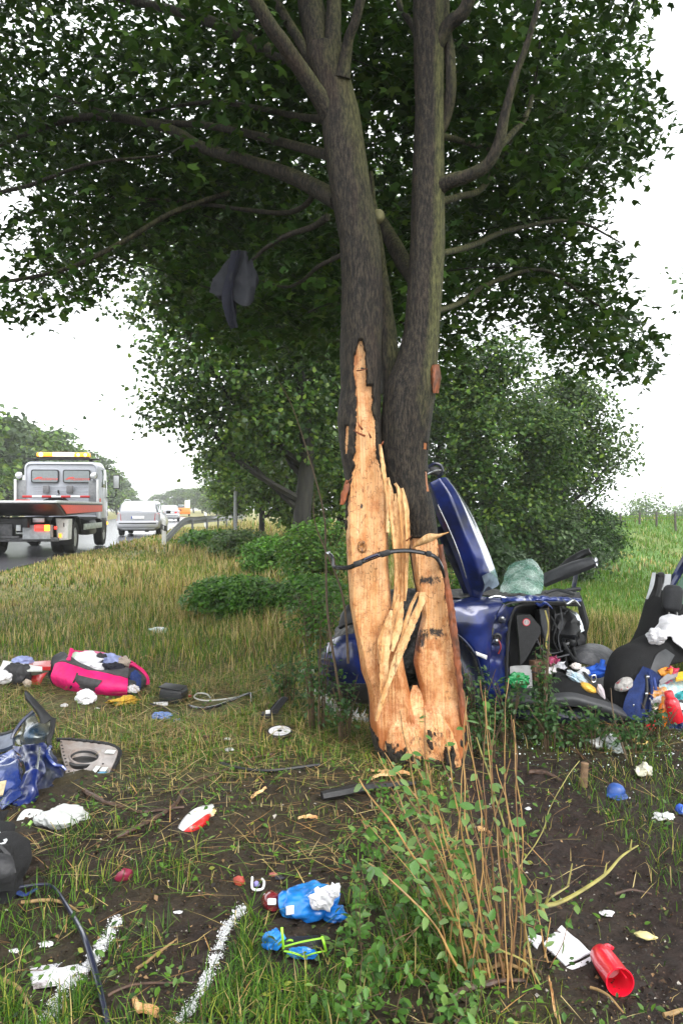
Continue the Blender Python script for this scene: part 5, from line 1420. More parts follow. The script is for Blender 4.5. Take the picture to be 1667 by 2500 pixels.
# front wing and wheel arch
wing = sheet('front_wing', [
    [(1035, 1466, 5.42), (1080, 1464, 5.42), (1140, 1460, 5.43), (1185, 1457, 5.45), (1224, 1458, 5.48)],
    [(1035, 1478, 5.32), (1085, 1478, 5.32), (1140, 1476, 5.33), (1185, 1476, 5.35), (1226, 1474, 5.40)],
    [(1035, 1510, 5.28), (1090, 1515, 5.28), (1140, 1520, 5.28), (1180, 1520, 5.31), (1208, 1505, 5.36)],
    [(1035, 1530, 5.29), (1095, 1534, 5.29), (1145, 1560, 5.30), (1178, 1580, 5.32), (1198, 1570, 5.36)],
    [(1035, 1540, 5.33), (1100, 1541, 5.33), (1146, 1576, 5.33), (1170, 1618, 5.34), (1188, 1675, 5.36)]], M_blue, 50, 30, 0, .008, .010, 5, 5)
pipe('wheel_arch', [(1060, 1538, 5.32), (1107, 1543, 5.31), (1146, 1578, 5.31), (1168, 1620, 5.32), (1182, 1690, 5.34)], .007, M_bluedk, wing)
sheet('inner_wing', [[(1035, 1545, 5.45), (1095, 1545, 5.45), (1140, 1580, 5.45), (1164, 1625, 5.45), (1180, 1700, 5.45)], [(1035, 1640, 5.40), (1090, 1640, 5.40), (1130, 1660, 5.40), (1150, 1690, 5.40), (1165, 1740, 5.42)], [(1035, 1750, 5.6), (1080, 1750, 5.6), (1120, 1755, 5.6), (1140, 1770, 5.6), (1160, 1790, 5.6)]], M_bluedk, 24, 14, -.02, .008, .02, 5, 6)
sheet('side_lamp', [[(1160, 1590, 5.27), (1188, 1600, 5.29)], [(1163, 1600, 5.27), (1186, 1610, 5.29)]], PM('clear_lens', (.75, .72, .72), rough=.15, var=.2, scale=30), 6, 4, -.01, .012, parent=wing)
sheet('scuttle', [[(1090, 1464, 5.45), (1150, 1460, 5.46), (1225, 1458, 5.5), (1330, 1460, 5.6), (1415, 1462, 5.7)], [(1080, 1448, 6.2), (1160, 1440, 6.3), (1240, 1445, 6.3), (1340, 1448, 6.4), (1415, 1450, 6.5)]], M_engine, 30, 14, .0, .012, .03, 8, 8)
# rest of the engine bay behind the trunk
V, Fc = blob(at(1010, 1560, 6.1), (.55, .42, .38), amp=.22, freq=2.4, seed=11, floor=False); obj('engine', V, Fc, M_engine, wr)
# bumper corner on the other side of the trunk
bump_ = sheet('front_bumper', [
    [(786, 1590, 5.75), (800, 1570, 5.60), (825, 1556, 5.52), (860, 1548, 5.50), (920, 1545, 5.52)],
    [(778, 1600, 5.75), (792, 1590, 5.56), (820, 1580, 5.44), (860, 1572, 5.42), (920, 1570, 5.44)],
    [(776, 1625, 5.75), (790, 1628, 5.55), (820, 1632, 5.42), (860, 1632, 5.40), (920, 1632, 5.42)],
    [(782, 1650, 5.78), (796, 1658, 5.58), (824, 1664, 5.46), (862, 1668, 5.44), (920, 1668, 5.46)]], M_blue, 26, 16, 0, .008, .004, 5, 9)
sheet('bumper_grille', [[(775, 1585, 5.76), (778, 1600, 5.74), (784, 1625, 5.73), (790, 1655, 5.75)], [(790, 1582, 5.60), (800, 1600, 5.50), (806, 1630, 5.46), (806, 1660, 5.50)]], M_trim, 14, 6, -.01, .012, parent=bump_)
for k in range(4):
    pipe('grille_bar', [(778, 1605 + 13 * k, 5.70), (792, 1610 + 13 * k, 5.50), (812, 1614 + 13 * k, 5.43)], .007, M_black, bump_)
sheet('under_tray', [[(782, 1652, 5.75), (820, 1666, 5.46), (870, 1670, 5.44), (930, 1670, 5.46)], [(795, 1690, 5.78), (825, 1700, 5.52), (870, 1706, 5.5), (930, 1706, 5.52)], [(815, 1700, 5.9), (840, 1706, 5.8), (880, 1710, 5.8), (930, 1710, 5.8)]], M_trim, 16, 10, -.02, .01, .01, 6, 10)
sheet('headlamp', [[(838, 1500, 5.55), (850, 1480, 5.55), (870, 1470, 5.55)], [(828, 1535, 5.5), (850, 1525, 5.48), (880, 1520, 5.48)]], M_black, 8, 6, -.03, .03)

# door pillar with hinges, and the opening
post = sheet('door_pillar', [
    [(1226, 1474, 5.42), (1208, 1505, 5.38), (1198, 1570, 5.38), (1190, 1640, 5.38), (1188, 1720, 5.40)],
    [(1238, 1482, 5.44), (1228, 1510, 5.42), (1218, 1580, 5.43), (1212, 1640, 5.42), (1208, 1722, 5.42)],
    [(1262, 1478, 5.52), (1244, 1510, 5.52), (1238, 1580, 5.52), (1236, 1640, 5.50), (1236, 1725, 5.48)]], M_blue, 40, 14, .0, .01, .016, 9, 12)
for (x, y) in ((1224, 1513), (1210, 1568)):
    obj('hinge', *rbox(at(x, y, 5.38), (.055, .04, .035), .008, Matrix.Rotation(R(20), 4, 'Y')), M_bluedk, post)
    M = Matrix.Translation(at(x + 2, y - 4, 5.352)) @ Matrix.Rotation(R(90), 4, 'X')
    obj('bolt', *lathe([(.012, -.01), (.014, .0), (.010, .008), (.0001, .01)], 10, M), M_chrome, post)
M = Matrix.Translation(at(1213, 1556, 5.375)) @ Matrix.Rotation(R(90), 4, 'X')
obj('cable_grommet', *lathe([(.030, -.01), (.032, .004), (.020, .012), (.014, .002), (.0001, .0)], 16, M), M_black, post)
pipe('torn_cable', [(1214, 1560, 5.36), (1222, 1578, 5.34), (1216, 1596, 5.35)], .005, PM('red_cable', (.25, .02, .02)), post)
pipe('door_seal', [(1240, 1740, 5.44), (1236, 1640, 5.46), (1240, 1545, 5.47), (1249, 1500, 5.47), (1268, 1478, 5.48), (1330, 1474, 5.56), (1408, 1477, 5.68)], .012, M_black)
pipe('door_seal', [(1222, 1490, 5.40), (1232, 1478, 5.41), (1262, 1470, 5.44), (1330, 1470, 5.5), (1412, 1472, 5.64)], .007, M_black)
sheet('upper_rail', [[(1222, 1457, 5.46), (1290, 1454, 5.52), (1350, 1456, 5.60), (1418, 1459, 5.70)], [(1226, 1468, 5.42), (1290, 1466, 5.48), (1350, 1466, 5.56), (1416, 1470, 5.66)]], M_scuff, 44, 8, -.012, .012, .018, 14, 13)
# interior
sheet('bulkhead', [[(1240, 1485, 6.0), (1300, 1470, 6.1), (1380, 1470, 6.3)], [(1245, 1720, 6.0), (1310, 1640, 6.2), (1370, 1600, 6.3)]], M_trim, 12, 8, 0, .02, .03, 6, 14)
kick = slab('dash_end_panel', [(1260, 1502), (1294, 1500), (1318, 1530), (1320, 1545), (1282, 1612), (1270, 1625), (1266, 1560)], 5.56, .05, M_trim)
M = Matrix.Translation(at(1284, 1519, 5.555)) @ Matrix.Rotation(R(90), 4, 'X')
st_ = obj('airbag_sticker', *lathe([(.027, .0), (.027, .003), (.0001, .0035)], 24, M), PM('sticker_red', (.6, .03, .05), rough=.3, var=0), kick)
obj('sticker_ring', *lathe([(.021, .0036), (.021, .0046), (.017, .0046), (.017, .0036)], 24, M), PM('sticker_white', (.8, .75, .75), rough=.3, var=0), st_)
obj('sticker_figure', *prism([at(1281, 1523, 5.549), at(1286, 1523, 5.549), at(1287, 1517, 5.549), at(1284, 1514, 5.549)], (0, -.001, 0)), MATS['sticker_white'], st_, smooth=False)
V, Fc = blob(at(1352, 1528, 6.05), (.16, .38, .16), amp=.22, freq=2.6, seed=21, floor=False); obj('dashboard', V, Fc, M_trim, wr)
V, Fc = blob(at(1390, 1560, 6.35), (.13, .2, .22), amp=.2, freq=2.2, seed=22, floor=False); obj('dashboard_end', V, Fc, M_black, wr)
sheet('broken_trim', [[(1314, 1488, 5.7), (1322, 1540, 5.66), (1330, 1590, 5.66)], [(1336, 1484, 5.74), (1338, 1535, 5.7), (1336, 1588, 5.7)]], M_greytrim, 12, 6, -.02, .01, .015, 9, 15)
sheet('broken_trim', [[(1352, 1500, 5.75), (1362, 1530, 5.7), (1350, 1570, 5.72)], [(1378, 1496, 5.85), (1384, 1530, 5.8), (1366, 1566, 5.8)]], M_black, 12, 6, -.02, .01, .02, 9, 16)
sheet('broken_trim', [[(1376, 1500, 5.8), (1398, 1512, 5.8), (1414, 1545, 5.8)], [(1380, 1490, 5.85), (1406, 1498, 5.85), (1424, 1540, 5.85)]], M_chrome, 10, 5, 0, .008, .01, 9, 17)
pipe('wiring', [(1330, 1490, 5.62), (1338, 1530, 5.6), (1332, 1575, 5.62), (1344, 1600, 5.64)], .006, PM('yellow_wire', (.5, .42, .12)))
pipe('wiring', [(1344, 1505, 5.64), (1356, 1530, 5.62), (1350, 1562, 5.62), (1362, 1590, 5.64)], .005, M_black)
pipe('wiring', [(1310, 1560, 5.6), (1322, 1585, 5.58), (1345, 1595, 5.6), (1372, 1590, 5.66)], .005, M_greytrim)
M = Matrix.Translation(at(1376, 1555, 5.9)) @ Matrix.Rotation(R(62), 4, 'Y') @ Matrix.Rotation(R(18), 4, 'X')
V = []; Fc = []
for i in range(30):
    for k in range(8):
        a, b = 2 * PI * i / 30, 2 * PI * k / 8
        V.append(M @ Vector(((.185 + .016 * math.cos(b)) * math.cos(a), (.185 + .016 * math.cos(b)) * math.sin(a), .016 * math.sin(b))))
        Fc.append((i * 8 + k, ((i + 1) % 30) * 8 + k, ((i + 1) % 30) * 8 + (k + 1) % 8, i * 8 + (k + 1) % 8))
swl = obj('steering_wheel', V, Fc, M_trim, wr)
obj('wheel_hub', *blob(M @ Vector((0, 0, -.01)), (.07, .07, .07), amp=.08, floor=False, sub=3), M_trim, swl)
# gear lever
pipe('gear_lever', [(1382, 1640, 5.75), (1380, 1605, 5.75), (1383, 1582, 5.75)], [.014, .010, .009], M_black)
obj('gear_knob', *blob(at(1382, 1573, 5.75), (.026, .026, .034), amp=.03, floor=False, sub=3), PM('gloss_black', (.01, .01, .01), rough=.12, coat=1), wr)
# cowl of the far side: roof-pillar stumps
pa = sheet('windscreen_pillar', [[(1330, 1402, 6.05), (1370, 1385, 6.0), (1410, 1370, 5.95), (1446, 1362, 5.9)], [(1327, 1430, 6.0), (1370, 1412, 5.95), (1412, 1396, 5.9), (1452, 1380, 5.86)]], M_greytrim, 20, 10, -.035, .05, .004, 6, 18)
pipe('pillar_edge', [(1328, 1420, 6.1), (1362, 1400, 6.06), (1400, 1380, 6.0), (1450, 1368, 5.95)], .010, PM('rubber_edge', (.12, .2, .2), rough=.4), pa)
obj('torn_end', *blob(at(1452, 1374, 5.88), (.02, .03, .03), amp=.5, freq=3, floor=False, sub=3), M_chrome, pa)
sheet('windscreen_pillar', [[(1358, 1392, 6.6), (1385, 1368, 6.6), (1415, 1348, 6.55), (1438, 1341, 6.5)], [(1362, 1400, 6.55), (1390, 1380, 6.5), (1420, 1360, 6.5), (1441, 1350, 6.45)]], M_trim, 16, 8, -.02, .03, .003, 6, 19)
pipe('far_door_frame', [(1408, 1372, 6.7), (1404, 1410, 6.7), (1400, 1440, 6.7), (1410, 1475, 6.7)], [.02, .022, .02, .02], M_bluedk)
pipe('far_door_frame', [(1360, 1448, 6.65), (1390, 1440, 6.65), (1416, 1438, 6.65)], .016, M_greytrim)
pipe('far_door_frame', [(1412, 1455, 6.3), (1420, 1490, 6.25), (1428, 1525, 6.2), (1424, 1552, 6.2)], [.02, .03, .032, .016], M_trim)
pipe('far_door_frame', [(1395, 1500, 6.3), (1408, 1512, 6.25), (1418, 1535, 6.25)], [.02, .022, .014], M_black)
# crumpled windscreen
sheet('windscreen', [
    [(1196, 1462, 5.70), (1212, 1448, 5.75), (1222, 1425, 5.85), (1228, 1398, 5.95), (1240, 1378, 6.05)],
    [(1235, 1463, 5.62), (1248, 1440, 5.66), (1252, 1415, 5.76), (1262, 1388, 5.88), (1272, 1368, 6.0)],
    [(1282, 1462, 5.60), (1290, 1440, 5.64), (1292, 1415, 5.74), (1292, 1390, 5.84), (1296, 1365, 5.98)],
    [(1318, 1458, 5.66), (1326, 1440, 5.70), (1329, 1420, 5.78), (1328, 1400, 5.88), (1316, 1378, 6.0)]], M_screen, 44, 36, .0, .006, .032, 4.0, 23)
# sill, floor, seats
sheet('sill', [
    [(1236, 1690, 5.38), (1290, 1696, 5.34), (1340, 1696, 5.32), (1392, 1692, 5.30), (1450, 1706, 5.30), (1500, 1722, 5.32), (1532, 1742, 5.34)],
    [(1236, 1704, 5.30), (1290, 1712, 5.28), (1340, 1712, 5.27), (1392, 1706, 5.26), (1450, 1720, 5.26), (1500, 1736, 5.28), (1535, 1752, 5.3)],
    [(1236, 1722, 5.32), (1290, 1728, 5.30), (1340, 1727, 5.30), (1392, 1722, 5.28), (1450, 1732, 5.28), (1500, 1748, 5.30), (1536, 1762, 5.32)]], M_greytrim, 40, 10, 0, .02, .004, 5, 22)
sheet('floor', [[(1236, 1700, 5.38), (1390, 1700, 5.34), (1530, 1750, 5.36), (1680, 1800, 5.4)], [(1250, 1640, 6.3), (1390, 1640, 6.3), (1530, 1650, 6.3), (1680, 1690, 6.3)]], M_trim, 20, 12, 0, .03, .03, 5, 23)
sheet('torn_carpet', [[(1360, 1640, 5.5), (1400, 1652, 5.45), (1440, 1680, 5.4), (1480, 1708, 5.36)], [(1330, 1690, 5.36), (1385, 1694, 5.33), (1440, 1706, 5.32), (1490, 1722, 5.32)]], M_fabric, 20, 8, -.03, .02, .02, 7, 24)
pipe('rocker_panel', [(1236, 1735, 5.45), (1340, 1745, 5.45), (1450, 1752, 5.45), (1540, 1775, 5.45), (1700, 1810, 5.45)], [.05, .055, .05, .05, .06], M_bluedk)
ds = sheet('seat_cushion', [[(1390, 1590, 6.2), (1430, 1578, 6.25), (1470, 1582, 6.25), (1500, 1602, 6.2)], [(1392, 1604, 6.0), (1430, 1600, 5.95), (1470, 1612, 5.95), (1500, 1630, 6.0)], [(1400, 1615, 5.95), (1430, 1622, 5.9), (1470, 1635, 5.9), (1500, 1650, 5.95)]], PM('grey_seat_shell', (.07, .072, .08), rough=.6, var=.3, scale=12, c2=(.16, .16, .17)), 20, 12, -.02, .05, .004, 5, 25)
near = sheet('seat_backrest', [
    [(1490, 1740, 5.52), (1480, 1690, 5.52), (1482, 1640, 5.55), (1496, 1600, 5.6), (1540, 1575, 5.7), (1600, 1545, 5.8), (1640, 1530, 5.85)],
    [(1515, 1745, 5.46), (1515, 1690, 5.44), (1525, 1645, 5.46), (1550, 1612, 5.52), (1590, 1590, 5.62), (1640, 1565, 5.72), (1680, 1550, 5.78)],
    [(1550, 1740, 5.48), (1570, 1695, 5.46), (1588, 1660, 5.46), (1606, 1640, 5.50), (1630, 1625, 5.6), (1670, 1615, 5.68), (1720, 1600, 5.72)]], M_fabric, 36, 16, -.03, .08, .012, 4, 26)
sheet('seat_side_panel', [[(1584, 1640, 5.43), (1600, 1600, 5.5), (1622, 1585, 5.56)], [(1618, 1665, 5.43), (1632, 1625, 5.5), (1645, 1600, 5.56)]], M_greytrim, 12, 8, -.01, .012, .003, 6, 27, parent=near)
far = sheet('far_seat_backrest', [
    [(1535, 1600, 6.35), (1552, 1568, 6.4), (1572, 1525, 6.45), (1585, 1480, 6.5), (1600, 1464, 6.5)],
    [(1580, 1610, 6.15), (1596, 1570, 6.2), (1612, 1530, 6.25), (1626, 1492, 6.3), (1636, 1478, 6.35)],
    [(1640, 1620, 6.2), (1652, 1575, 6.25), (1664, 1540, 6.3), (1680, 1510, 6.35), (1690, 1492, 6.4)]], M_fabric, 26, 14, -.03, .10, .008, 5, 28)
hr = obj('headrest', *rbox(at(1640, 1461, 6.2), (.15, .11, .215), .05, Matrix.Rotation(R(6), 4, 'Y'), 4), PM('dark_headrest', (.03, .031, .035), rough=.7, var=.2, bump=.2, bscale=150), wr)
for dx in (-.03, .035): obj('headrest_post', *tube([at(1640, 1490, 6.2) + Vector((dx, 0, 0)), at(1642, 1520, 6.2) + Vector((dx, 0, 0))], .008, 6, 3), M_chrome, hr)
bp_ = sheet('door_post', [[(1592, 1400, 6.6), (1584, 1435, 6.6), (1574, 1470, 6.6), (1560, 1520, 6.6), (1540, 1580, 6.6)], [(1634, 1402, 6.6), (1626, 1435, 6.6), (1612, 1472, 6.6), (1606, 1520, 6.6), (1590, 1590, 6.6)]], M_trim, 18, 6, -.02, .03, .004, 5, 29)
sheet('pale_edge', [[(1591, 1398, 6.56), (1583, 1436, 6.56), (1576, 1462, 6.56)], [(1600, 1398, 6.55), (1594, 1432, 6.55), (1580, 1463, 6.55)]], M_pale, 8, 4, 0, .02, parent=bp_)
sheet('pale_edge', [[(1622, 1402, 6.55), (1618, 1425, 6.55), (1612, 1440, 6.55)], [(1636, 1402, 6.55), (1634, 1425, 6.55), (1624, 1442, 6.55)]], M_pale, 8, 4, 0, .02, parent=bp_)
obj('belt_bracket', *rbox(at(1612, 1404, 6.53), (.05, .03, .05), .01), M_black, bp_)
pipe('seat_belt', [(1612, 1410, 6.52), (1608, 1440, 6.5), (1600, 1470, 6.45)], .02, M_black, bp_)
pipe('rear_pillar', [(1634, 1432, 6.75), (1652, 1402, 6.75), (1680, 1355, 6.7), (1730, 1290, 6.6)], [.035, .038, .04, .04], M_blue)
sheet('rear_side_window', [[(1646, 1440, 6.78), (1668, 1400, 6.78), (1700, 1350, 6.74)], [(1655, 1500, 6.78), (1700, 1480, 6.78), (1760, 1440, 6.74)]], PM('green_glass', (.16, .28, .22), rough=.1, var=.1), 8, 6, 0, .005)
sheet('rear_quarter', [[(1570, 1742, 5.42), (1610, 1746, 5.40), (1660, 1740, 5.40), (1730, 1690, 5.45), (1790, 1600, 5.6)], [(1580, 1790, 5.42), (1620, 1796, 5.40), (1680, 1800, 5.38), (1760, 1790, 5.40), (1830, 1740, 5.5)]], M_bluedk, 24, 10, -.03, .01, .01, 5, 30)
sheet('rear_floor', [[(1560, 1735, 5.45), (1640, 1745, 5.45), (1760, 1745, 5.45)], [(1560, 1650, 6.4), (1640, 1660, 6.4), (1760, 1660, 6.4)]], M_trim, 12, 8, 0, .03, .02, 5, 31)

# ------------------------------------------------------------------ things lying in and on the wreck
def lump(name, label, cat, px, py, Y, rx, ry, rz, m, amp=.36, freq=1.9, seed=0, rot=0, tilt=0, floor=False, group=None, sub=5):
    if cat in ('scrap', 'wrapper', 'paper', 'cup'):
        r_ = random.Random(seed + int(px)); r = max(rx, rz) * 1.25; C = at(px, py, Y); a_ = r_.uniform(-.7, .7)
        u = Vector((math.cos(a_), 0, math.sin(a_))); v = Vector((-math.sin(a_), .55, math.cos(a_) * .8)); w = u.cross(v).normalized()
        cv = [[C + u * ((i - 2) * .5 * r * r_.uniform(.75, 1.2)) + v * ((j - 1.5) * .5 * r * r_.uniform(.7, 1.2)) + w * r * r_.uniform(-.45, .45) for i in range(5)] for j in range(4)]
        V, Fc = ruled(cv, 22, 18, 0, .004, r * .3, .55 / r, seed)
        return tag(obj(name, V, Fc, m), label, cat, group)
    V, Fc = blob(at(px, py, Y), (rx, ry, rz), R(rot), amp, freq, seed, sub, floor, R(tilt))
    return tag(obj(name, V, Fc, m), label, cat, group)
def cloth(name, label, cat, curves, m, amp=.02, freq=8, seed=0, thick=.008, bulge=0, nu=30, nv=22, group=None):
    V, Fc = ruled([pts(*c) for c in curves], nu, nv, bulge, thick, amp, freq, seed)
    return tag(obj(name, V, Fc, m), label, cat, group)
M_wcloth = PM('white_cloth', (.74, .73, .76), rough=.9, var=.08, scale=8, bump=.25, bscale=60)
M_navy = PM('navy_cloth', (.012, .03, .13), rough=.85, var=.3, scale=14, bump=.3, bscale=90)
M_bluecl = PM('bright_blue_cloth', (.015, .10, .52), rough=.7, var=.25, scale=12, bump=.2)
cloth('t_shirt', 'white t-shirt draped over the black car seat at the right edge', 't-shirt',
      [[(1592, 1545, 5.68), (1604, 1520, 5.72), (1612, 1505, 5.76), (1640, 1498, 5.8), (1690, 1500, 5.85)],
       [(1600, 1560, 5.60), (1625, 1530, 5.62), (1640, 1520, 5.66), (1665, 1515, 5.70), (1700, 1525, 5.75)],
       [(1612, 1556, 5.58), (1640, 1552, 5.58), (1655, 1572, 5.58), (1672, 1590, 5.58), (1705, 1600, 5.6)]], M_wcloth, .03, 6, 41)
lump('sock', 'crumpled white cloth scrap lying under the white t-shirt', 'cloth', 1604, 1552, 5.56, .07, .05, .05, M_wcloth, seed=42)
lump('sneaker', 'grey and red shoe resting against the black seat', 'shoe', 1522, 1671, 5.36, .068, .05, .042, PM('shoe_fabric', (.42, .40, .38), rough=.8, var=.3, scale=20, c2=(.35, .03, .04), mixlo=.56, mixhi=.6), .12, 1.8, 43, 0, -28)
ru = T('rucksack', 'navy blue rucksack with dangling straps below the black seat', 'rucksack', at(1560, 1750, 5.4))
V, Fc = ruled([pts((1572, 1632, 5.42), (1550, 1670, 5.38), (1530, 1710, 5.34), (1520, 1742, 5.34)), pts((1590, 1640, 5.38), (1572, 1680, 5.33), (1556, 1720, 5.29), (1548, 1755, 5.30)), pts((1600, 1650, 5.42), (1592, 1690, 5.38), (1580, 1730, 5.34), (1568, 1762, 5.36))], 22, 14, -.03, .05, .015, 9, 44)
obj('bag_body', V, Fc, M_navy, ru)
pipe('strap', [(1583, 1640, 5.36), (1590, 1680, 5.32), (1586, 1730, 5.30), (1574, 1760, 5.32)], .012, M_navy, ru)
pipe('strap', [(1592, 1645, 5.38), (1600, 1690, 5.33), (1596, 1740, 5.30)], .012, PM('blue_strap', (.02, .05, .22), rough=.6), ru)
pipe('strap', [(1576, 1648, 5.36), (1578, 1690, 5.31), (1568, 1730, 5.28)], .010, M_black, ru)
for x, y in ((1580, 1653), (1577, 1694), (1547, 1722)): obj('buckle', *rbox(at(x, y, 5.29), (.022, .012, .018), .004), M_chrome, ru)
def bottle(name, label, px0, py0, px1, py1, Y, r, m, capm, Y2=None):
    a = at(px0, py0, Y); b = at(px1, py1, Y2 or Y); d = b - a; h = d.length
    M = Matrix.Translation(a) @ Vector((0, 0, 1)).rotation_difference(d).to_matrix().to_4x4()
    t = T(name, label, 'bottle', a)
    obj('bottle_body', *lathe([(.0001, 0), (r * .9, 0), (r, .012), (r, h * .62), (r * .88, h * .72), (r * .55, h * .80), (r * .45, h * .82)], 20, M), m, t)
    obj('cap', *lathe([(r * .62, h * .80), (r * .62, h * .97), (r * .5, h), (.0001, h)], 18, M), capm, t)
    return t
bottle('bottle', 'orange drink bottle lying slanted beside the red bottle', 1614, 1775, 1621, 1700, 5.28, .032, PM('orange_plastic', (.80, .20, .015), rough=.25, coat=.5, var=.1), PM('orange_cap', (.75, .26, .03), rough=.3))
bottle('bottle', 'red plastic bottle standing among the spilled packages', 1652, 1762, 1630, 1688, 5.24, .048, PM('red_plastic', (.62, .015, .03), rough=.25, coat=.5, var=.15), PM('red_cap', (.70, .03, .04), rough=.3))
cloth('magazine', 'pale blue printed paper lying under the yellow packet', 'magazine', [[(1605, 1672, 5.4), (1640, 1660, 5.45), (1700, 1655, 5.5)], [(1612, 1690, 5.34), (1650, 1690, 5.36), (1705, 1690, 5.4)], [(1606, 1700, 5.32), (1650, 1702, 5.32), (1710, 1704, 5.34)]],
      PM('printed_paper', (.36, .62, .72), rough=.5, var=.2, scale=25, c2=(.75, .72, .60)), .02, 7, 45)
cloth('packet', 'yellow packet on top of the spilled papers at the right edge', 'packet', [[(1645, 1645, 5.42), (1670, 1640, 5.44), (1700, 1640, 5.44)], [(1650, 1660, 5.36), (1672, 1658, 5.38), (1702, 1660, 5.38)]], PM('yellow_packet', (.85, .48, .03), rough=.4, var=.15, scale=20), .012, 9, 46, .02)
cloth('leaflet', 'grey leaflet sticking out beside the yellow packet', 'leaflet', [[(1608, 1662, 5.36), (1630, 1645, 5.4), (1655, 1640, 5.42)], [(1612, 1672, 5.33), (1634, 1660, 5.36), (1652, 1652, 5.38)]], PM('grey_paper', (.30, .29, .30), rough=.6), .006, 6, 47)
lump('wrapper', 'crumpled orange and yellow wrapper next to the rucksack', 'wrapper', 1604, 1690, 5.32, .045, .03, .04, PM('orange_wrap', (.70, .28, .04), rough=.35, var=.4, scale=20, c2=(.6, .6, .6)), .3, 2.5, 48)
lump('wrapper', 'pale foil wrapper below the blue printed paper', 'wrapper', 1606, 1706, 5.29, .04, .03, .03, PM('foil', (.5, .5, .52), rough=.3, metal=.4, var=.4), .3, 2.5, 49)
lump('cup', 'crushed red cup under the rucksack', 'cup', 1592, 1772, 5.25, .032, .03, .035, MATS['red_plastic'], .25, 1.6, 50)
lump('plastic_bag', 'blue and yellow bread bag lying on the car floor', 'bag', 1408, 1656, 5.42, .085, .05, .035, PM('bag_print', (.42, .58, .68), rough=.3, var=.2, scale=14, c2=(.6, .62, .64), coat=.3), .2, 2.0, 51, 0, 30)
lump('bread_loaf', 'yellow packed loaf at the end of the bread bag', 'packet', 1434, 1680, 5.36, .055, .04, .03, PM('loaf_yellow', (.80, .45, .06), rough=.4, var=.3, scale=12), .15, 2.0, 52, 0, 28)
lump('blue_cloth', 'bright blue cloth beside the grey seat cushion', 'cloth', 1456, 1638, 5.6, .10, .06, .045, M_bluecl, .35, 2.4, 53, 0, -10)
pipe_b = obj('blue_strap', *tube(pts((1448, 1645, 5.58), (1466, 1625, 5.56), (1471, 1610, 5.56)), .018, 7, 10), M_bluecl); tag(pipe_b, 'bright blue upright strap standing out of the blue cloth', 'strap')
lump('white_shoe', 'slim white sandal near the seat belt buckle', 'shoe', 1466, 1690, 5.35, .022, .03, .06, PM('offwhite_pink', (.70, .62, .66), rough=.6), .15, 2, 54, 0, -18)
bk = T('belt_buckle', 'bright seat belt buckle lying on the torn carpet', 'buckle', at(1448, 1658, 5.38))
V, Fc = rrect, None
ring = [at(1443, 1650, 5.37), at(1452, 1649, 5.37), at(1453, 1663, 5.37), at(1444, 1664, 5.37), at(1443, 1650, 5.37)]
obj('buckle_frame', *tube(ring, .005, 6, 24), M_chrome, bk); obj('webbing', *tube(pts((1447, 1664, 5.37), (1436, 1655, 5.42), (1424, 1640, 5.5)), .014, 6, 10, .3), M_black, bk)
lump('green_bag', 'green plastic bag in the footwell under the dash panel', 'bag', 1264, 1660, 5.46, .075, .04, .05, PM('green_film', (.02, .28, .08), rough=.2, var=.35, scale=12, coat=.6), .35, 2.6, 55)
cloth('paper', 'grey sheet of paper in the footwell above the green bag', 'paper', [[(1244, 1628, 5.6), (1270, 1624, 5.6), (1296, 1626, 5.6)], [(1244, 1690, 5.5), (1270, 1698, 5.48), (1300, 1690, 5.5)]], PM('wet_paper', (.36, .36, .36), rough=.6, var=.15), .015, 6, 56)
slab_ = obj('carton', *rbox(at(1312, 1636, 5.6), (.10, .08, .14), .006, .3), PM('brown_card', (.16, .085, .05), rough=.8, var=.2)); tag(slab_, 'small brown carton beside the green bag', 'carton')
for i, (px, py, r, col, lab, cat) in enumerate(((1351, 1612, .03, (.35, .05, .12), 'small crumpled purple scrap near the gear lever', 'scrap'), (1340, 1640, .035, (.62, .60, .60), 'pale broken plastic bit below the dashboard', 'scrap'), (1366, 1624, .03, (.55, .55, .58), 'small grey bit of plastic left of the gear lever', 'scrap'),
                                              (1318, 1680, .03, (.30, .45, .05), 'lime green scrap below the brown carton', 'scrap'), (1405, 1626, .032, (.78, .70, .66), 'pale round lid right of the gear lever', 'lid'), (1422, 1640, .03, (.7, .7, .72), 'white paper scrap beside the blue cloth', 'paper'))):
    lump('scrap' if cat == 'scrap' else cat, lab, cat, px, py, 5.5, r, r * .8, r * .7, PM('scrap%d' % i, col, rough=.4, var=.3, scale=20), .35, 2.4, 60 + i)
# white foam and clothes under the wreck
for i, (px, py, w, col, lab) in enumerate(((1462, 1812, .06, (.62, .62, .60), 'crumpled white rag under the sill of the wreck'), (1484, 1806, .07, (.60, .60, .62), 'torn white plastic beside the white rag under the wreck'), (1505, 1822, .055, (.50, .55, .54), 'pale green-grey plastic scrap under the wreck'),
                                     (1560, 1802, .05, (.6, .45, .15), 'yellow and white wrapper under the rear of the wreck'), (1570, 1880, .06, (.55, .53, .42), 'pale crumpled tissue on the soil right of the blue cap'))):
    g = gp(px, py + 14); V, Fc = blob(g, (w, w * .7, w * .6), i, .35, 2.4, 70 + i); tag(obj('rag', V, Fc, PM('rag%d' % i, col, rough=.7, var=.35, scale=16)), lab, 'rag')

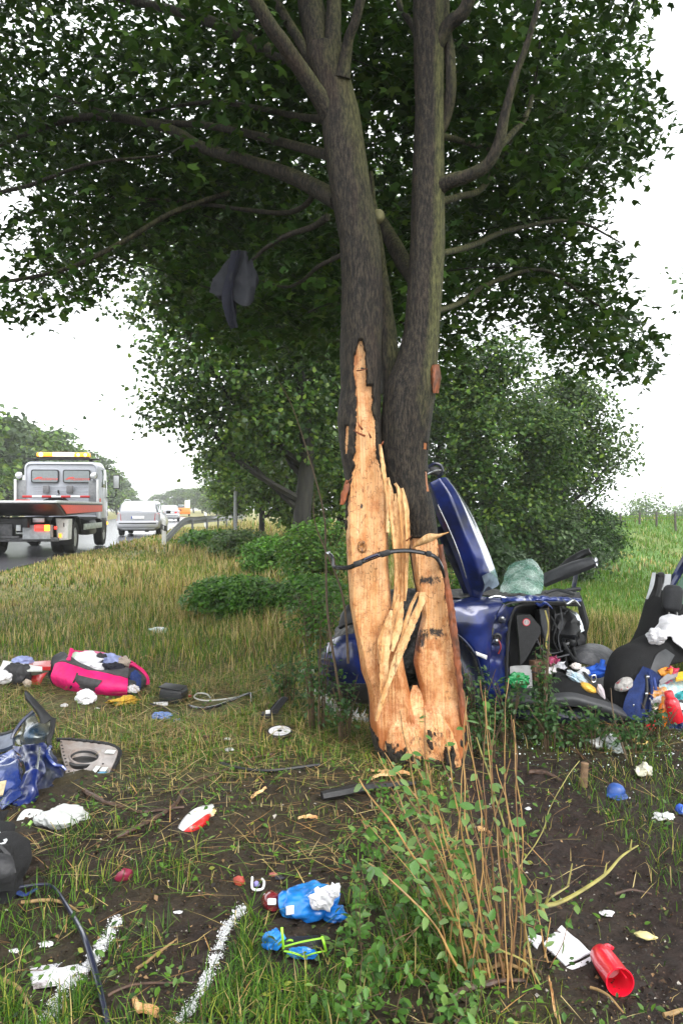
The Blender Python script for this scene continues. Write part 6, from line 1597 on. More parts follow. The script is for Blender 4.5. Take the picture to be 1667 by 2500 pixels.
for i, (nm, col, px, py, r) in enumerate((('crimson', (.5, .02, .06), 1640, 1636, .03), ('turquoise', (.06, .42, .45), 1658, 1700, .035), ('cream', (.75, .68, .5), 1598, 1722, .028), ('black', (.01, .01, .01), 1604, 1742, .04), ('tangerine', (.75, .3, .03), 1624, 1640, .03), ('white', (.75, .75, .76), 1655, 1720, .03),
                                          ('dark blue', (.01, .03, .16), 1655, 1782, .06), ('grey', (.25, .25, .26), 1600, 1752, .03), ('pink', (.7, .2, .3), 1628, 1660, .025), ('silver', (.5, .5, .52), 1590, 1756, .03))):
    lump('scrap', 'small crumpled %s scrap among the spilled packages at the right edge' % nm, 'scrap', px, py, 5.30 if py > 1690 else 5.42, r, r * .8, r * .7, PM('spill%d' % i, col, rough=.35, var=.35, scale=25, c2=(.5, .5, .5), mixlo=.6, mixhi=.64), .3, 2.2, 150 + i)
# torn metal and hanging wires round the opening
for i, (pl, r, m) in enumerate((([(1300, 1466, 5.50), (1318, 1478, 5.46), (1330, 1472, 5.44), (1348, 1486, 5.46)], [.008, .012, .010, .003], M_scuff), ([(1370, 1462, 5.62), (1384, 1474, 5.58), (1400, 1466, 5.58), (1416, 1480, 5.6)], [.008, .012, .010, .003], M_chrome),
                               ([(1352, 1478, 5.66), (1354, 1510, 5.62), (1346, 1540, 5.62)], .004, M_black), ([(1366, 1480, 5.66), (1372, 1520, 5.64), (1362, 1556, 5.64), (1368, 1590, 5.64)], .005, M_greytrim), ([(1322, 1600, 5.56), (1350, 1606, 5.54), (1388, 1598, 5.6)], .006, M_greytrim),
                               ([(1296, 1640, 5.5), (1330, 1650, 5.46), (1350, 1668, 5.42)], .005, M_black), ([(1180, 1466, 5.44), (1210, 1455, 5.46), (1240, 1462, 5.46)], .006, M_chrome), ([(1330, 1448, 5.9), (1360, 1440, 5.9), (1400, 1452, 5.8)], .012, M_greytrim))):
    pipe('torn_strip', pl, r, m)
n = 700; gx_ = RNG.uniform(1.05, 2.9, n); gy_ = 5.2 - RNG.gamma(1.3, .28, n)
gl3 = scatter('glass_crumbs', np.stack([gx_, gy_, gz(gx_, gy_) + .012], 1), RNG.normal(0, 1, (n, 3)), RNG.uniform(.005, .013, n), DIA_V, DIA_F, mixcol(n, [(.55, .68, .64), (.7, .75, .74), (.3, .42, .38)]), PM('glass_bits', None, rough=.12, attr='col', var=0))
tag(gl3, 'crumbs of broken glass on the soil below the wreck', 'glass', kind='stuff')

# ------------------------------------------------------------------ the trim strip caught round the trunk
ts = T('trim_strip', 'bent black and blue plastic trim strip hooked round the bare trunk', 'trim strip', at(950, 1350, 4.5))
pipe('strip', [(805, 1353, 4.62), (813, 1364, 4.58), (815, 1382, 4.56), (826, 1386, 4.55), (853, 1385, 4.53), (886, 1370, 4.51), (928, 1353, 4.51), (962, 1346, 4.52), (1001, 1345, 4.52), (1041, 1352, 4.53), (1063, 1361, 4.54), (1077, 1384, 4.56), (1084, 1409, 4.60)], [.010, .012, .014, .015, .016, .017, .015, .014, .014, .013, .012, .011, .008], PM('gloss_trim', (.012, .012, .015), rough=.22, coat=.8, var=.2), ts)
pipe('blue_band', [(890, 1366, 4.493), (905, 1360, 4.491), (922, 1354, 4.492)], [.010, .012, .010], M_blue, ts)
for x, y, l in ((873, 1376, .05), (940, 1351, .06), (1046, 1352, .03)):
    obj('clip', *rbox(at(x, y, 4.502), (l, .03, .034), .006, Matrix.Rotation(R(-18 if x < 950 else 10), 4, 'Y')), M_black, ts)
pipe('torn_tip', [(805, 1353, 4.62), (800, 1350, 4.63), (806, 1347, 4.62)], [.008, .01, .004], M_chrome, ts)

# ------------------------------------------------------------------ jacket in the branches
jk = T('jacket', 'grey and navy jacket hanging from a branch of the maple', 'jacket', at(575, 800, 5.3))
M_jg = PM('grey_jacket', (.013, .0145, .020), rough=.8, var=.2, scale=8, bump=.2); M_jn = PM('navy_jacket', (.004, .005, .014), rough=.85, var=.3, scale=8)
def jsheet(nm, curves, m, **k):
    V, Fc = ruled([pts(*c) for c in curves], 26, 14, k.get('bulge', -.04), .02, .025, 6, k.get('seed', 0)); return obj(nm, V, Fc, m, jk)
jsheet('jacket_body', [[(582, 612, 5.32), (572, 645, 5.30), (566, 690, 5.28), (568, 730, 5.28)], [(598, 614, 5.28), (600, 650, 5.25), (600, 700, 5.22), (598, 748, 5.22)], [(606, 622, 5.32), (616, 660, 5.30), (618, 700, 5.28), (612, 735, 5.28)]], M_jg, seed=1)
jsheet('sleeve', [[(574, 628, 5.36), (545, 655, 5.36), (524, 690, 5.36), (518, 716, 5.36)], [(572, 650, 5.30), (556, 685, 5.28), (544, 715, 5.28), (530, 722, 5.30)], [(570, 668, 5.34), (566, 700, 5.34), (556, 722, 5.34), (545, 728, 5.36)]], M_jg, seed=2)
jsheet('sleeve', [[(604, 630, 5.36), (614, 650, 5.36), (622, 680, 5.36), (620, 702, 5.36)], [(600, 650, 5.32), (608, 675, 5.32), (614, 695, 5.32), (612, 708, 5.33)]], M_jg, seed=3)
jsheet('lining', [[(572, 618, 5.30), (560, 660, 5.28), (548, 715, 5.26), (552, 760, 5.26), (566, 802, 5.28)], [(588, 614, 5.26), (578, 660, 5.23), (570, 715, 5.22), (572, 760, 5.22), (576, 800, 5.24)]], M_jn, seed=4)
jsheet('hanging_cuff', [[(564, 735, 5.27), (562, 770, 5.27), (566, 798, 5.27)], [(578, 735, 5.27), (578, 770, 5.27), (574, 796, 5.27)]], M_jg, seed=5)
# ================================================================== STREWN BELONGINGS
M_pink = PM('pink_nylon', (.72, .012, .16), rough=.55, var=.2, scale=7, bump=.35, bscale=26, spec=.4)
M_bagblk = PM('black_nylon', (.025, .025, .028), rough=.6, var=.3, scale=10, bump=.3, bscale=40)
M_baggrey = PM('grey_nylon', (.065, .062, .066), rough=.6, var=.25, scale=10, bump=.2, bscale=60)
M_lav = PM('lavender_cloth', (.26, .30, .52), rough=.85, var=.3, scale=10, bump=.3)
M_mint = PM('mint_cloth', (.50, .62, .50), rough=.85, var=.2, scale=10, bump=.3)
M_beige = PM('beige_cloth', (.40, .33, .27), rough=.85, var=.2, scale=10)
M_film = PM('white_film', (.74, .76, .74), rough=.28, var=.12, scale=9, coat=.5, trans=.25)
M_redc = PM('red_cover', (.55, .02, .025), rough=.35, var=.2, coat=.3)
def at3(l): return [at(*p) for p in l]
def sheet_(nm, curves, m, parent=None, nu=26, nv=12, bulge=0, thick=.008, amp=.0, freq=7, seed=0, lin=False):
    V, Fc = ruled([at3(c) for c in curves], nu, nv, bulge, thick, amp, freq, seed, lin); return obj(nm, V, Fc, m, parent)
def gl_(px, py, up=0.0):
    p = gp(px, py); p.z += up; return p

pb = T('duffel_bag', 'bright pink duffel bag lying open and full of clothes', 'bag', gp(235, 1700))
sheet_('front_panel', [[(134, 1668, 6.22), (180, 1688, 6.16), (254, 1701, 6.12), (311, 1700, 6.14)], [(128, 1650, 6.18), (180, 1662, 6.08), (254, 1677, 6.05), (312, 1680, 6.08)], [(138, 1622, 6.24), (158, 1617, 6.20), (208, 1633, 6.14), (256, 1643, 6.13), (312, 1657, 6.16)]], M_pink, pb, 34, 14, 0, .012, .012, 6, 1)
sheet_('grey_lip', [[(138, 1622, 6.24), (158, 1616, 6.19), (208, 1632, 6.13), (256, 1642, 6.12), (312, 1656, 6.15)], [(158, 1606, 6.26), (172, 1604, 6.26), (204, 1624, 6.2), (254, 1639, 6.19), (316, 1630, 6.26)]], M_baggrey, pb, 30, 8, -.01, .01, .008, 7, 2)
sheet_('left_end', [[(121, 1630, 6.4), (124, 1652, 6.34), (134, 1670, 6.24)], [(132, 1604, 6.5), (130, 1625, 6.36), (140, 1640, 6.2)], [(150, 1594, 6.55), (165, 1598, 6.45), (160, 1614, 6.22)]], M_bagblk, pb, 16, 10, -.03, .012, .015, 6, 3)
sheet_('back_panel', [[(168, 1603, 6.5), (178, 1588, 6.52), (200, 1590, 6.55), (255, 1595, 6.56), (305, 1606, 6.55), (330, 1620, 6.5)], [(165, 1650, 6.5), (190, 1645, 6.55), (250, 1650, 6.6), (300, 1655, 6.6), (340, 1665, 6.5)]], M_pink, pb, 26, 8, .02, .012, .012, 6, 4)
sheet_('folded_flap', [[(206, 1588, 6.55), (250, 1593, 6.54), (304, 1606, 6.53)], [(204, 1596, 6.42), (250, 1602, 6.42), (306, 1617, 6.42)]], PM('pale_pink_nylon', (.72, .09, .26), rough=.5, var=.15, scale=8, bump=.3), pb, 22, 6, -.012, .012, .008, 7, 5)
sheet_('strap', [[(160, 1612, 6.22), (168, 1598, 6.3), (172, 1582, 6.34)], [(172, 1612, 6.2), (176, 1598, 6.28), (180, 1584, 6.33)]], M_pink, pb, 12, 5, -.01, .008, .004, 9, 6)
sheet_('right_end', [[(312, 1700, 6.14), (313, 1670, 6.12), (316, 1632, 6.24)], [(340, 1694, 6.24), (338, 1660, 6.2), (330, 1626, 6.34)], [(360, 1678, 6.4), (364, 1655, 6.4), (345, 1632, 6.46)]], M_bagblk, pb, 18, 12, -.02, .012, .025, 6, 7)
sheet_('end_piping', [[(316, 1622, 6.22), (340, 1636, 6.3), (356, 1655, 6.34), (358, 1672, 6.34)], [(322, 1618, 6.26), (346, 1632, 6.34), (362, 1652, 6.38), (363, 1672, 6.38)]], M_pink, pb, 16, 5, -.008, .01, .005, 9, 8)
sheet_('pocket', [[(191, 1648, 6.06), (220, 1655, 6.045), (250, 1661, 6.04)], [(186, 1662, 6.065), (212, 1670, 6.045), (241, 1674, 6.035)], [(179, 1674, 6.09), (205, 1682, 6.075), (233, 1687, 6.07)]], M_baggrey, pb, 18, 10, 0, .008, .003, 9, 9)
sheet_('side_seam', [[(174, 1682, 6.10), (186, 1660, 6.06), (192, 1644, 6.09)], [(170, 1680, 6.10), (182, 1658, 6.06), (188, 1642, 6.09)]], M_bagblk, pb, 10, 4, 0, .006)
tag(obj('bag_sock', *blob(at(326, 1692, 6.10), (.045, .03, .035), .3, .35, 2.4, 10), PM('speckled_cloth', (.55, .52, .54), rough=.9, var=.4, scale=30)), 'pale speckled cloth spilling from the right end of the pink bag', 'cloth')
for i, (nm, px, py, Y, r, m, lab, rot) in enumerate((
    ('shirt', 212, 1616, 6.36, (.13, .12, .075), M_wcloth, 'white crumpled shirt on top of the open pink bag', 20), ('shirt', 238, 1632, 6.28, (.06, .05, .04), M_wcloth, 'white shirt sleeve hanging over the lip of the pink bag', 0),
    ('towel', 183, 1607, 6.36, (.05, .06, .05), M_mint, 'pale mint cloth at the left of the open pink bag', 0), ('sweater', 246, 1610, 6.38, (.05, .06, .05), M_bagblk, 'black folded cloth between white shirt and lavender cloth', 0),
    ('blouse', 272, 1613, 6.40, (.10, .08, .055), M_lav, 'lavender blue cloth in the middle of the pink bag', -20), ('trousers', 279, 1630, 6.28, (.085, .06, .045), PM('near_black_cloth', (.012, .012, .022), rough=.9, var=.3), 'near black trousers over the front lip of the pink bag', -10),
    ('scarf', 303, 1618, 6.36, (.045, .06, .05), M_beige, 'beige cloth at the right of the open pink bag', 30), ('jeans', 330, 1665, 6.2, (.05, .06, .08), M_navy, 'navy cloth bulging from the torn right end of the pink bag', 0))):
    V, Fc = blob(at(px, py, Y), r, R(rot), .3, 2.2, 80 + i, floor=False); tag(obj(nm, V, Fc, m), lab, 'clothing', 'clothes in the pink bag')

# left of the bag
bd = T('board', 'thin white board lying across a red case at the left edge', 'board', at(50, 1625, 6.4))
sheet_('panel', [[(-20, 1640, 6.25), (0, 1632, 6.28), (9, 1614, 6.5)], [(104, 1637, 6.15), (104, 1634, 6.2), (104, 1630, 6.28)]], PM('white_board', (.68, .69, .66), rough=.5, var=.12), bd, 8, 6, 0, .014, lin=True)
rc = T('red_case', 'flat shiny red case between the white board and the pink bag', 'case', gp(95, 1680))
sheet_('lid', [[(74, 1620, 6.6), (100, 1618, 6.65), (128, 1617, 6.6)], [(70, 1634, 6.3), (96, 1632, 6.3), (124, 1632, 6.3)]], M_redc, rc, 10, 6, 0, .03)
sheet_('side', [[(76, 1650, 6.3), (92, 1648, 6.3), (118, 1640, 6.34)], [(80, 1675, 6.28), (96, 1675, 6.28), (100, 1662, 6.3)]], M_redc, rc, 10, 6, 0, .02, .01)
for k in range(3): sheet_('label_line', [[(82, 1621 + 3 * k, 6.58 - .07 * k), (124, 1620 + 3 * k, 6.58 - .07 * k)], [(82, 1622.4 + 3 * k, 6.56 - .07 * k), (124, 1621.4 + 3 * k, 6.56 - .07 * k)]], M_white, rc, 4, 3, 0, .036)
for nm, px, py, Y, r, m, lab, cat, s in (('trousers', 42, 1648, 6.2, (.10, .07, .10), M_bagblk, 'black cloth hanging under the white board', 'cloth', 1), ('shirt', 56, 1612, 6.45, (.085, .05, .035), M_lav, 'light blue cloth lying on the white board', 'cloth', 2),
                                 ('shirt', 6, 1652, 6.15, (.09, .07, .05), M_wcloth, 'white cloth at the left edge beside the black cloth', 'cloth', 3), ('glove', 68, 1668, 6.14, (.03, .03, .035), M_beige, 'small beige and blue scrap under the red case', 'scrap', 4)):
    V, Fc = blob(at(px, py, Y), r, 0, .28, 2.2, 95 + s, floor=False); tag(obj(nm, V, Fc, m), lab, cat)

def glump(nm, label, cat, px, py, r, m, amp=.3, freq=2.4, seed=0, rot=0, group=None, sub=4):
    """a lump resting on the ground, its near foot at (px, py)"""
    g = gp(px, py); V, Fc = blob(Vector((g.x, g.y + r[1] * .6, g.z)), r, R(rot), amp, freq, seed, sub); return tag(obj(nm, V, Fc, m), label, cat, group)
glump('cloth', 'white crumpled cloth lying in front of the pink bag', 'cloth', 207, 1720, (.075, .06, .055), M_wcloth, seed=101)
glump('rag', 'yellow leafy rag on the grass right of the white cloth', 'rag', 300, 1724, (.10, .07, .035), PM('yellow_rag', (.50, .30, .03), rough=.8, var=.35, scale=14), .45, 3.0, 102, 10)
for px, py, s, lab in ((157, 1727, .03, 'thin white sliver left of the white crumpled cloth'), (237, 1733, .018, 'tiny white scrap below the yellow rag'), (555, 1808, .022, 'white plastic scrap above the long fallen branch'), (560, 1836, .03, 'grey foil scrap beside the long fallen branch'), (435, 2234, .016, 'white pebble-like scrap on the soil between the paint lines'),
                       (750, 1648, .07, 'white shredded foam beside the bumper corner'), (36, 2329, .018, 'white scrap at the left edge above the slab'), (110, 2315, .022, 'white curled scrap above the painted slab')):
    glump('scrap', lab, 'scrap', px, py, (s, s * .6, s * .45), PM('white_scrap', (.66, .65, .66), rough=.6, var=.2), .35, 2.4, int(px), sub=3)
bx = T('box', 'dark charcoal box lying on the grass right of the pink bag', 'box', gp(418, 1722))
g = gp(418, 1720); obj('box_body', *rbox((g.x, g.y + .09, g.z + .055), (.185, .16, .115), .025, Matrix.Rotation(R(-8), 4, 'Z') @ Matrix.Rotation(R(6), 4, 'Y'), 3), M_trim, bx)
obj('lid', *rbox((g.x - .004, g.y + .09, g.z + .115), (.18, .155, .012), .005, Matrix.Rotation(R(-8), 4, 'Z') @ Matrix.Rotation(R(6), 4, 'Y')), M_black, bx)
g = gp(392, 1725); tag(obj('paper', *rbox((g.x, g.y, g.z + .02), (.11, .08, .012), .003, .2), M_wcloth), 'white booklet on the grass in front of the charcoal box', 'booklet')
tag(obj('plastic_bar', *tube([gl_(368, 1728, .03), gl_(405, 1738, .03), gl_(443, 1752, .02)], [.012, .014, .010], 6, 9, .5), M_black), 'black plastic bar lying below the white booklet', 'bar')
glump('cloth', 'light blue cloth scrap under the black plastic bar', 'cloth', 393, 1757, (.07, .05, .025), PM('sky_cloth', (.18, .28, .62), rough=.8, var=.3, scale=14), .35, 2.6, 103)
glump('scrap', 'blue plastic scrap right of the blue cloth', 'scrap', 434, 1764, (.035, .02, .014), MATS['sky_cloth'], .35, 2.6, 104, sub=3)
tc_ = T('window_trim', 'black curved window trim with a pale wire loop on the grass', 'trim', gp(540, 1738))
obj('trim', *tube([gl_(462, 1728, .02), gl_(490, 1736, .02), gl_(525, 1735, .03), gl_(560, 1725, .04), gl_(596, 1712, .05), gl_(612, 1710, .05), gl_(614, 1722, .02)], [.010, .018, .020, .018, .016, .018, .012], 7, 30, .6), PM('gloss_trim2', (.015, .015, .02), rough=.25, coat=.6), tc_)
obj('wire_loop', *tube([gl_(640, 1688, .02), gl_(600, 1706, .03), gl_(550, 1718, .035), gl_(500, 1720, .03), gl_(474, 1712, .03), gl_(484, 1702, .03), gl_(505, 1704, .03), gl_(514, 1710, .02)], .006, 6, 44), PM('pale_wire', (.52, .52, .48), rough=.4), tc_)
tag(obj('reflector', *rbox(gl_(468, 1704, .015), (.05, .03, .02), .005), M_red), 'small red lens scrap left of the wire loop', 'reflector')
dk = T('air_duct', 'black ribbed plastic duct upright on the grass', 'duct', gp(650, 1765))
sheet_('ribbed_plate', [[(672, 1742, 5.42), (688, 1722, 5.5), (702, 1704, 5.55)], [(655, 1738, 5.42), (672, 1716, 5.5), (690, 1702, 5.55)]], M_black, dk, 10, 8, 0, .02)
for k in range(6):
    a = at(658 + 3.0 * k, 1741 + .6 * k, 5.40); b = at(689 + 2.6 * k, 1703 + .4 * k, 5.53); obj('rib', *tube([a, b], .006, 5, 3), M_trim, dk)
obj('duct_mouth', *rbox(at(650, 1752, 5.36), (.07, .07, .08), .02, .3), M_black, dk)
obj('sticker', *rbox(at(654, 1738, 5.33), (.03, .005, .025), .001, .3), M_white, dk)
# speaker ring / wheel centre on the grass
g = gp(683, 1797); M = Matrix.Translation(g + Vector((0, 0, .02))) @ Matrix.Rotation(R(10), 4, 'X')
sp = T('speaker', 'round white speaker cone with black rim lying on the grass', 'speaker', g)
obj('rim', *lathe([(.080, 0), (.084, .008), (.080, .018), (.072, .018), (.070, .010)], 30, M), M_black, sp)
obj('cone', *lathe([(.071, .016), (.05, .012), (.022, .004), (.0001, .004)], 30, M), PM('white_cone', (.70, .69, .72), rough=.5, var=.1), sp)
obj('dust_cap', *lathe([(.020, .004), (.016, .016), (.008, .02), (.0001, .021)], 18, M), M_black, sp)
bo = T('bottle', 'clear pale plastic bottle lying in the grass up the slope', 'bottle', gp(382, 1548))
a = gp(364, 1543); b_ = gp(406, 1546); a.z += .03; b_.z += .03; d = b_ - a
M = Matrix.Translation(a) @ Vector((0, 0, 1)).rotation_difference(d).to_matrix().to_4x4(); h = d.length
obj('bottle_body', *lathe([(.0001, 0), (.012, 0), (.013, .03), (.034, .08), (.036, h * .95), (.03, h), (.0001, h)], 16, M), PM('pale_bottle', (.60, .72, .68), rough=.15, var=.2, coat=.6), bo)
obj('label', *lathe([(.0368, .11), (.0368, .19)], 16, M), M_white, bo)

# ------------------------------------------------------------------ torn-off door at the left edge
td = T('torn_door', 'torn off crumpled blue car door with a silver inner panel and speaker hole', 'car door', gp(150, 1930))
def PY_(py): return 4.62 + (1805 - py) / 119.0 * .42
inner = PM('silver_inner_panel', (.40, .37, .36), rough=.45, metal=.25, var=.2, scale=5, c2=(.30, .24, .21))
def dp(x, y, dz=0): p = at(x, y, PY_(y)); p.z += dz; return p
pout = [(146, 1806), (170, 1808), (220, 1813), (265, 1819), (284, 1826), (289, 1834), (282, 1855), (270, 1880), (262, 1900), (160, 1890), (162, 1876), (152, 1845)]
hole = [(207 + 34 * math.cos(t), 1850 + 17 * math.sin(t)) for t in np.linspace(0, 2 * PI, 25)[:-1]]
# a plate with a real hole: ring of quads from hole to outline
def outline_at(t):
    # ray from hole centre to outline polygon
    best = None
    for i in range(len(pout)):
        x1, y1 = pout[i]; x2, y2 = pout[(i + 1) % len(pout)]
        dx, dy = math.cos(t), math.sin(t); ex, ey = x2 - x1, y2 - y1
        den = dx * ey - dy * ex
        if abs(den) < 1e-9: continue
        s = ((x1 - 207) * ey - (y1 - 1850) * ex) / den; u = ((x1 - 207) * dy - (y1 - 1850) * dx) / den
        if s > 0 and -1e-6 <= u <= 1 + 1e-6 and (best is None or s < best): best = s
    return 207 + math.cos(t) * best, 1850 + math.sin(t) * best
V = []; Fc = []; n = 64
for i in range(n):
    t = 2 * PI * i / n
    hx, hy = 207 + 34 * math.cos(t), 1850 + 17 * math.sin(t)
    tt = math.atan2(hy - 1850, hx - 207); ox, oy = outline_at(tt)
    for f in (0.0, 0.0, .25, 1.0):
        pass
    ring_ = [dp(hx, hy, -.03), dp(hx + (ox - hx) * .03, hy + (oy - hy) * .03, .012), dp(hx + (ox - hx) * .16, hy + (oy - hy) * .16, .012), dp(hx + (ox - hx) * .26, hy + (oy - hy) * .26, 0), dp(ox, oy, 0), dp(ox, oy, -.02)]
    V += ring_
for i in range(n):
    for k in range(5):
        a = i * 6 + k; b = ((i + 1) % n) * 6 + k; Fc.append((a, a + 1, b + 1, b))
ip = obj('inner_panel', V, Fc, inner, td)
obj('speaker_well', *lathe([(.072, 0), (.066, -.035), (.03, -.05), (.0001, -.05)], 28, Matrix.Translation(dp(207, 1850, -.012)) @ Matrix.Scale(1.12, 4, (1, 0, 0)) @ Matrix.Scale(1.5, 4, (0, 1, 0))), M_black, ip)
obj('well_ring', *tube([dp(x, y, -.004) for x, y in hole + hole[:1]], .006, 6, 60), M_trim, ip)
obj('black_rim', *tube([dp(*p, -.01) for p in [(140, 1802), (170, 1803), (222, 1808), (268, 1815), (289, 1825), (294, 1836), (286, 1857), (273, 1882), (266, 1900)]], [.012, .014, .014, .014, .013, .012, .01, .01, .008], 7, 50), M_black, td)
for k in range(6):
    x = 172 + 18 * k; obj('rim_clip', *rbox(dp(x, 1806 + (x - 170) * .115, .004), (.022, .02, .014), .004), M_black, td)
for k in range(8):
    obj('rivet', *lathe([(.006, 0), (.006, .003), (.0001, .004)], 8, Matrix.Translation(dp(150 + k * 1.9 + (k > 4) * .6, 1812 + k * 8.2, .001))), M_black, ip)
for x, y in ((169, 1884), (196, 1886), (252, 1866)): obj('rivet', *lathe([(.006, 0), (.006, .003), (.0001, .004)], 8, Matrix.Translation(dp(x, y, .002))), M_black, ip)
# blue lower corner with stickers
bluec = PM('pale_blue_skin', (.10, .30, .48), rough=.35, coat=.6, var=.25, scale=8)
sheet_('lower_corner', [[(196, 1894, 4.30), (230, 1888, 4.32), (262, 1886, 4.33)], [(206, 1908, 4.22), (236, 1908, 4.22), (262, 1904, 4.25)], [(210, 1918, 4.18), (238, 1922, 4.16), (258, 1914, 4.2)]], bluec, td, 14, 8, 0, .012, .004)
for x, y, w, h_ in ((270, 1841, .055, .034), (235, 1884, .026, .062), (254, 1884, .035, .04), (244, 1904, .035, .022), (186, 1895, .035, .014)):
    p = dp(x, y, .014); obj('sticker', *rbox(p, (w, h_, .003), .001, Matrix.Rotation(R(-8), 4, 'Z') @ Matrix.Rotation(R(14), 4, 'X')), PM('pale_sticker', (.72, .78, .76), rough=.4, var=.1, scale=30), ip)
sheet_('black_bar', [[(144, 1895, 4.32), (180, 1896, 4.30), (210, 1893, 4.30)], [(146, 1916, 4.20), (180, 1918, 4.18), (210, 1920, 4.17)]], M_black, td, 12, 6, -.01, .02, .006)
# upright crumpled frame with the black fin
sheet_('dented_frame', [[(32, 1800, 4.5), (44, 1778, 4.52), (62, 1756, 4.54), (82, 1738, 4.55)], [(44, 1818, 4.38), (66, 1796, 4.36), (84, 1776, 4.40), (98, 1764, 4.46)], [(84, 1822, 4.34), (94, 1800, 4.34), (102, 1786, 4.40), (110, 1764, 4.46)], [(110, 1818, 4.38), (122, 1800, 4.40), (127, 1780, 4.44), (129, 1758, 4.5)]],
       PM('olive_grey_metal', (.16, .16, .12), rough=.25, metal=.55, var=.3, scale=7, c2=(.03, .06, .10), coat=.5), td, 26, 18, 0, .01, .03, 7, 11)
sheet_('fin', [[(62, 1686, 4.62), (80, 1702, 4.6), (104, 1726, 4.56), (131, 1754, 4.50)], [(64, 1708, 4.62), (82, 1728, 4.58), (96, 1752, 4.52), (100, 1776, 4.46)]], M_trim, td, 16, 8, -.02, .012, .006, 6, 12)
obj('frame_edge', *tube(at3([(30, 1806, 4.46), (34, 1792, 4.48), (56, 1760, 4.52), (82, 1736, 4.55)]), .010, 7, 20), M_bluedk, td)
obj('frame_edge', *tube(at3([(131, 1756, 4.49), (128, 1785, 4.42), (120, 1808, 4.38), (126, 1830, 4.36)]), [.016, .014, .016, .012], 7, 20), M_black, td)
M_dblue = PM('torn_blue_skin', (.02, .045, .22), rough=.25, metal=.35, var=.35, scale=5, c2=(.10, .13, .26), coat=1.0, bump=.2, bscale=16)
sheet_('outer_skin', [[(-190, 1835, 4.5), (-80, 1832, 4.42), (0, 1836, 4.36), (40, 1828, 4.34), (54, 1850, 4.28)], [(-190, 1880, 4.2), (-80, 1878, 4.12), (0, 1876, 4.08), (46, 1870, 4.08), (60, 1880, 4.14)], [(-190, 1930, 4.05), (-80, 1930, 3.98), (0, 1928, 3.95), (44, 1918, 3.98), (62, 1905, 4.08)], [(-190, 1990, 3.9), (-80, 1988, 3.88), (0, 1973, 3.86), (36, 1956, 3.90), (60, 1930, 4.02)]], M_dblue, td, 60, 34, 0, .01, .035, 7, 13)
sheet_('torn_fold', [[(38, 1822, 4.36), (58, 1850, 4.24), (64, 1890, 4.08), (56, 1940, 3.98), (34, 1972, 3.9)], [(74, 1826, 4.26), (82, 1860, 4.14), (84, 1900, 4.02), (74, 1945, 3.94), (58, 1976, 3.88)], [(108, 1818, 4.36), (104, 1856, 4.24), (98, 1890, 4.12), (88, 1930, 4.02), (60, 1974, 3.9)]], M_blue, td, 40, 24, 0, .012, .03, 8, 14)
sheet_('torn_fold', [[(112, 1818, 4.40), (128, 1840, 4.34), (148, 1862, 4.34), (160, 1882, 4.30)], [(104, 1850, 4.26), (124, 1868, 4.22), (140, 1884, 4.22), (156, 1896, 4.22)], [(100, 1900, 4.10), (110, 1912, 4.10), (124, 1912, 4.14), (140, 1904, 4.2)], [(66, 1968, 3.95), (84, 1952, 4.0), (106, 1930, 4.06), (138, 1908, 4.18)]], M_bluedk, td, 30, 26, 0, .012, .03, 9, 15)
obj('torn_edge', *tube(at3([(124, 1822, 4.34), (116, 1842, 4.28), (132, 1866, 4.24), (150, 1870, 4.26), (162, 1880, 4.26)]), [.008, .014, .016, .01, .008], 6, 24), M_scuff, td)
obj('torn_edge', *tube(at3([(98, 1826, 4.22), (92, 1870, 4.1), (86, 1910, 4.02), (66, 1960, 3.90)]), .006, 6, 24), M_chrome, td)
sheet_('window_frame', [[(-180, 1800, 4.7), (-60, 1798, 4.65), (0, 1796, 4.6), (32, 1790, 4.52)], [(-180, 1836, 4.5), (-60, 1834, 4.45), (0, 1832, 4.4), (34, 1820, 4.38)]], PM('greyblue_frame', (.07, .09, .14), rough=.35, metal=.3, var=.3), td, 18, 8, -.01, .02, .01, 7, 16)
obj('window_seal', *tube(at3([(-180, 1796, 4.7), (-60, 1796, 4.66), (0, 1794, 4.6), (36, 1784, 4.52)]), .012, 6, 20), M_black, td)
sheet_('card_tag', [[(-10, 1912, 3.92), (17, 1906, 3.94)], [(-14, 1946, 3.86), (8, 1942, 3.88)]], PM('tan_card', (.40, .33, .20), rough=.7, var=.25, scale=20), td, 8, 6, 0, .012)

# ------------------------------------------------------------------ bags and litter in the foreground
wb = T('plastic_bag', 'white plastic shopping bag lying on the soil below the torn door', 'bag', gp(100, 2037))
g = gp(118, 2034)
obj('bag_body', *blob(Vector((g.x + .03, g.y + .09, g.z)), (.105, .085, .05), .1, .34, 1.7, 201, 5), M_film, wb)
sheet_('bag_mouth', [[(24, 2034, 3.62), (50, 2022, 3.66), (84, 2014, 3.70), (110, 2018, 3.68)], [(40, 2016, 3.72), (52, 1996, 3.74), (70, 1980, 3.76), (104, 1988, 3.78)]], M_film, wb, 20, 10, -.03, .006, .022, 8, 17)
sheet_('bag_handle', [[(20, 2032, 3.60), (36, 2034, 3.58), (54, 2030, 3.60)], [(28, 2028, 3.62), (44, 2026, 3.64), (60, 2022, 3.66)]], M_film, wb, 10, 6, -.01, .005, .01, 9, 18)
sheet_('green_print', [[(68, 2012, 3.62), (76, 2002, 3.64)], [(74, 2016, 3.615), (82, 2008, 3.64)]], PM('lime_print', (.35, .60, .15), rough=.4), wb, 5, 4, 0, .004)
sheet_('red_print', [[(128, 1994, 3.66), (142, 2000, 3.645)], [(126, 1998, 3.645), (140, 2004, 3.63)]], PM('rose_print', (.60, .20, .28), rough=.4), wb, 5, 4, 0, .004)
kb = T('backpack', 'black backpack lying cut off at the left edge', 'backpack', gp(20, 2200))
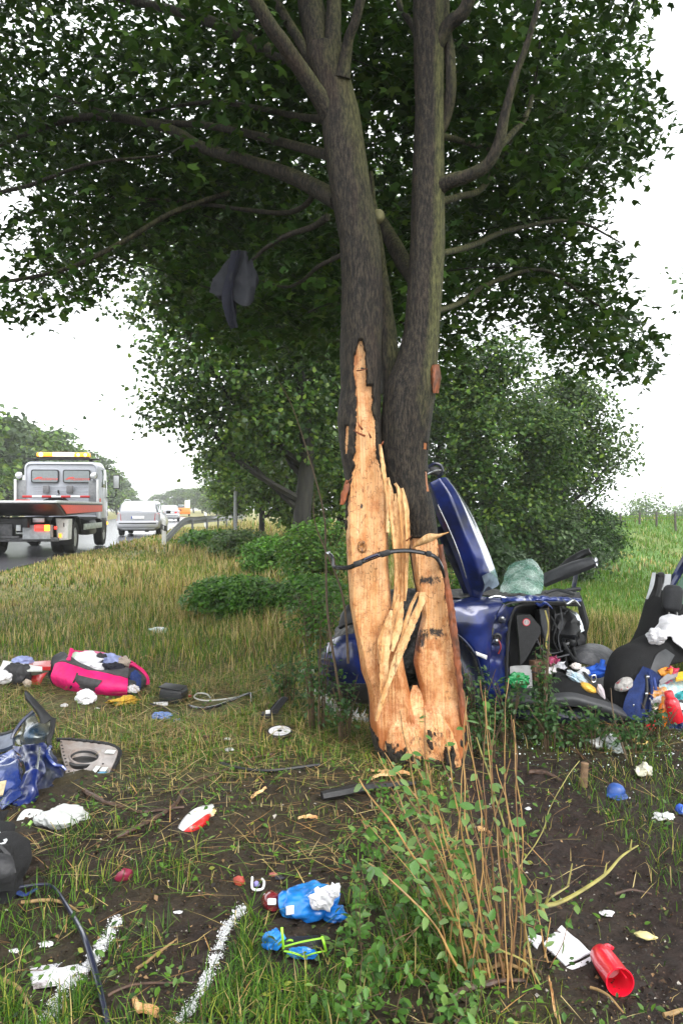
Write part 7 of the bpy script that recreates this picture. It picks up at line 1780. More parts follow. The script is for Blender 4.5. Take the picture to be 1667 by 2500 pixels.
sheet_('pack_body', [[(-150, 2040, 3.45), (-60, 1985, 3.42), (0, 1990, 3.36), (12, 2000, 3.32)], [(-150, 2110, 3.1), (-60, 2080, 3.02), (20, 2060, 3.02), (58, 2070, 3.1)], [(-150, 2170, 2.98), (-60, 2160, 2.94), (24, 2140, 2.94), (64, 2130, 3.04)], [(-150, 2215, 2.95), (-60, 2210, 2.93), (20, 2204, 2.94), (56, 2190, 3.0)]], M_fabric, kb, 44, 34, 0, .04, .05, 6, 19)
sheet_('side_pocket', [[(-40, 2090, 2.93), (0, 2086, 2.92), (30, 2092, 2.93)], [(-40, 2130, 2.88), (0, 2128, 2.87), (36, 2130, 2.89)], [(-40, 2176, 2.90), (0, 2176, 2.89), (34, 2172, 2.91)]], M_bagblk, kb, 20, 14, -.01, .015, .012, 9, 31)
obj('reflective_piping', *tube(at3([(-20, 2010, 3.24), (0, 2034, 3.14), (8, 2052, 3.08), (17, 2050, 3.07), (8, 2060, 3.05), (-20, 2062, 3.03)]), .005, 6, 30), M_pale, kb)
sheet_('strap', [[(0, 2060, 2.98), (28, 2090, 2.97), (40, 2130, 2.95)], [(-8, 2064, 2.97), (18, 2094, 2.96), (30, 2134, 2.94)]], M_bagblk, kb, 14, 5, 0, .012, .004, 9, 20)
obj('loose_strap', *tube([gl_(40, 2188, .02), gl_(62, 2194, .015), gl_(90, 2182, .02)], [.014, .012, .008], 6, 12, .4), M_navy, kb)
ck = [gl_(30, 2188, .03), gl_(110, 2178, .03), gl_(137, 2192, .03), gl_(165, 2236, .035), gl_(192, 2286, .04), gl_(211, 2336, .05), gl_(236, 2406, .03), gl_(258, 2490, .02), gl_(275, 2570, .02)]
tag(obj('cable', *tube(ck, [.006, .006, .008, .009, .010, .010, .010, .009, .009], 9, 80), PM('blueblack_cable', (.010, .012, .035), rough=.28, coat=.6)), 'blue-black cable curving over the white slab at lower left', 'cable')
ws = T('slab', 'white paint-sprayed slab lying under the blue-black cable', 'slab', gp(145, 2400))
M_spray = PM('sprayed_white', (.78, .76, .82), rough=.6, var=.08, scale=20, c2=(.16, .12, .11), mixlo=.60, mixhi=.72, bump=.5, bscale=90)
sheet_('slab_top', [[(71, 2361, 2.60), (135, 2347, 2.63), (204, 2337, 2.66)], [(80, 2396, 2.44), (150, 2384, 2.47), (216, 2371, 2.50)]], M_spray, ws, 22, 12, 0, .022, .004, 14, 21)
sheet_('slab_edge', [[(80, 2398, 2.436), (150, 2386, 2.466), (216, 2373, 2.496)], [(83, 2416, 2.425), (152, 2404, 2.455), (216, 2388, 2.485)]], PM('sprayed_edge', (.60, .56, .60), rough=.7, var=.2, scale=20, c2=(.10, .07, .06), mixlo=.48, mixhi=.62), ws, 22, 6, 0, .012, .003, 14, 22)

M_paint = PM('white_ground_paint', (.80, .80, .82), rough=.6, var=.12, scale=20)
def paint(label, line, wpx, n, hb=.016):
    P = [gp(x, y) for x, y in line]; C = cr(P, 120); N_ = []
    C = np.array([tuple(c) for c in C]); i = RNG.integers(0, 120, n)
    w = wpx / F * C[i, 1]
    X = C[i, 0] + RNG.normal(0, .45, n) * w; Y = C[i, 1] + RNG.normal(0, .45, n) * w
    br = 0.5 + 0.5 * np.sin(i * .45) * np.sin(i * .21 + 1)
    k = RNG.random(n) < np.clip(1.5 * br - .15, .06, 1); X, Y = X[k], Y[k]; n = len(X)
    Pp_ = np.stack([X, Y, gz(X, Y) + .004], 1)
    V1, F1, C1 = blades(Pp_, RNG.uniform(.25 * hb, hb, n), RNG.uniform(.0014, .0035, n) * (Y / 2.5), np.abs(RNG.normal(.9, .5, n)), np.ones((n, 3)))
    n2 = n * 6; Q = Pp_[RNG.integers(0, n, n2)] + RNG.normal(0, .007, (n2, 3)) * np.array([1, 1, .3]); n = n2; Q[:, 2] = gz(Q[:, 0], Q[:, 1]) + RNG.uniform(.003, .016, n)
    sz = RNG.gamma(2, .0014, n) + .0016; kk = len(DIA_V)
    nn = norm(np.stack([RNG.normal(0, .4, n), RNG.normal(0, .4, n), np.ones(n)], 1)); t = norm(np.cross(nn, RNG.normal(size=(n, 3)))); b = np.cross(nn, t)
    V2 = (Q[:, None] + sz[:, None, None] * (DIA_V[None, :, 0:1] * t[:, None] + DIA_V[None, :, 1:2] * b[:, None] + DIA_V[None, :, 2:3] * nn[:, None])).reshape(-1, 3)
    F2 = (DIA_F[None] + (np.arange(n) * kk)[:, None, None]).reshape(-1, 3)
    o = big('paint_mark', np.concatenate([V1, V2]), np.concatenate([F1, F2 + len(V1)]), M_paint)
    tag(o, label, 'paint mark', 'white lines sprayed on the ground')
paint('white sprayed line running into the far side of the painted slab', [(288, 2248), (268, 2282), (254, 2305), (236, 2335), (215, 2370)], 14, 560)
paint('white sprayed line leaving the painted slab towards the bottom edge', [(185, 2400), (160, 2427), (140, 2455), (118, 2500)], 18, 560)
paint('broken white sprayed line on the soil left of the blue bag', [(594, 2222), (570, 2248), (552, 2272), (535, 2320), (525, 2350), (502, 2402), (480, 2445), (440, 2500)], 12, 820)
paint('white sprayed grass between the bumper corner and the trunk', [(772, 1692), (790, 1716), (806, 1734), (840, 1750), (905, 1766)], 20, 900, .09)

sb = T('snack_bag', 'red and white crisp packet lying on the soil', 'packet', gp(475, 2048))
def sY(y): return 3.56 + (2047 - y) * .0042
sheet_('white_side', [[(427, 2043, sY(2043)), (446, 2003, sY(2020)), (480, 1975, sY(1990)), (518, 1964, sY(1975))], [(430, 2046, sY(2046)), (464, 2016, sY(2034) - .05), (494, 1994, sY(2010) - .06), (524, 1978, sY(1985) - .03)]], PM('white_foil', (.78, .77, .77), rough=.3, var=.06, scale=12, coat=.5), sb, 24, 10, -.022, .012, .006, 12, 23)
sheet_('red_side', [[(430, 2046, sY(2046) - .002), (464, 2017, sY(2034) - .052), (494, 1995, sY(2010) - .062), (512, 1984, sY(1990) - .05)], [(434, 2048, sY(2048)), (470, 2038, sY(2044)), (500, 2016, sY(2026)), (514, 1998, sY(2005))]], PM('red_foil', (.62, .02, .02), rough=.3, var=.12, scale=12, coat=.5), sb, 24, 8, -.012, .01, .005, 12, 24)
sheet_('yellow_end', [[(512, 1982, sY(1990) - .045), (522, 1974, sY(1982) - .03), (530, 1976, sY(1980))], [(514, 2000, sY(2005)), (528, 1994, sY(1998)), (536, 1982, sY(1985))]], PM('gold_foil', (.75, .50, .22), rough=.3, var=.3, scale=20, c2=(.8, .75, .62)), sb, 10, 6, -.01, .01, .012, 14, 25)
sheet_('seal', [[(517, 1966, sY(1972)), (526, 1962, sY(1970)), (534, 1972, sY(1978))], [(522, 1976, sY(1980)), (530, 1974, sY(1978)), (537, 1984, sY(1986))]], PM('cream_foil', (.80, .70, .55), rough=.3, var=.2), sb, 8, 5, 0, .006, .01, 14, 26)
for k, (x, y) in enumerate(((452, 2015), (464, 2004), (476, 1994), (488, 1985))):
    sheet_('small_print', [[(x, y, sY(y + 12) - .05), (x + 3, y - 5, sY(y + 8) - .05)], [(x + 1.5, y + 1, sY(y + 12) - .052), (x + 4.5, y - 4, sY(y + 8) - .052)]], M_trim, sb, 3, 3, 0, .003)

M_bluefilm = PM('blue_film', (.012, .20, .68), rough=.25, var=.3, scale=7, coat=.6, c2=(.04, .32, .80), trans=.15)
bb = T('plastic_bag', 'bright blue plastic bag on the soil in the foreground', 'bag', gp(765, 2275))
g = gp(760, 2268)
obj('bag_body', *blob(Vector((g.x, g.y + .10, g.z)), (.100, .085, .060), .2, .30, 1.5, 211, 5), M_bluefilm, bb)
g2 = gp(664, 2326); obj('bag_knot', *blob(Vector((g2.x, g2.y + .03, g2.z)), (.036, .03, .032), .2, .3, 2.4, 212), M_bluefilm, bb)
g2 = gp(738, 2345); obj('bag_tail', *blob(Vector((g2.x, g2.y + .01, g2.z)), (.05, .015, .02), -.1, .3, 2.4, 213), M_bluefilm, bb)
g2 = gp(818, 2262); obj('bag_side', *blob(Vector((gp(712, 2250).x, gp(712, 2250).y + .05, gp(712, 2250).z)), (.05, .05, .05), .4, .32, 1.5, 218), M_bluefilm, bb); obj('bag_side', *blob(Vector((g2.x, g2.y + .04, g2.z)), (.040, .04, .032), -.1, .3, 1.6, 214), M_bluefilm, bb)
tag(obj('tissue', *blob(at(786, 2192, 2.80), (.046, .034, .032), .5, .45, 2.2, 215, floor=False), M_wcloth), 'white tissue stuffed in the top of the bright blue bag', 'tissue')
tag(obj('tissue', *blob(at(814, 2176, 2.80), (.022, .02, .028), .5, .4, 2.2, 216, floor=False), M_wcloth), 'white twisted tissue end at the top right of the bright blue bag', 'tissue')
tag(obj('paper', *rbox(at(708, 2222, 2.70), (.028, .004, .03), .001, .3), M_wcloth), 'square white label on the front of the bright blue bag', 'label')
sn = T('sandal', 'black and lime green sandal under the bright blue bag', 'sandal', gp(738, 2335))
g = gp(735, 2338); obj('sole', *rbox((g.x, g.y + .04, g.z + .02), (.13, .075, .028), .012, .12, 3), M_black, sn)
for (a, b) in (((688, 2264), (692, 2316)), ((690, 2312), (788, 2290)), ((694, 2322), (742, 2336)), ((742, 2336), (794, 2322)), ((786, 2286), (796, 2322)), ((700, 2298), (714, 2296))):
    obj('lime_strap', *tube([at(a[0], a[1], 2.575), at((a[0] + b[0]) / 2, (a[1] + b[1]) / 2 - 2, 2.56), at(b[0], b[1], 2.575)], .0045, 6, 8, .6), PM('lime_rubber', (.28, .62, .03), rough=.4, var=.1), sn)
obj('foot_strap', *blob(at(755, 2312, 2.63), (.04, .02, .024), .1, .25, 2.2, 217, floor=False), M_trim, sn)
jr = T('jar', 'dark red glass jar with white label left of the blue bag', 'jar', gp(662, 2238))
g = gp(662, 2234); M = Matrix.Translation(g + Vector((0, .03, .035))) @ Matrix.Rotation(R(75), 4, 'X') @ Matrix.Rotation(R(20), 4, 'Y')
obj('glass', *lathe([(.0001, -.035), (.028, -.035), (.034, -.025), (.034, .025), (.026, .035), (.0001, .035)], 22, M), PM('cherry_glass', (.16, .012, .018), rough=.1, var=.3, scale=20, coat=.8), jr)
obj('label', *rbox(g + Vector((.004, -.012, .055)), (.032, .014, .022), .004, Matrix.Rotation(R(-30), 4, 'X')), M_white, jr)
tag(obj('bracket', *tube([gl_(616, 2160, .03), gl_(617, 2176, .01), gl_(640, 2178, .012), gl_(645, 2166, .02), gl_(640, 2158, .02)], .005, 6, 20), M_white), 'small white wire bracket above the dark red jar', 'bracket')
glump('scrap', 'orange red scrap of peel left of the white bracket', 'scrap', 583, 2164, (.022, .016, .02), PM('peel', (.35, .05, .03), rough=.5, var=.3), .3, 2, 220, sub=3)
glump('scrap', 'purple plastic scrap beside the white bracket', 'scrap', 626, 2168, (.012, .01, .014), PM('violet', (.28, .25, .55), rough=.4), .2, 2, 221, sub=3)
glump('lid', 'dark crimson lid standing in the soil left of centre', 'lid', 302, 2155, (.032, .014, .03), PM('crimson', (.20, .012, .04), rough=.4, var=.25), .2, 1.8, 222, 35, sub=3)
for px, py, s, c, lab in ((683, 2150, .02, (.02, .02, .03), 'black plastic crumb above the bright blue bag'), (668, 2142, .018, (.4, .12, .1), 'small reddish striped scrap above the dark red jar')):
    glump('scrap', lab, 'scrap', px, py, (s, s * .6, s * .5), PM('crumb%d' % px, c, rough=.4), .3, 2.2, px, sub=3)

# right foreground
rt = T('red_tube', 'hollow red plastic cup lying on its side on bare soil', 'cup', gp(1500, 2415))
a = gl_(1462, 2356, .04); b_ = gl_(1513, 2432, .042); d = b_ - a; h = d.length
M = Matrix.Translation(a) @ Vector((0, 0, 1)).rotation_difference(d).to_matrix().to_4x4()
M_redp = PM('bright_red_plastic', (.72, .008, .03), rough=.3, var=.08, coat=.5)
obj('cup_wall', *lathe([(.0001, .0), (.028, 0), (.035, .012), (.039, h * .3), (.040, h * .45), (.041, h * .9), (.044, h * .97), (.044, h), (.040, h), (.037, h * .9), (.034, h * .5), (.0001, h * .4)], 30, M), M_redp, rt)
obj('rim_tab', *rbox(a + Vector((.022, -.014, .026)), (.035, .03, .012), .005, .5), M_redp, rt)
obj('seam', *tube([a + Vector((0, -.022, .030)), (a + b_) / 2 + Vector((.006, -.028, .030)), b_ + Vector((.008, -.027, .031))], .0025, 5, 10), M_redp, rt)
en = T('envelope', 'white paper envelope with soil specks beside the red cup', 'envelope', gp(1380, 2360))
M_env = PM('muddy_paper', (.72, .71, .76), rough=.6, var=.06, scale=16, c2=(.09, .06, .05), mixlo=.60, mixhi=.66, bump=.1)
def g3(l): return [gl_(x, y, u) for x, y, u in l]
V, Fc = ruled([g3([(1370, 2281, .03), (1405, 2310, .025), (1442, 2340, .02)]), g3([(1325, 2318, .02), (1352, 2345, .02), (1380, 2364, .01)])], 16, 12, -.006, .005, .004, 14, 27); obj('front', V, Fc, M_env, en)
V, Fc = ruled([g3([(1380, 2366, .004), (1412, 2356, .008), (1441, 2343, .012)]), g3([(1382, 2372, .0), (1414, 2362, .0), (1440, 2350, .0)])], 8, 4, 0, .004); obj('folded_edge', V, Fc, M_env, en)
V, Fc = ruled([g3([(1296, 2290, .02), (1325, 2300, .02)]), g3([(1285, 2296, .01), (1310, 2325, .01)])], 10, 8, -.004, .004, .006, 16, 28); tag(obj('paper', V, Fc, M_env), 'torn white paper corner left of the white envelope', 'paper')
cp = T('cap', 'small blue cap lying on the bare soil below the wreck', 'cap', gp(1501, 1946)); g = gp(1501, 1940); M_cap = PM('blue_cap', (.03, .08, .28), rough=.4, var=.35, scale=14)
obj('crown', *lathe([(.046, 0), (.047, .02), (.042, .04), (.028, .054), (.008, .06), (.0001, .061)], 18, Matrix.Translation(g) @ Matrix.Rotation(.25, 4, 'Y')), M_cap, cp)
obj('peak', *ruled([[g + Vector((-.045, -.01, .012)), g + Vector((-.02, -.045, .016)), g + Vector((.03, -.042, .014)), g + Vector((.047, -.01, .01))], [g + Vector((-.058, -.03, .004)), g + Vector((-.03, -.085, .004)), g + Vector((.03, -.08, .004)), g + Vector((.058, -.03, .002))]], 12, 5, 0, .005), M_cap, cp)
tag(obj('stake', *lathe([(.022, 0), (.020, .10), (.022, .128), (.016, .132), (.0001, .131)], 10, Matrix.Translation(gp(1423, 1920)) @ Matrix.Rotation(R(4), 4, 'Y')), PM('cut_stake', (.18, .11, .06), rough=.8, var=.4, scale=14, bump=.4)), 'short cut wooden stake standing in the soil behind the shrub', 'stake')
glump('scrap', 'pale yellow peel on the soil at the right edge above the red cup', 'scrap', 1578, 2296, (.036, .02, .012), PM('pale_yellow', (.70, .62, .28), rough=.5), .25, 2, 231, -25, sub=3)
glump('scrap', 'white crumbly foam on the bare soil at right', 'scrap', 1483, 2240, (.025, .018, .012), MATS['white_scrap'], .4, 2.4, 232, sub=3)
glump('scrap', 'white torn plastic at the right edge below the wreck', 'scrap', 1622, 2006, (.05, .03, .02), MATS['white_scrap'], .4, 2.4, 233, sub=3)
glump('scrap', 'blue and orange scrap at the right edge of the soil', 'scrap', 1664, 1990, (.022, .03, .026), PM('bluescrap', (.03, .10, .5), rough=.4), .3, 2.4, 234, sub=3)
glump('scrap', 'pale scrap on the soil between cap and cup', 'scrap', 1290, 1980, (.014, .01, .01), MATS['white_scrap'], .4, 2.4, 235, sub=3)
tag(obj('bumper_bar', *tube([gl_(786, 1958, .03), gl_(830, 1952, .035), gl_(900, 1940, .04), (gl_(1010, 1925, .03))], [.035, .04, .03, .02], 6, 14, .6), M_trim), 'black plastic bumper bar lying at the foot of the trunk', 'bar')
tag(obj('rubber_seal', *tube([gl_(540, 1872, .02), gl_(590, 1885, .02), gl_(660, 1890, .02), gl_(780, 1880, .03)], .009, 6, 24), M_black), 'black rubber seal lying in the straw left of the trunk', 'seal')

# wood splinters on the ground
M_chip = M_split
for i, (pl, r, lab) in enumerate((([(728, 2004), (750, 2002), (775, 2010)], .012, 'orange wood splinter lying on the soil left of the bumper bar'), ([(905, 1884), (950, 1892), (1000, 1900)], .02, 'long pale splinter at the foot of the trunk'), ([(340, 1612), (355, 1606), (376, 1616)], .03, 'frayed pale wood shard on the grass right of the pink bag'),
                                  ([(1340, 2405), (1348, 2450), (1356, 2510)], .018, 'orange splinter of wood at the bottom edge right of the shrub'), ([(326, 2440), (340, 2475), (385, 2492)], .022, 'pale cream bark scrap at the bottom edge'), ([(612, 1952), (630, 1945), (650, 1936)], .01, 'small orange splinter above the crisp packet'),
                                  ([(905, 1906), (930, 1898), (960, 1903)], .014, 'short splinter beside the long pale splinter'), ([(1165, 2030), (1185, 2036), (1200, 2050)], .022, 'pale wood chip among the shrub stems'))):
    P = [gl_(x, y, .012 + .008 * k) for k, (x, y) in enumerate(pl)]
    V, Fc = ruled([[p + Vector((0, r * .8, 0)) for p in P], [p + Vector((0, -r * .8, .004)) for p in P]], 18, 6, -.006, .008, .010, 22, 300 + i)
    tag(obj('wood_splinter', V, Fc, M_chip), lab, 'splinter', 'wood splinters on the ground')

# fallen branches
M_stick = PM('wet_stick', (.075, .042, .028), rough=.55, var=.45, scale=14, bump=.4, bscale=40)
M_stickp = PM('pale_stick', (.30, .19, .08), rough=.6, var=.3, scale=14, bump=.3)
SPX = [([(285, 2050), (357, 2020), (424, 1973), (464, 1915), (536, 1893), (625, 1857), (696, 1840)], .011, 'long bent fallen branch left of the trunk', 0), ([(205, 1935), (250, 1966), (300, 1975), (350, 1984), (450, 1978)], .013, 'dark wet branch lying below the torn door', 0),
       ([(335, 2375), (385, 2345), (430, 2300)], .006, 'thin pale stick between the two white lines', 1), ([(10, 2402), (45, 2430), (85, 2480), (105, 2510)], .007, 'brown stick at the lower left corner', 1), ([(55, 2210), (130, 2212), (180, 2224), (208, 2240)], .007, 'pale stick across the blue-black cable', 1),
       ([(480, 1800), (510, 1808), (540, 1795)], .012, 'short dark stick in the straw', 0), ([(265, 2440), (330, 2422), (480, 2405)], .005, 'thin brown stick along the bottom of the picture', 0), ([(1255, 1760), (1330, 1800), (1420, 1850), (1490, 1920)], .010, 'long brown twig slanting below the wreck', 0),
       ([(1160, 2395), (1230, 2370), (1290, 2385)], .010, 'pale stick across the foot of the shrub', 1), ([(1100, 2440), (1180, 2420), (1280, 2400)], .012, 'brown stick at the foot of the shrub', 0), ([(1620, 2488), (1680, 2480)], .008, 'pale stick at the lower right corner', 1),
       ([(1440, 2420), (1480, 2445), (1520, 2480)], .005, 'thin stick below the red cup', 1), ([(1290, 1890), (1330, 1895), (1370, 1910)], .014, 'thick broken stick beside the cut stake', 0), ([(880, 2110), (960, 2090), (1030, 2060)], .006, 'reddish twig leaning among the weeds', 0),
       ([(1500, 2190), (1540, 2186), (1590, 2188)], .006, 'dark twig on the bare soil at right', 0)]
for pl, r, lab, kind in SPX:
    P = [gl_(x, y, .012 + .01 * math.sin(1.7 * k)) for k, (x, y) in enumerate(pl)]
    V, Fc = tube(P, [r, r * .9, r * .8, r * .6, r * .45], 7, 40)
    V = [v + Vector((noise.noise(v * 22), noise.noise(v * 22 + Vector((3, 3, 3))), 0)) * r * .7 for v in V]
    tag(obj('stick', V, Fc, M_stickp if kind else M_stick), lab, 'stick', 'sticks lying on the ground')
# ================================================================== NEAR PLANTS
M_cane = PM('tan_cane', (.40, .23, .075), rough=.4, var=.3, scale=10, c2=(.17, .10, .035), stretch=(1, 1, .4))
M_caned = PM('brown_cane', (.17, .085, .03), rough=.5, var=.35, scale=12)
M_caneg = PM('green_cane', (.28, .25, .07), rough=.45, var=.3, scale=10)
M_shleaf = PM('shrub_leaf', (.065, .17, .03), rough=.32, var=.3, scale=30, trans=.3, c2=(.11, .23, .05))
M_shleafl = PM('pale_shrub_leaf', (.17, .28, .08), rough=.35, var=.25, scale=30, trans=.35)

sh = T('shrub', 'cut back shrub of many bare tan canes in the foreground', 'shrub', gp(1200, 2400))
rs = np.random.default_rng(77)
# canes: hand-set ones from the picture (foot, bends, tip)
CANES = [
    [(1240, 2480, 2.36), (1228, 2250, 2.45), (1210, 2000, 2.55), (1192, 1850, 2.6), (1180, 1690, 2.65)], [(1250, 2440, 2.4), (1245, 2200, 2.5), (1238, 2000, 2.6), (1232, 1800, 2.65), (1238, 1655, 2.7)],
    [(1220, 2420, 2.4), (1195, 2200, 2.5), (1182, 2000, 2.55), (1185, 1800, 2.6), (1186, 1680, 2.62)], [(1210, 2400, 2.45), (1165, 2200, 2.5), (1120, 2000, 2.5), (1095, 1860, 2.52), (1080, 1740, 2.55)],
    [(1190, 2400, 2.45), (1140, 2200, 2.48), (1085, 2050, 2.5), (1050, 1920, 2.5), (1010, 1780, 2.52)], [(1230, 2380, 2.5), (1205, 2150, 2.58), (1180, 1980, 2.62), (1150, 1830, 2.66), (1130, 1690, 2.7)],
    [(1180, 2380, 2.5), (1100, 2150, 2.5), (1030, 2000, 2.5), (960, 1900, 2.52), (906, 1836, 2.55)], [(1200, 2410, 2.42), (1160, 2150, 2.5), (1135, 1980, 2.55), (1128, 1820, 2.6), (1140, 1700, 2.62)],
    [(1215, 2390, 2.5), (1225, 2180, 2.6), (1205, 1950, 2.66), (1190, 1780, 2.7), (1175, 1660, 2.72)], [(1170, 2380, 2.5), (1090, 2200, 2.46), (1000, 2080, 2.44), (930, 1980, 2.45), (880, 1900, 2.48)],
    [(1300, 2380, 2.5), (1280, 2260, 2.54), (1250, 2130, 2.58), (1215, 1960, 2.62), (1160, 1800, 2.66)], [(1240, 2420, 2.44), (1252, 2260, 2.5), (1230, 2100, 2.55), (1200, 1920, 2.6), (1212, 1700, 2.66)],
    [(1150, 2420, 2.42), (1060, 2260, 2.42), (960, 2150, 2.42), (900, 2110, 2.44)], [(1242, 2166, 2.62), (1300, 2070, 2.68), (1350, 1960, 2.72), (1390, 1890, 2.75), (1413, 1858, 2.78)],
    [(1240, 2110, 2.62), (1255, 2040, 2.62), (1268, 1990, 2.63), (1277, 1960, 2.64)], [(1310, 2420, 2.42), (1290, 2330, 2.44), (1282, 2200, 2.48), (1300, 2150, 2.5)],
    [(1335, 2350, 2.5), (1318, 2280, 2.52), (1312, 2200, 2.54), (1308, 2150, 2.56)], [(1345, 2365, 2.5), (1372, 2290, 2.52), (1402, 2206, 2.56)], [(1325, 2340, 2.5), (1336, 2280, 2.52), (1342, 2240, 2.54)],
    [(1150, 2250, 2.5), (1210, 2310, 2.46), (1280, 2350, 2.44), (1318, 2408, 2.42)], [(1115, 2215, 2.5), (1155, 2260, 2.48), (1180, 2310, 2.46), (1200, 2380, 2.44)]]
# more canes bending left and up out of the stool
for i in range(24):
    fx = rs.uniform(1090, 1290); tx = fx + rs.normal(-90, 120) * (1 if i % 3 else 1.7); ty = rs.uniform(1700, 2050)
    tx = min(tx, 1250)
    bx_ = fx + (tx - fx) * .35 + rs.normal() * 26
    y0 = rs.uniform(2330, 2430); Y0 = 2.4 + (2430 - y0) * .0012
    CANES.append([(fx, y0, Y0), (bx_, y0 - (y0 - ty) * .5, Y0 + .06), (tx, ty, Y0 + .14)])
tips = []
for i, c in enumerate(CANES):
    P = [at(*p) for p in c]
    P[0].z = min(P[0].z, float(gz(P[0].x, P[0].y)) - .01) if i < 13 or i > 20 else P[0].z
    r0 = rs.choice([.0015, .0022, .0030, .0040]) * rs.uniform(.85, 1.15)
    V, Fc = tube(P, [r0, r0 * .85, r0 * .7, r0 * .5], 6, 22)
    V = [v + Vector((noise.noise(v * 9 + Vector((i, 0, 0))), noise.noise(v * 14 + Vector((0, i, 0))), 0)) * .011 for v in V]
    obj('cane', V, Fc, M_caneg if i in (10, 13, 19, 20) else (M_cane, M_cane, M_caned)[i % 3], sh)
    tips.append(cr(P, 24))
# the long bent twig at right
V, Fc = tube(at3([(1330, 2236, 2.62), (1324, 2214, 2.66), (1360, 2205, 2.68), (1408, 2181, 2.70), (1474, 2137, 2.74), (1512, 2095, 2.78), (1537, 2076, 2.8), (1557, 2064, 2.82)]), [.007, .008, .007, .0065, .006, .005, .004, .002], 6, 44)
obj('bent_twig', V, Fc, M_caneg, sh)
for a, b in (((1474, 2137, 2.74), (1480, 2108, 2.75)), ((1537, 2076, 2.8), (1541, 2050, 2.8)), ((1325, 2212, 2.66), (1345, 2190, 2.66)), ((1345, 2190, 2.66), (1385, 2165, 2.68)), ((1330, 2210, 2.65), (1345, 2160, 2.64)), ((1385, 2165, 2.68), (1396, 2108, 2.7))):
    obj('side_twig', *tube([at(*a), at(*b)], [.004, .002], 5, 5), M_caneg, sh)
# thin dead twigs crossing low in the stool
for i in range(44):
    x0, y0 = rs.uniform(960, 1320), rs.uniform(2080, 2440); Y0 = 2.4 + (2440 - y0) * .0009; an = rs.uniform(-.5, 2.6); l = rs.uniform(60, 190)
    x1, y1 = x0 + l * math.cos(an), y0 - l * math.sin(an)
    V, Fc = tube([at(x0, y0, Y0), at((x0 + x1) / 2 + rs.normal() * 12, (y0 + y1) / 2 + rs.normal() * 12, Y0 + .04), at(x1, y1, Y0 + .1)], [.0017, .0013, .0006], 5, 9)
    obj('dead_twig', V, Fc, M_caned if i % 2 else M_twig, sh)
# leaves: the largest ones are pieces of their own
def leaf_mesh(nm, m, wide=1.0):
    V = [(0, 0, 0), (.10, .12, .01), (.23 * wide, .34, .03), (.25 * wide, .55, .03), (.15 * wide, .82, .0), (0, 1, -.08), (-.15 * wide, .82, .0), (-.25 * wide, .55, .03), (-.23 * wide, .34, .03), (-.10, .12, .01), (0, .2, -.02), (0, .5, -.03), (0, .8, -.05)]
    Fc = [(0, 1, 10), (1, 2, 11, 10), (2, 3, 11), (3, 4, 12, 11), (4, 5, 12), (0, 10, 9), (10, 11, 8, 9), (11, 7, 8), (11, 12, 6, 7), (12, 5, 6)]
    me = bpy.data.meshes.new(nm); me.from_pydata(V, [], Fc); me.materials.append(m)
    me.polygons.foreach_set('use_smooth', [True] * len(Fc)); me.update(); return me
LM = [leaf_mesh('leaf', M_shleaf), leaf_mesh('leaf', M_shleaf, 1.35), leaf_mesh('leaf', M_shleafl, .8), leaf_mesh('leaf', M_shleafl, 1.1)]
def put_leaf(p, size, root, i):
    o = bpy.data.objects.new('leaf', LM[i % 4]); COL.objects.link(o); o.parent = root
    d = Vector((rs.normal(), rs.normal(), rs.normal() * .5 - .35)).normalized(); n_ = Vector((rs.normal() * .4, rs.normal() * .4 - .35, 1)).normalized()
    x = d.cross(n_).normalized(); z = x.cross(d)
    M = Matrix((x, d, z)).transposed().to_4x4() @ Matrix.Scale(size, 4)
    M.translation = p
    o.matrix_world = M
    o.matrix_local = MATW[root.name].inverted() @ M
    return o
k = 0
for ci, tpts in enumerate(tips):
    left = CANES[ci][-1][0] < 1130
    for q in range(13 if left else 4):
        s = int(rs.uniform(8, 23)) if not left else int(rs.uniform(5, 23))
        p = tpts[s] + Vector((rs.normal() * .006, rs.normal() * .006, 0))
        put_leaf(p, rs.uniform(.028, .055), sh, k); k += 1
        if k > 290: break
print('shrub leaves', k)
# leafy side shoots at the left of the shrub
mb = MB(); LP = []
for i in range(140):
    px, py = rs.uniform(820, 1170), rs.uniform(1920, 2490)
    if (px > 1080 and py < 2100) or px < 850 + (2250 - py) * .2: continue
    g = gp(px, min(py + 40, 2540)); t = g + Vector((rs.normal() * .05, rs.normal() * .04 - .02, rs.uniform(.05, .24)))
    mb.add(tube([g, (g + t) / 2 + Vector((rs.normal() * .015, 0, .01)), t], [.0022, .0018, .001], 4, 6))
    for s in range(10):
        LP.append(tuple(g.lerp(t, .25 + .08 * s) + Vector((rs.normal() * .012, rs.normal() * .012, rs.normal() * .006))))
obj('shoots', *mb.out(), M_twig, sh)['kind'] = 'stuff'
LP = np.array(LP); n = len(LP)
lf = scatter('small_leaves', LP - np.array(sh.location), np.stack([RNG.normal(0, .5, n), RNG.normal(-.3, .5, n), np.ones(n)], 1), RNG.uniform(.020, .046, n), OVAL_V, OVAL_F,
             mixcol(n, [(0.06, .16, .02), (.09, .21, .03), (.17, .28, .06), (.04, .11, .018)], [.4, .3, .15, .15]), M_leaf, sh); lf['kind'] = 'stuff'

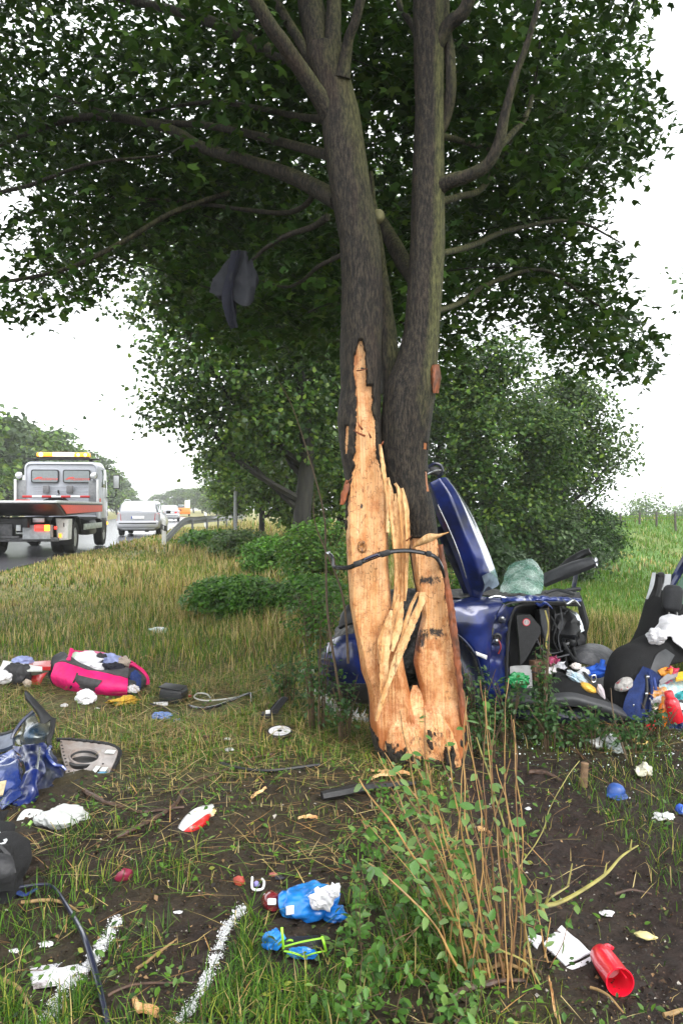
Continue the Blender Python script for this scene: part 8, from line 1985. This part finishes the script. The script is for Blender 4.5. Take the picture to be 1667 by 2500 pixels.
# ------------------------------------------------------------------ leafy bushes
def bush(name, label, px, py, Y, rx, ry, rz, n, size, pal, seed, cat='bush', group=None, stems=14, tv=OVAL_V, tf=OVAL_F, stemm=None, dens_pow=.45, up=.8):
    r_ = np.random.default_rng(seed); x, y, z = gl(px, py, Y)
    t = T(name, label, cat, (x, y, z), 0, group)
    mb = MB()
    for i in range(stems):
        a = r_.uniform(0, 2 * PI); q = math.sqrt(r_.random())
        tip = Vector((rx * q * math.cos(a), ry * q * math.sin(a), rz * r_.uniform(1.0, 1.9)))
        mb.add(tube([Vector((tip.x * .35, tip.y * .35, -.02)), tip * .5 + Vector((0, 0, .1 * rz)), tip], [.012 * rz + .002, .008 * rz + .0015, .002], 4, 6))
    o = obj('stems', *mb.out(), stemm or M_twig, t, local=True); o['kind'] = 'stuff'
    d = r_.normal(size=(n, 3)); d /= np.linalg.norm(d, axis=1, keepdims=True); q = r_.random(n) ** dens_pow
    P = d * q[:, None] * np.array([rx, ry, rz]) + np.array([0, 0, rz * .85])
    lump_ = np.array([noise.noise(Vector(p) * (1.6 / max(rz, .3))) for p in P]); k_ = lump_ > -.22; P = P[k_]; d = d[k_]
    P[:, 2] = np.abs(P[:, 2]) + .01
    c = mixcol(len(P), pal) * (1 + .35 * lump_[k_][:, None])
    scatter('foliage', P, d * .5 + np.array([0, -.15, up]) + r_.normal(0, .5, P.shape), size * r_.uniform(.6, 1.4, len(P)), tv, tf, c, M_leaf, t)
    return t
NET = [(.06, .18, .012), (.085, .22, .018), (.04, .12, .010), (.12, .25, .03)]
bush('bush', 'low bright green nettle bush in the grass left of the trunk', 580, 1450, 10.4, .78, .6, .33, 13000, .058, NET, 401)
bush('bush', 'green nettle clump joining the bush to the trunk', 760, 1450, 10.2, .55, .5, .34, 8000, .058, NET, 402)
bush('bush', 'loose twiggy weeds right beside the stripped trunk', 775, 1470, 8.6, .40, .4, .34, 1800, .05, NET + [(.10, .12, .04)], 403, stems=30)
bush('bush', 'yellowish round bush beyond the nettles near the lamp post', 590, 1310, 20, .9, .8, .5, 6000, .10, [(.08, .15, .03), (.11, .17, .035), (.05, .11, .02)], 404)
bush('bush', 'green hedge-like bush behind the nettles at the foot of the slender tree', 700, 1330, 16.5, 1.1, .8, .5, 8500, .085, NET, 405)
bush('bush', 'tall weeds around the base of the slender dark tree', 780, 1330, 14, .8, .7, .7, 6500, .08, NET + MIDP, 406)
bush('bush', 'grassy bush beside the guard rail end', 510, 1300, 24, 1.0, .9, .35, 2500, .16, NET, 407)
bush('sapling', 'willow-like pale sapling behind the raised bonnet', 1200, 1430, 8.6, .26, .3, .72, 2000, .075, [(.07, .13, .05), (.10, .17, .065), (.05, .10, .035)], 408, 'sapling', stems=9, up=.4)
bush('sapling', 'pale green sapling right of the raised bonnet', 1255, 1420, 9.4, .28, .3, .58, 1900, .07, [(.08, .14, .06), (.11, .18, .075), (.05, .10, .04)], 409, 'sapling', stems=9, up=.4)
bush('bush', 'dark leaves between the trunk and the raised bonnet', 1120, 1460, 7.4, .26, .3, .50, 1900, .06, NET, 410)
bush('bush', 'small leafy twigs sprouting behind the windscreen pillar', 1390, 1440, 7.6, .16, .1, .20, 260, .045, NET, 411)
# slender twig shrub left of the trunk, over the bumper
for i, (px, py, Y, rx, rz, n, lab) in enumerate(((775, 1640, 5.15, .16, .40, 420, 'thin leafy shrub in front of the bumper corner left of the trunk'), (840, 1690, 5.0, .13, .26, 320, 'small leafy shoots at the left side of the trunk foot'), (700, 1650, 5.9, .18, .22, 380, 'small shrub in the grass left of the bumper corner'),
                                             (1160, 1700, 4.98, .15, .27, 420, 'leafy bramble hanging before the wheel arch'), (1245, 1740, 4.98, .17, .24, 480, 'dark bramble in front of the sill'), (1325, 1700, 5.08, .09, .36, 420, 'upright leafy bramble in front of the door opening'),
                                             (1345, 1790, 4.9, .20, .18, 520, 'low bramble under the middle of the sill'), (1450, 1800, 4.9, .18, .15, 420, 'low bramble under the rear of the sill'), (1555, 1850, 4.75, .20, .13, 420, 'low green weeds below the spilled bags'), (1190, 1800, 4.7, .15, .17, 380, 'weedy shoots right of the trunk foot'),
                                             (1610, 1800, 5.0, .12, .12, 250, 'small weeds at the right edge below the red bottle'))):
    bush('bramble', lab, px, py + 60, Y, rx, .12, rz, n, .034, [(.03, .085, .02), (.05, .12, .028), (.07, .15, .035)], 420 + i, 'bramble', 'brambles around the wreck', stems=12, dens_pow=.6)
for i, (pl, lab) in enumerate((([(830, 1700, 5.0), (800, 1500, 5.1), (795, 1350, 5.2), (786, 1230, 5.3), (720, 1010, 5.5), (680, 930, 5.6)], 'long thin brown sapling stem left of the trunk'), ([(850, 1620, 5.05), (835, 1450, 5.1), (770, 1280, 5.2), (768, 1200, 5.3)], 'thin reddish stem crossing the trim strip'),
                              ([(1330, 1760, 5.0), (1336, 1640, 5.06), (1340, 1530, 5.1), (1338, 1480, 5.1)], 'thin bramble stem rising before the door opening'), ([(1545, 1900, 4.6), (1500, 1760, 4.8), (1490, 1680, 4.9)], 'thin stem rising in front of the black seat'))):
    P = at3(pl); tag(obj('stem', *tube(P, [.009, .007, .005, .002], 6, 30), M_twig), lab, 'stem')
# ================================================================== MISTY AIR
hz = bpy.data.materials.new('mist'); hz.use_nodes = True
t = hz.node_tree; t.nodes.clear()
pv = t.nodes.new('ShaderNodeVolumePrincipled'); pv.inputs['Density'].default_value = 0.0009; pv.inputs['Color'].default_value = (.95, .97, 1.0, 1); pv.inputs['Anisotropy'].default_value = 0.0
ou = t.nodes.new('ShaderNodeOutputMaterial'); t.links.new(pv.outputs[0], ou.inputs['Volume'])
obj('haze', *rbox((0, 195, 10.5), (660, 470, 26), 0), hz, local=True, smooth=False)['kind'] = 'stuff'
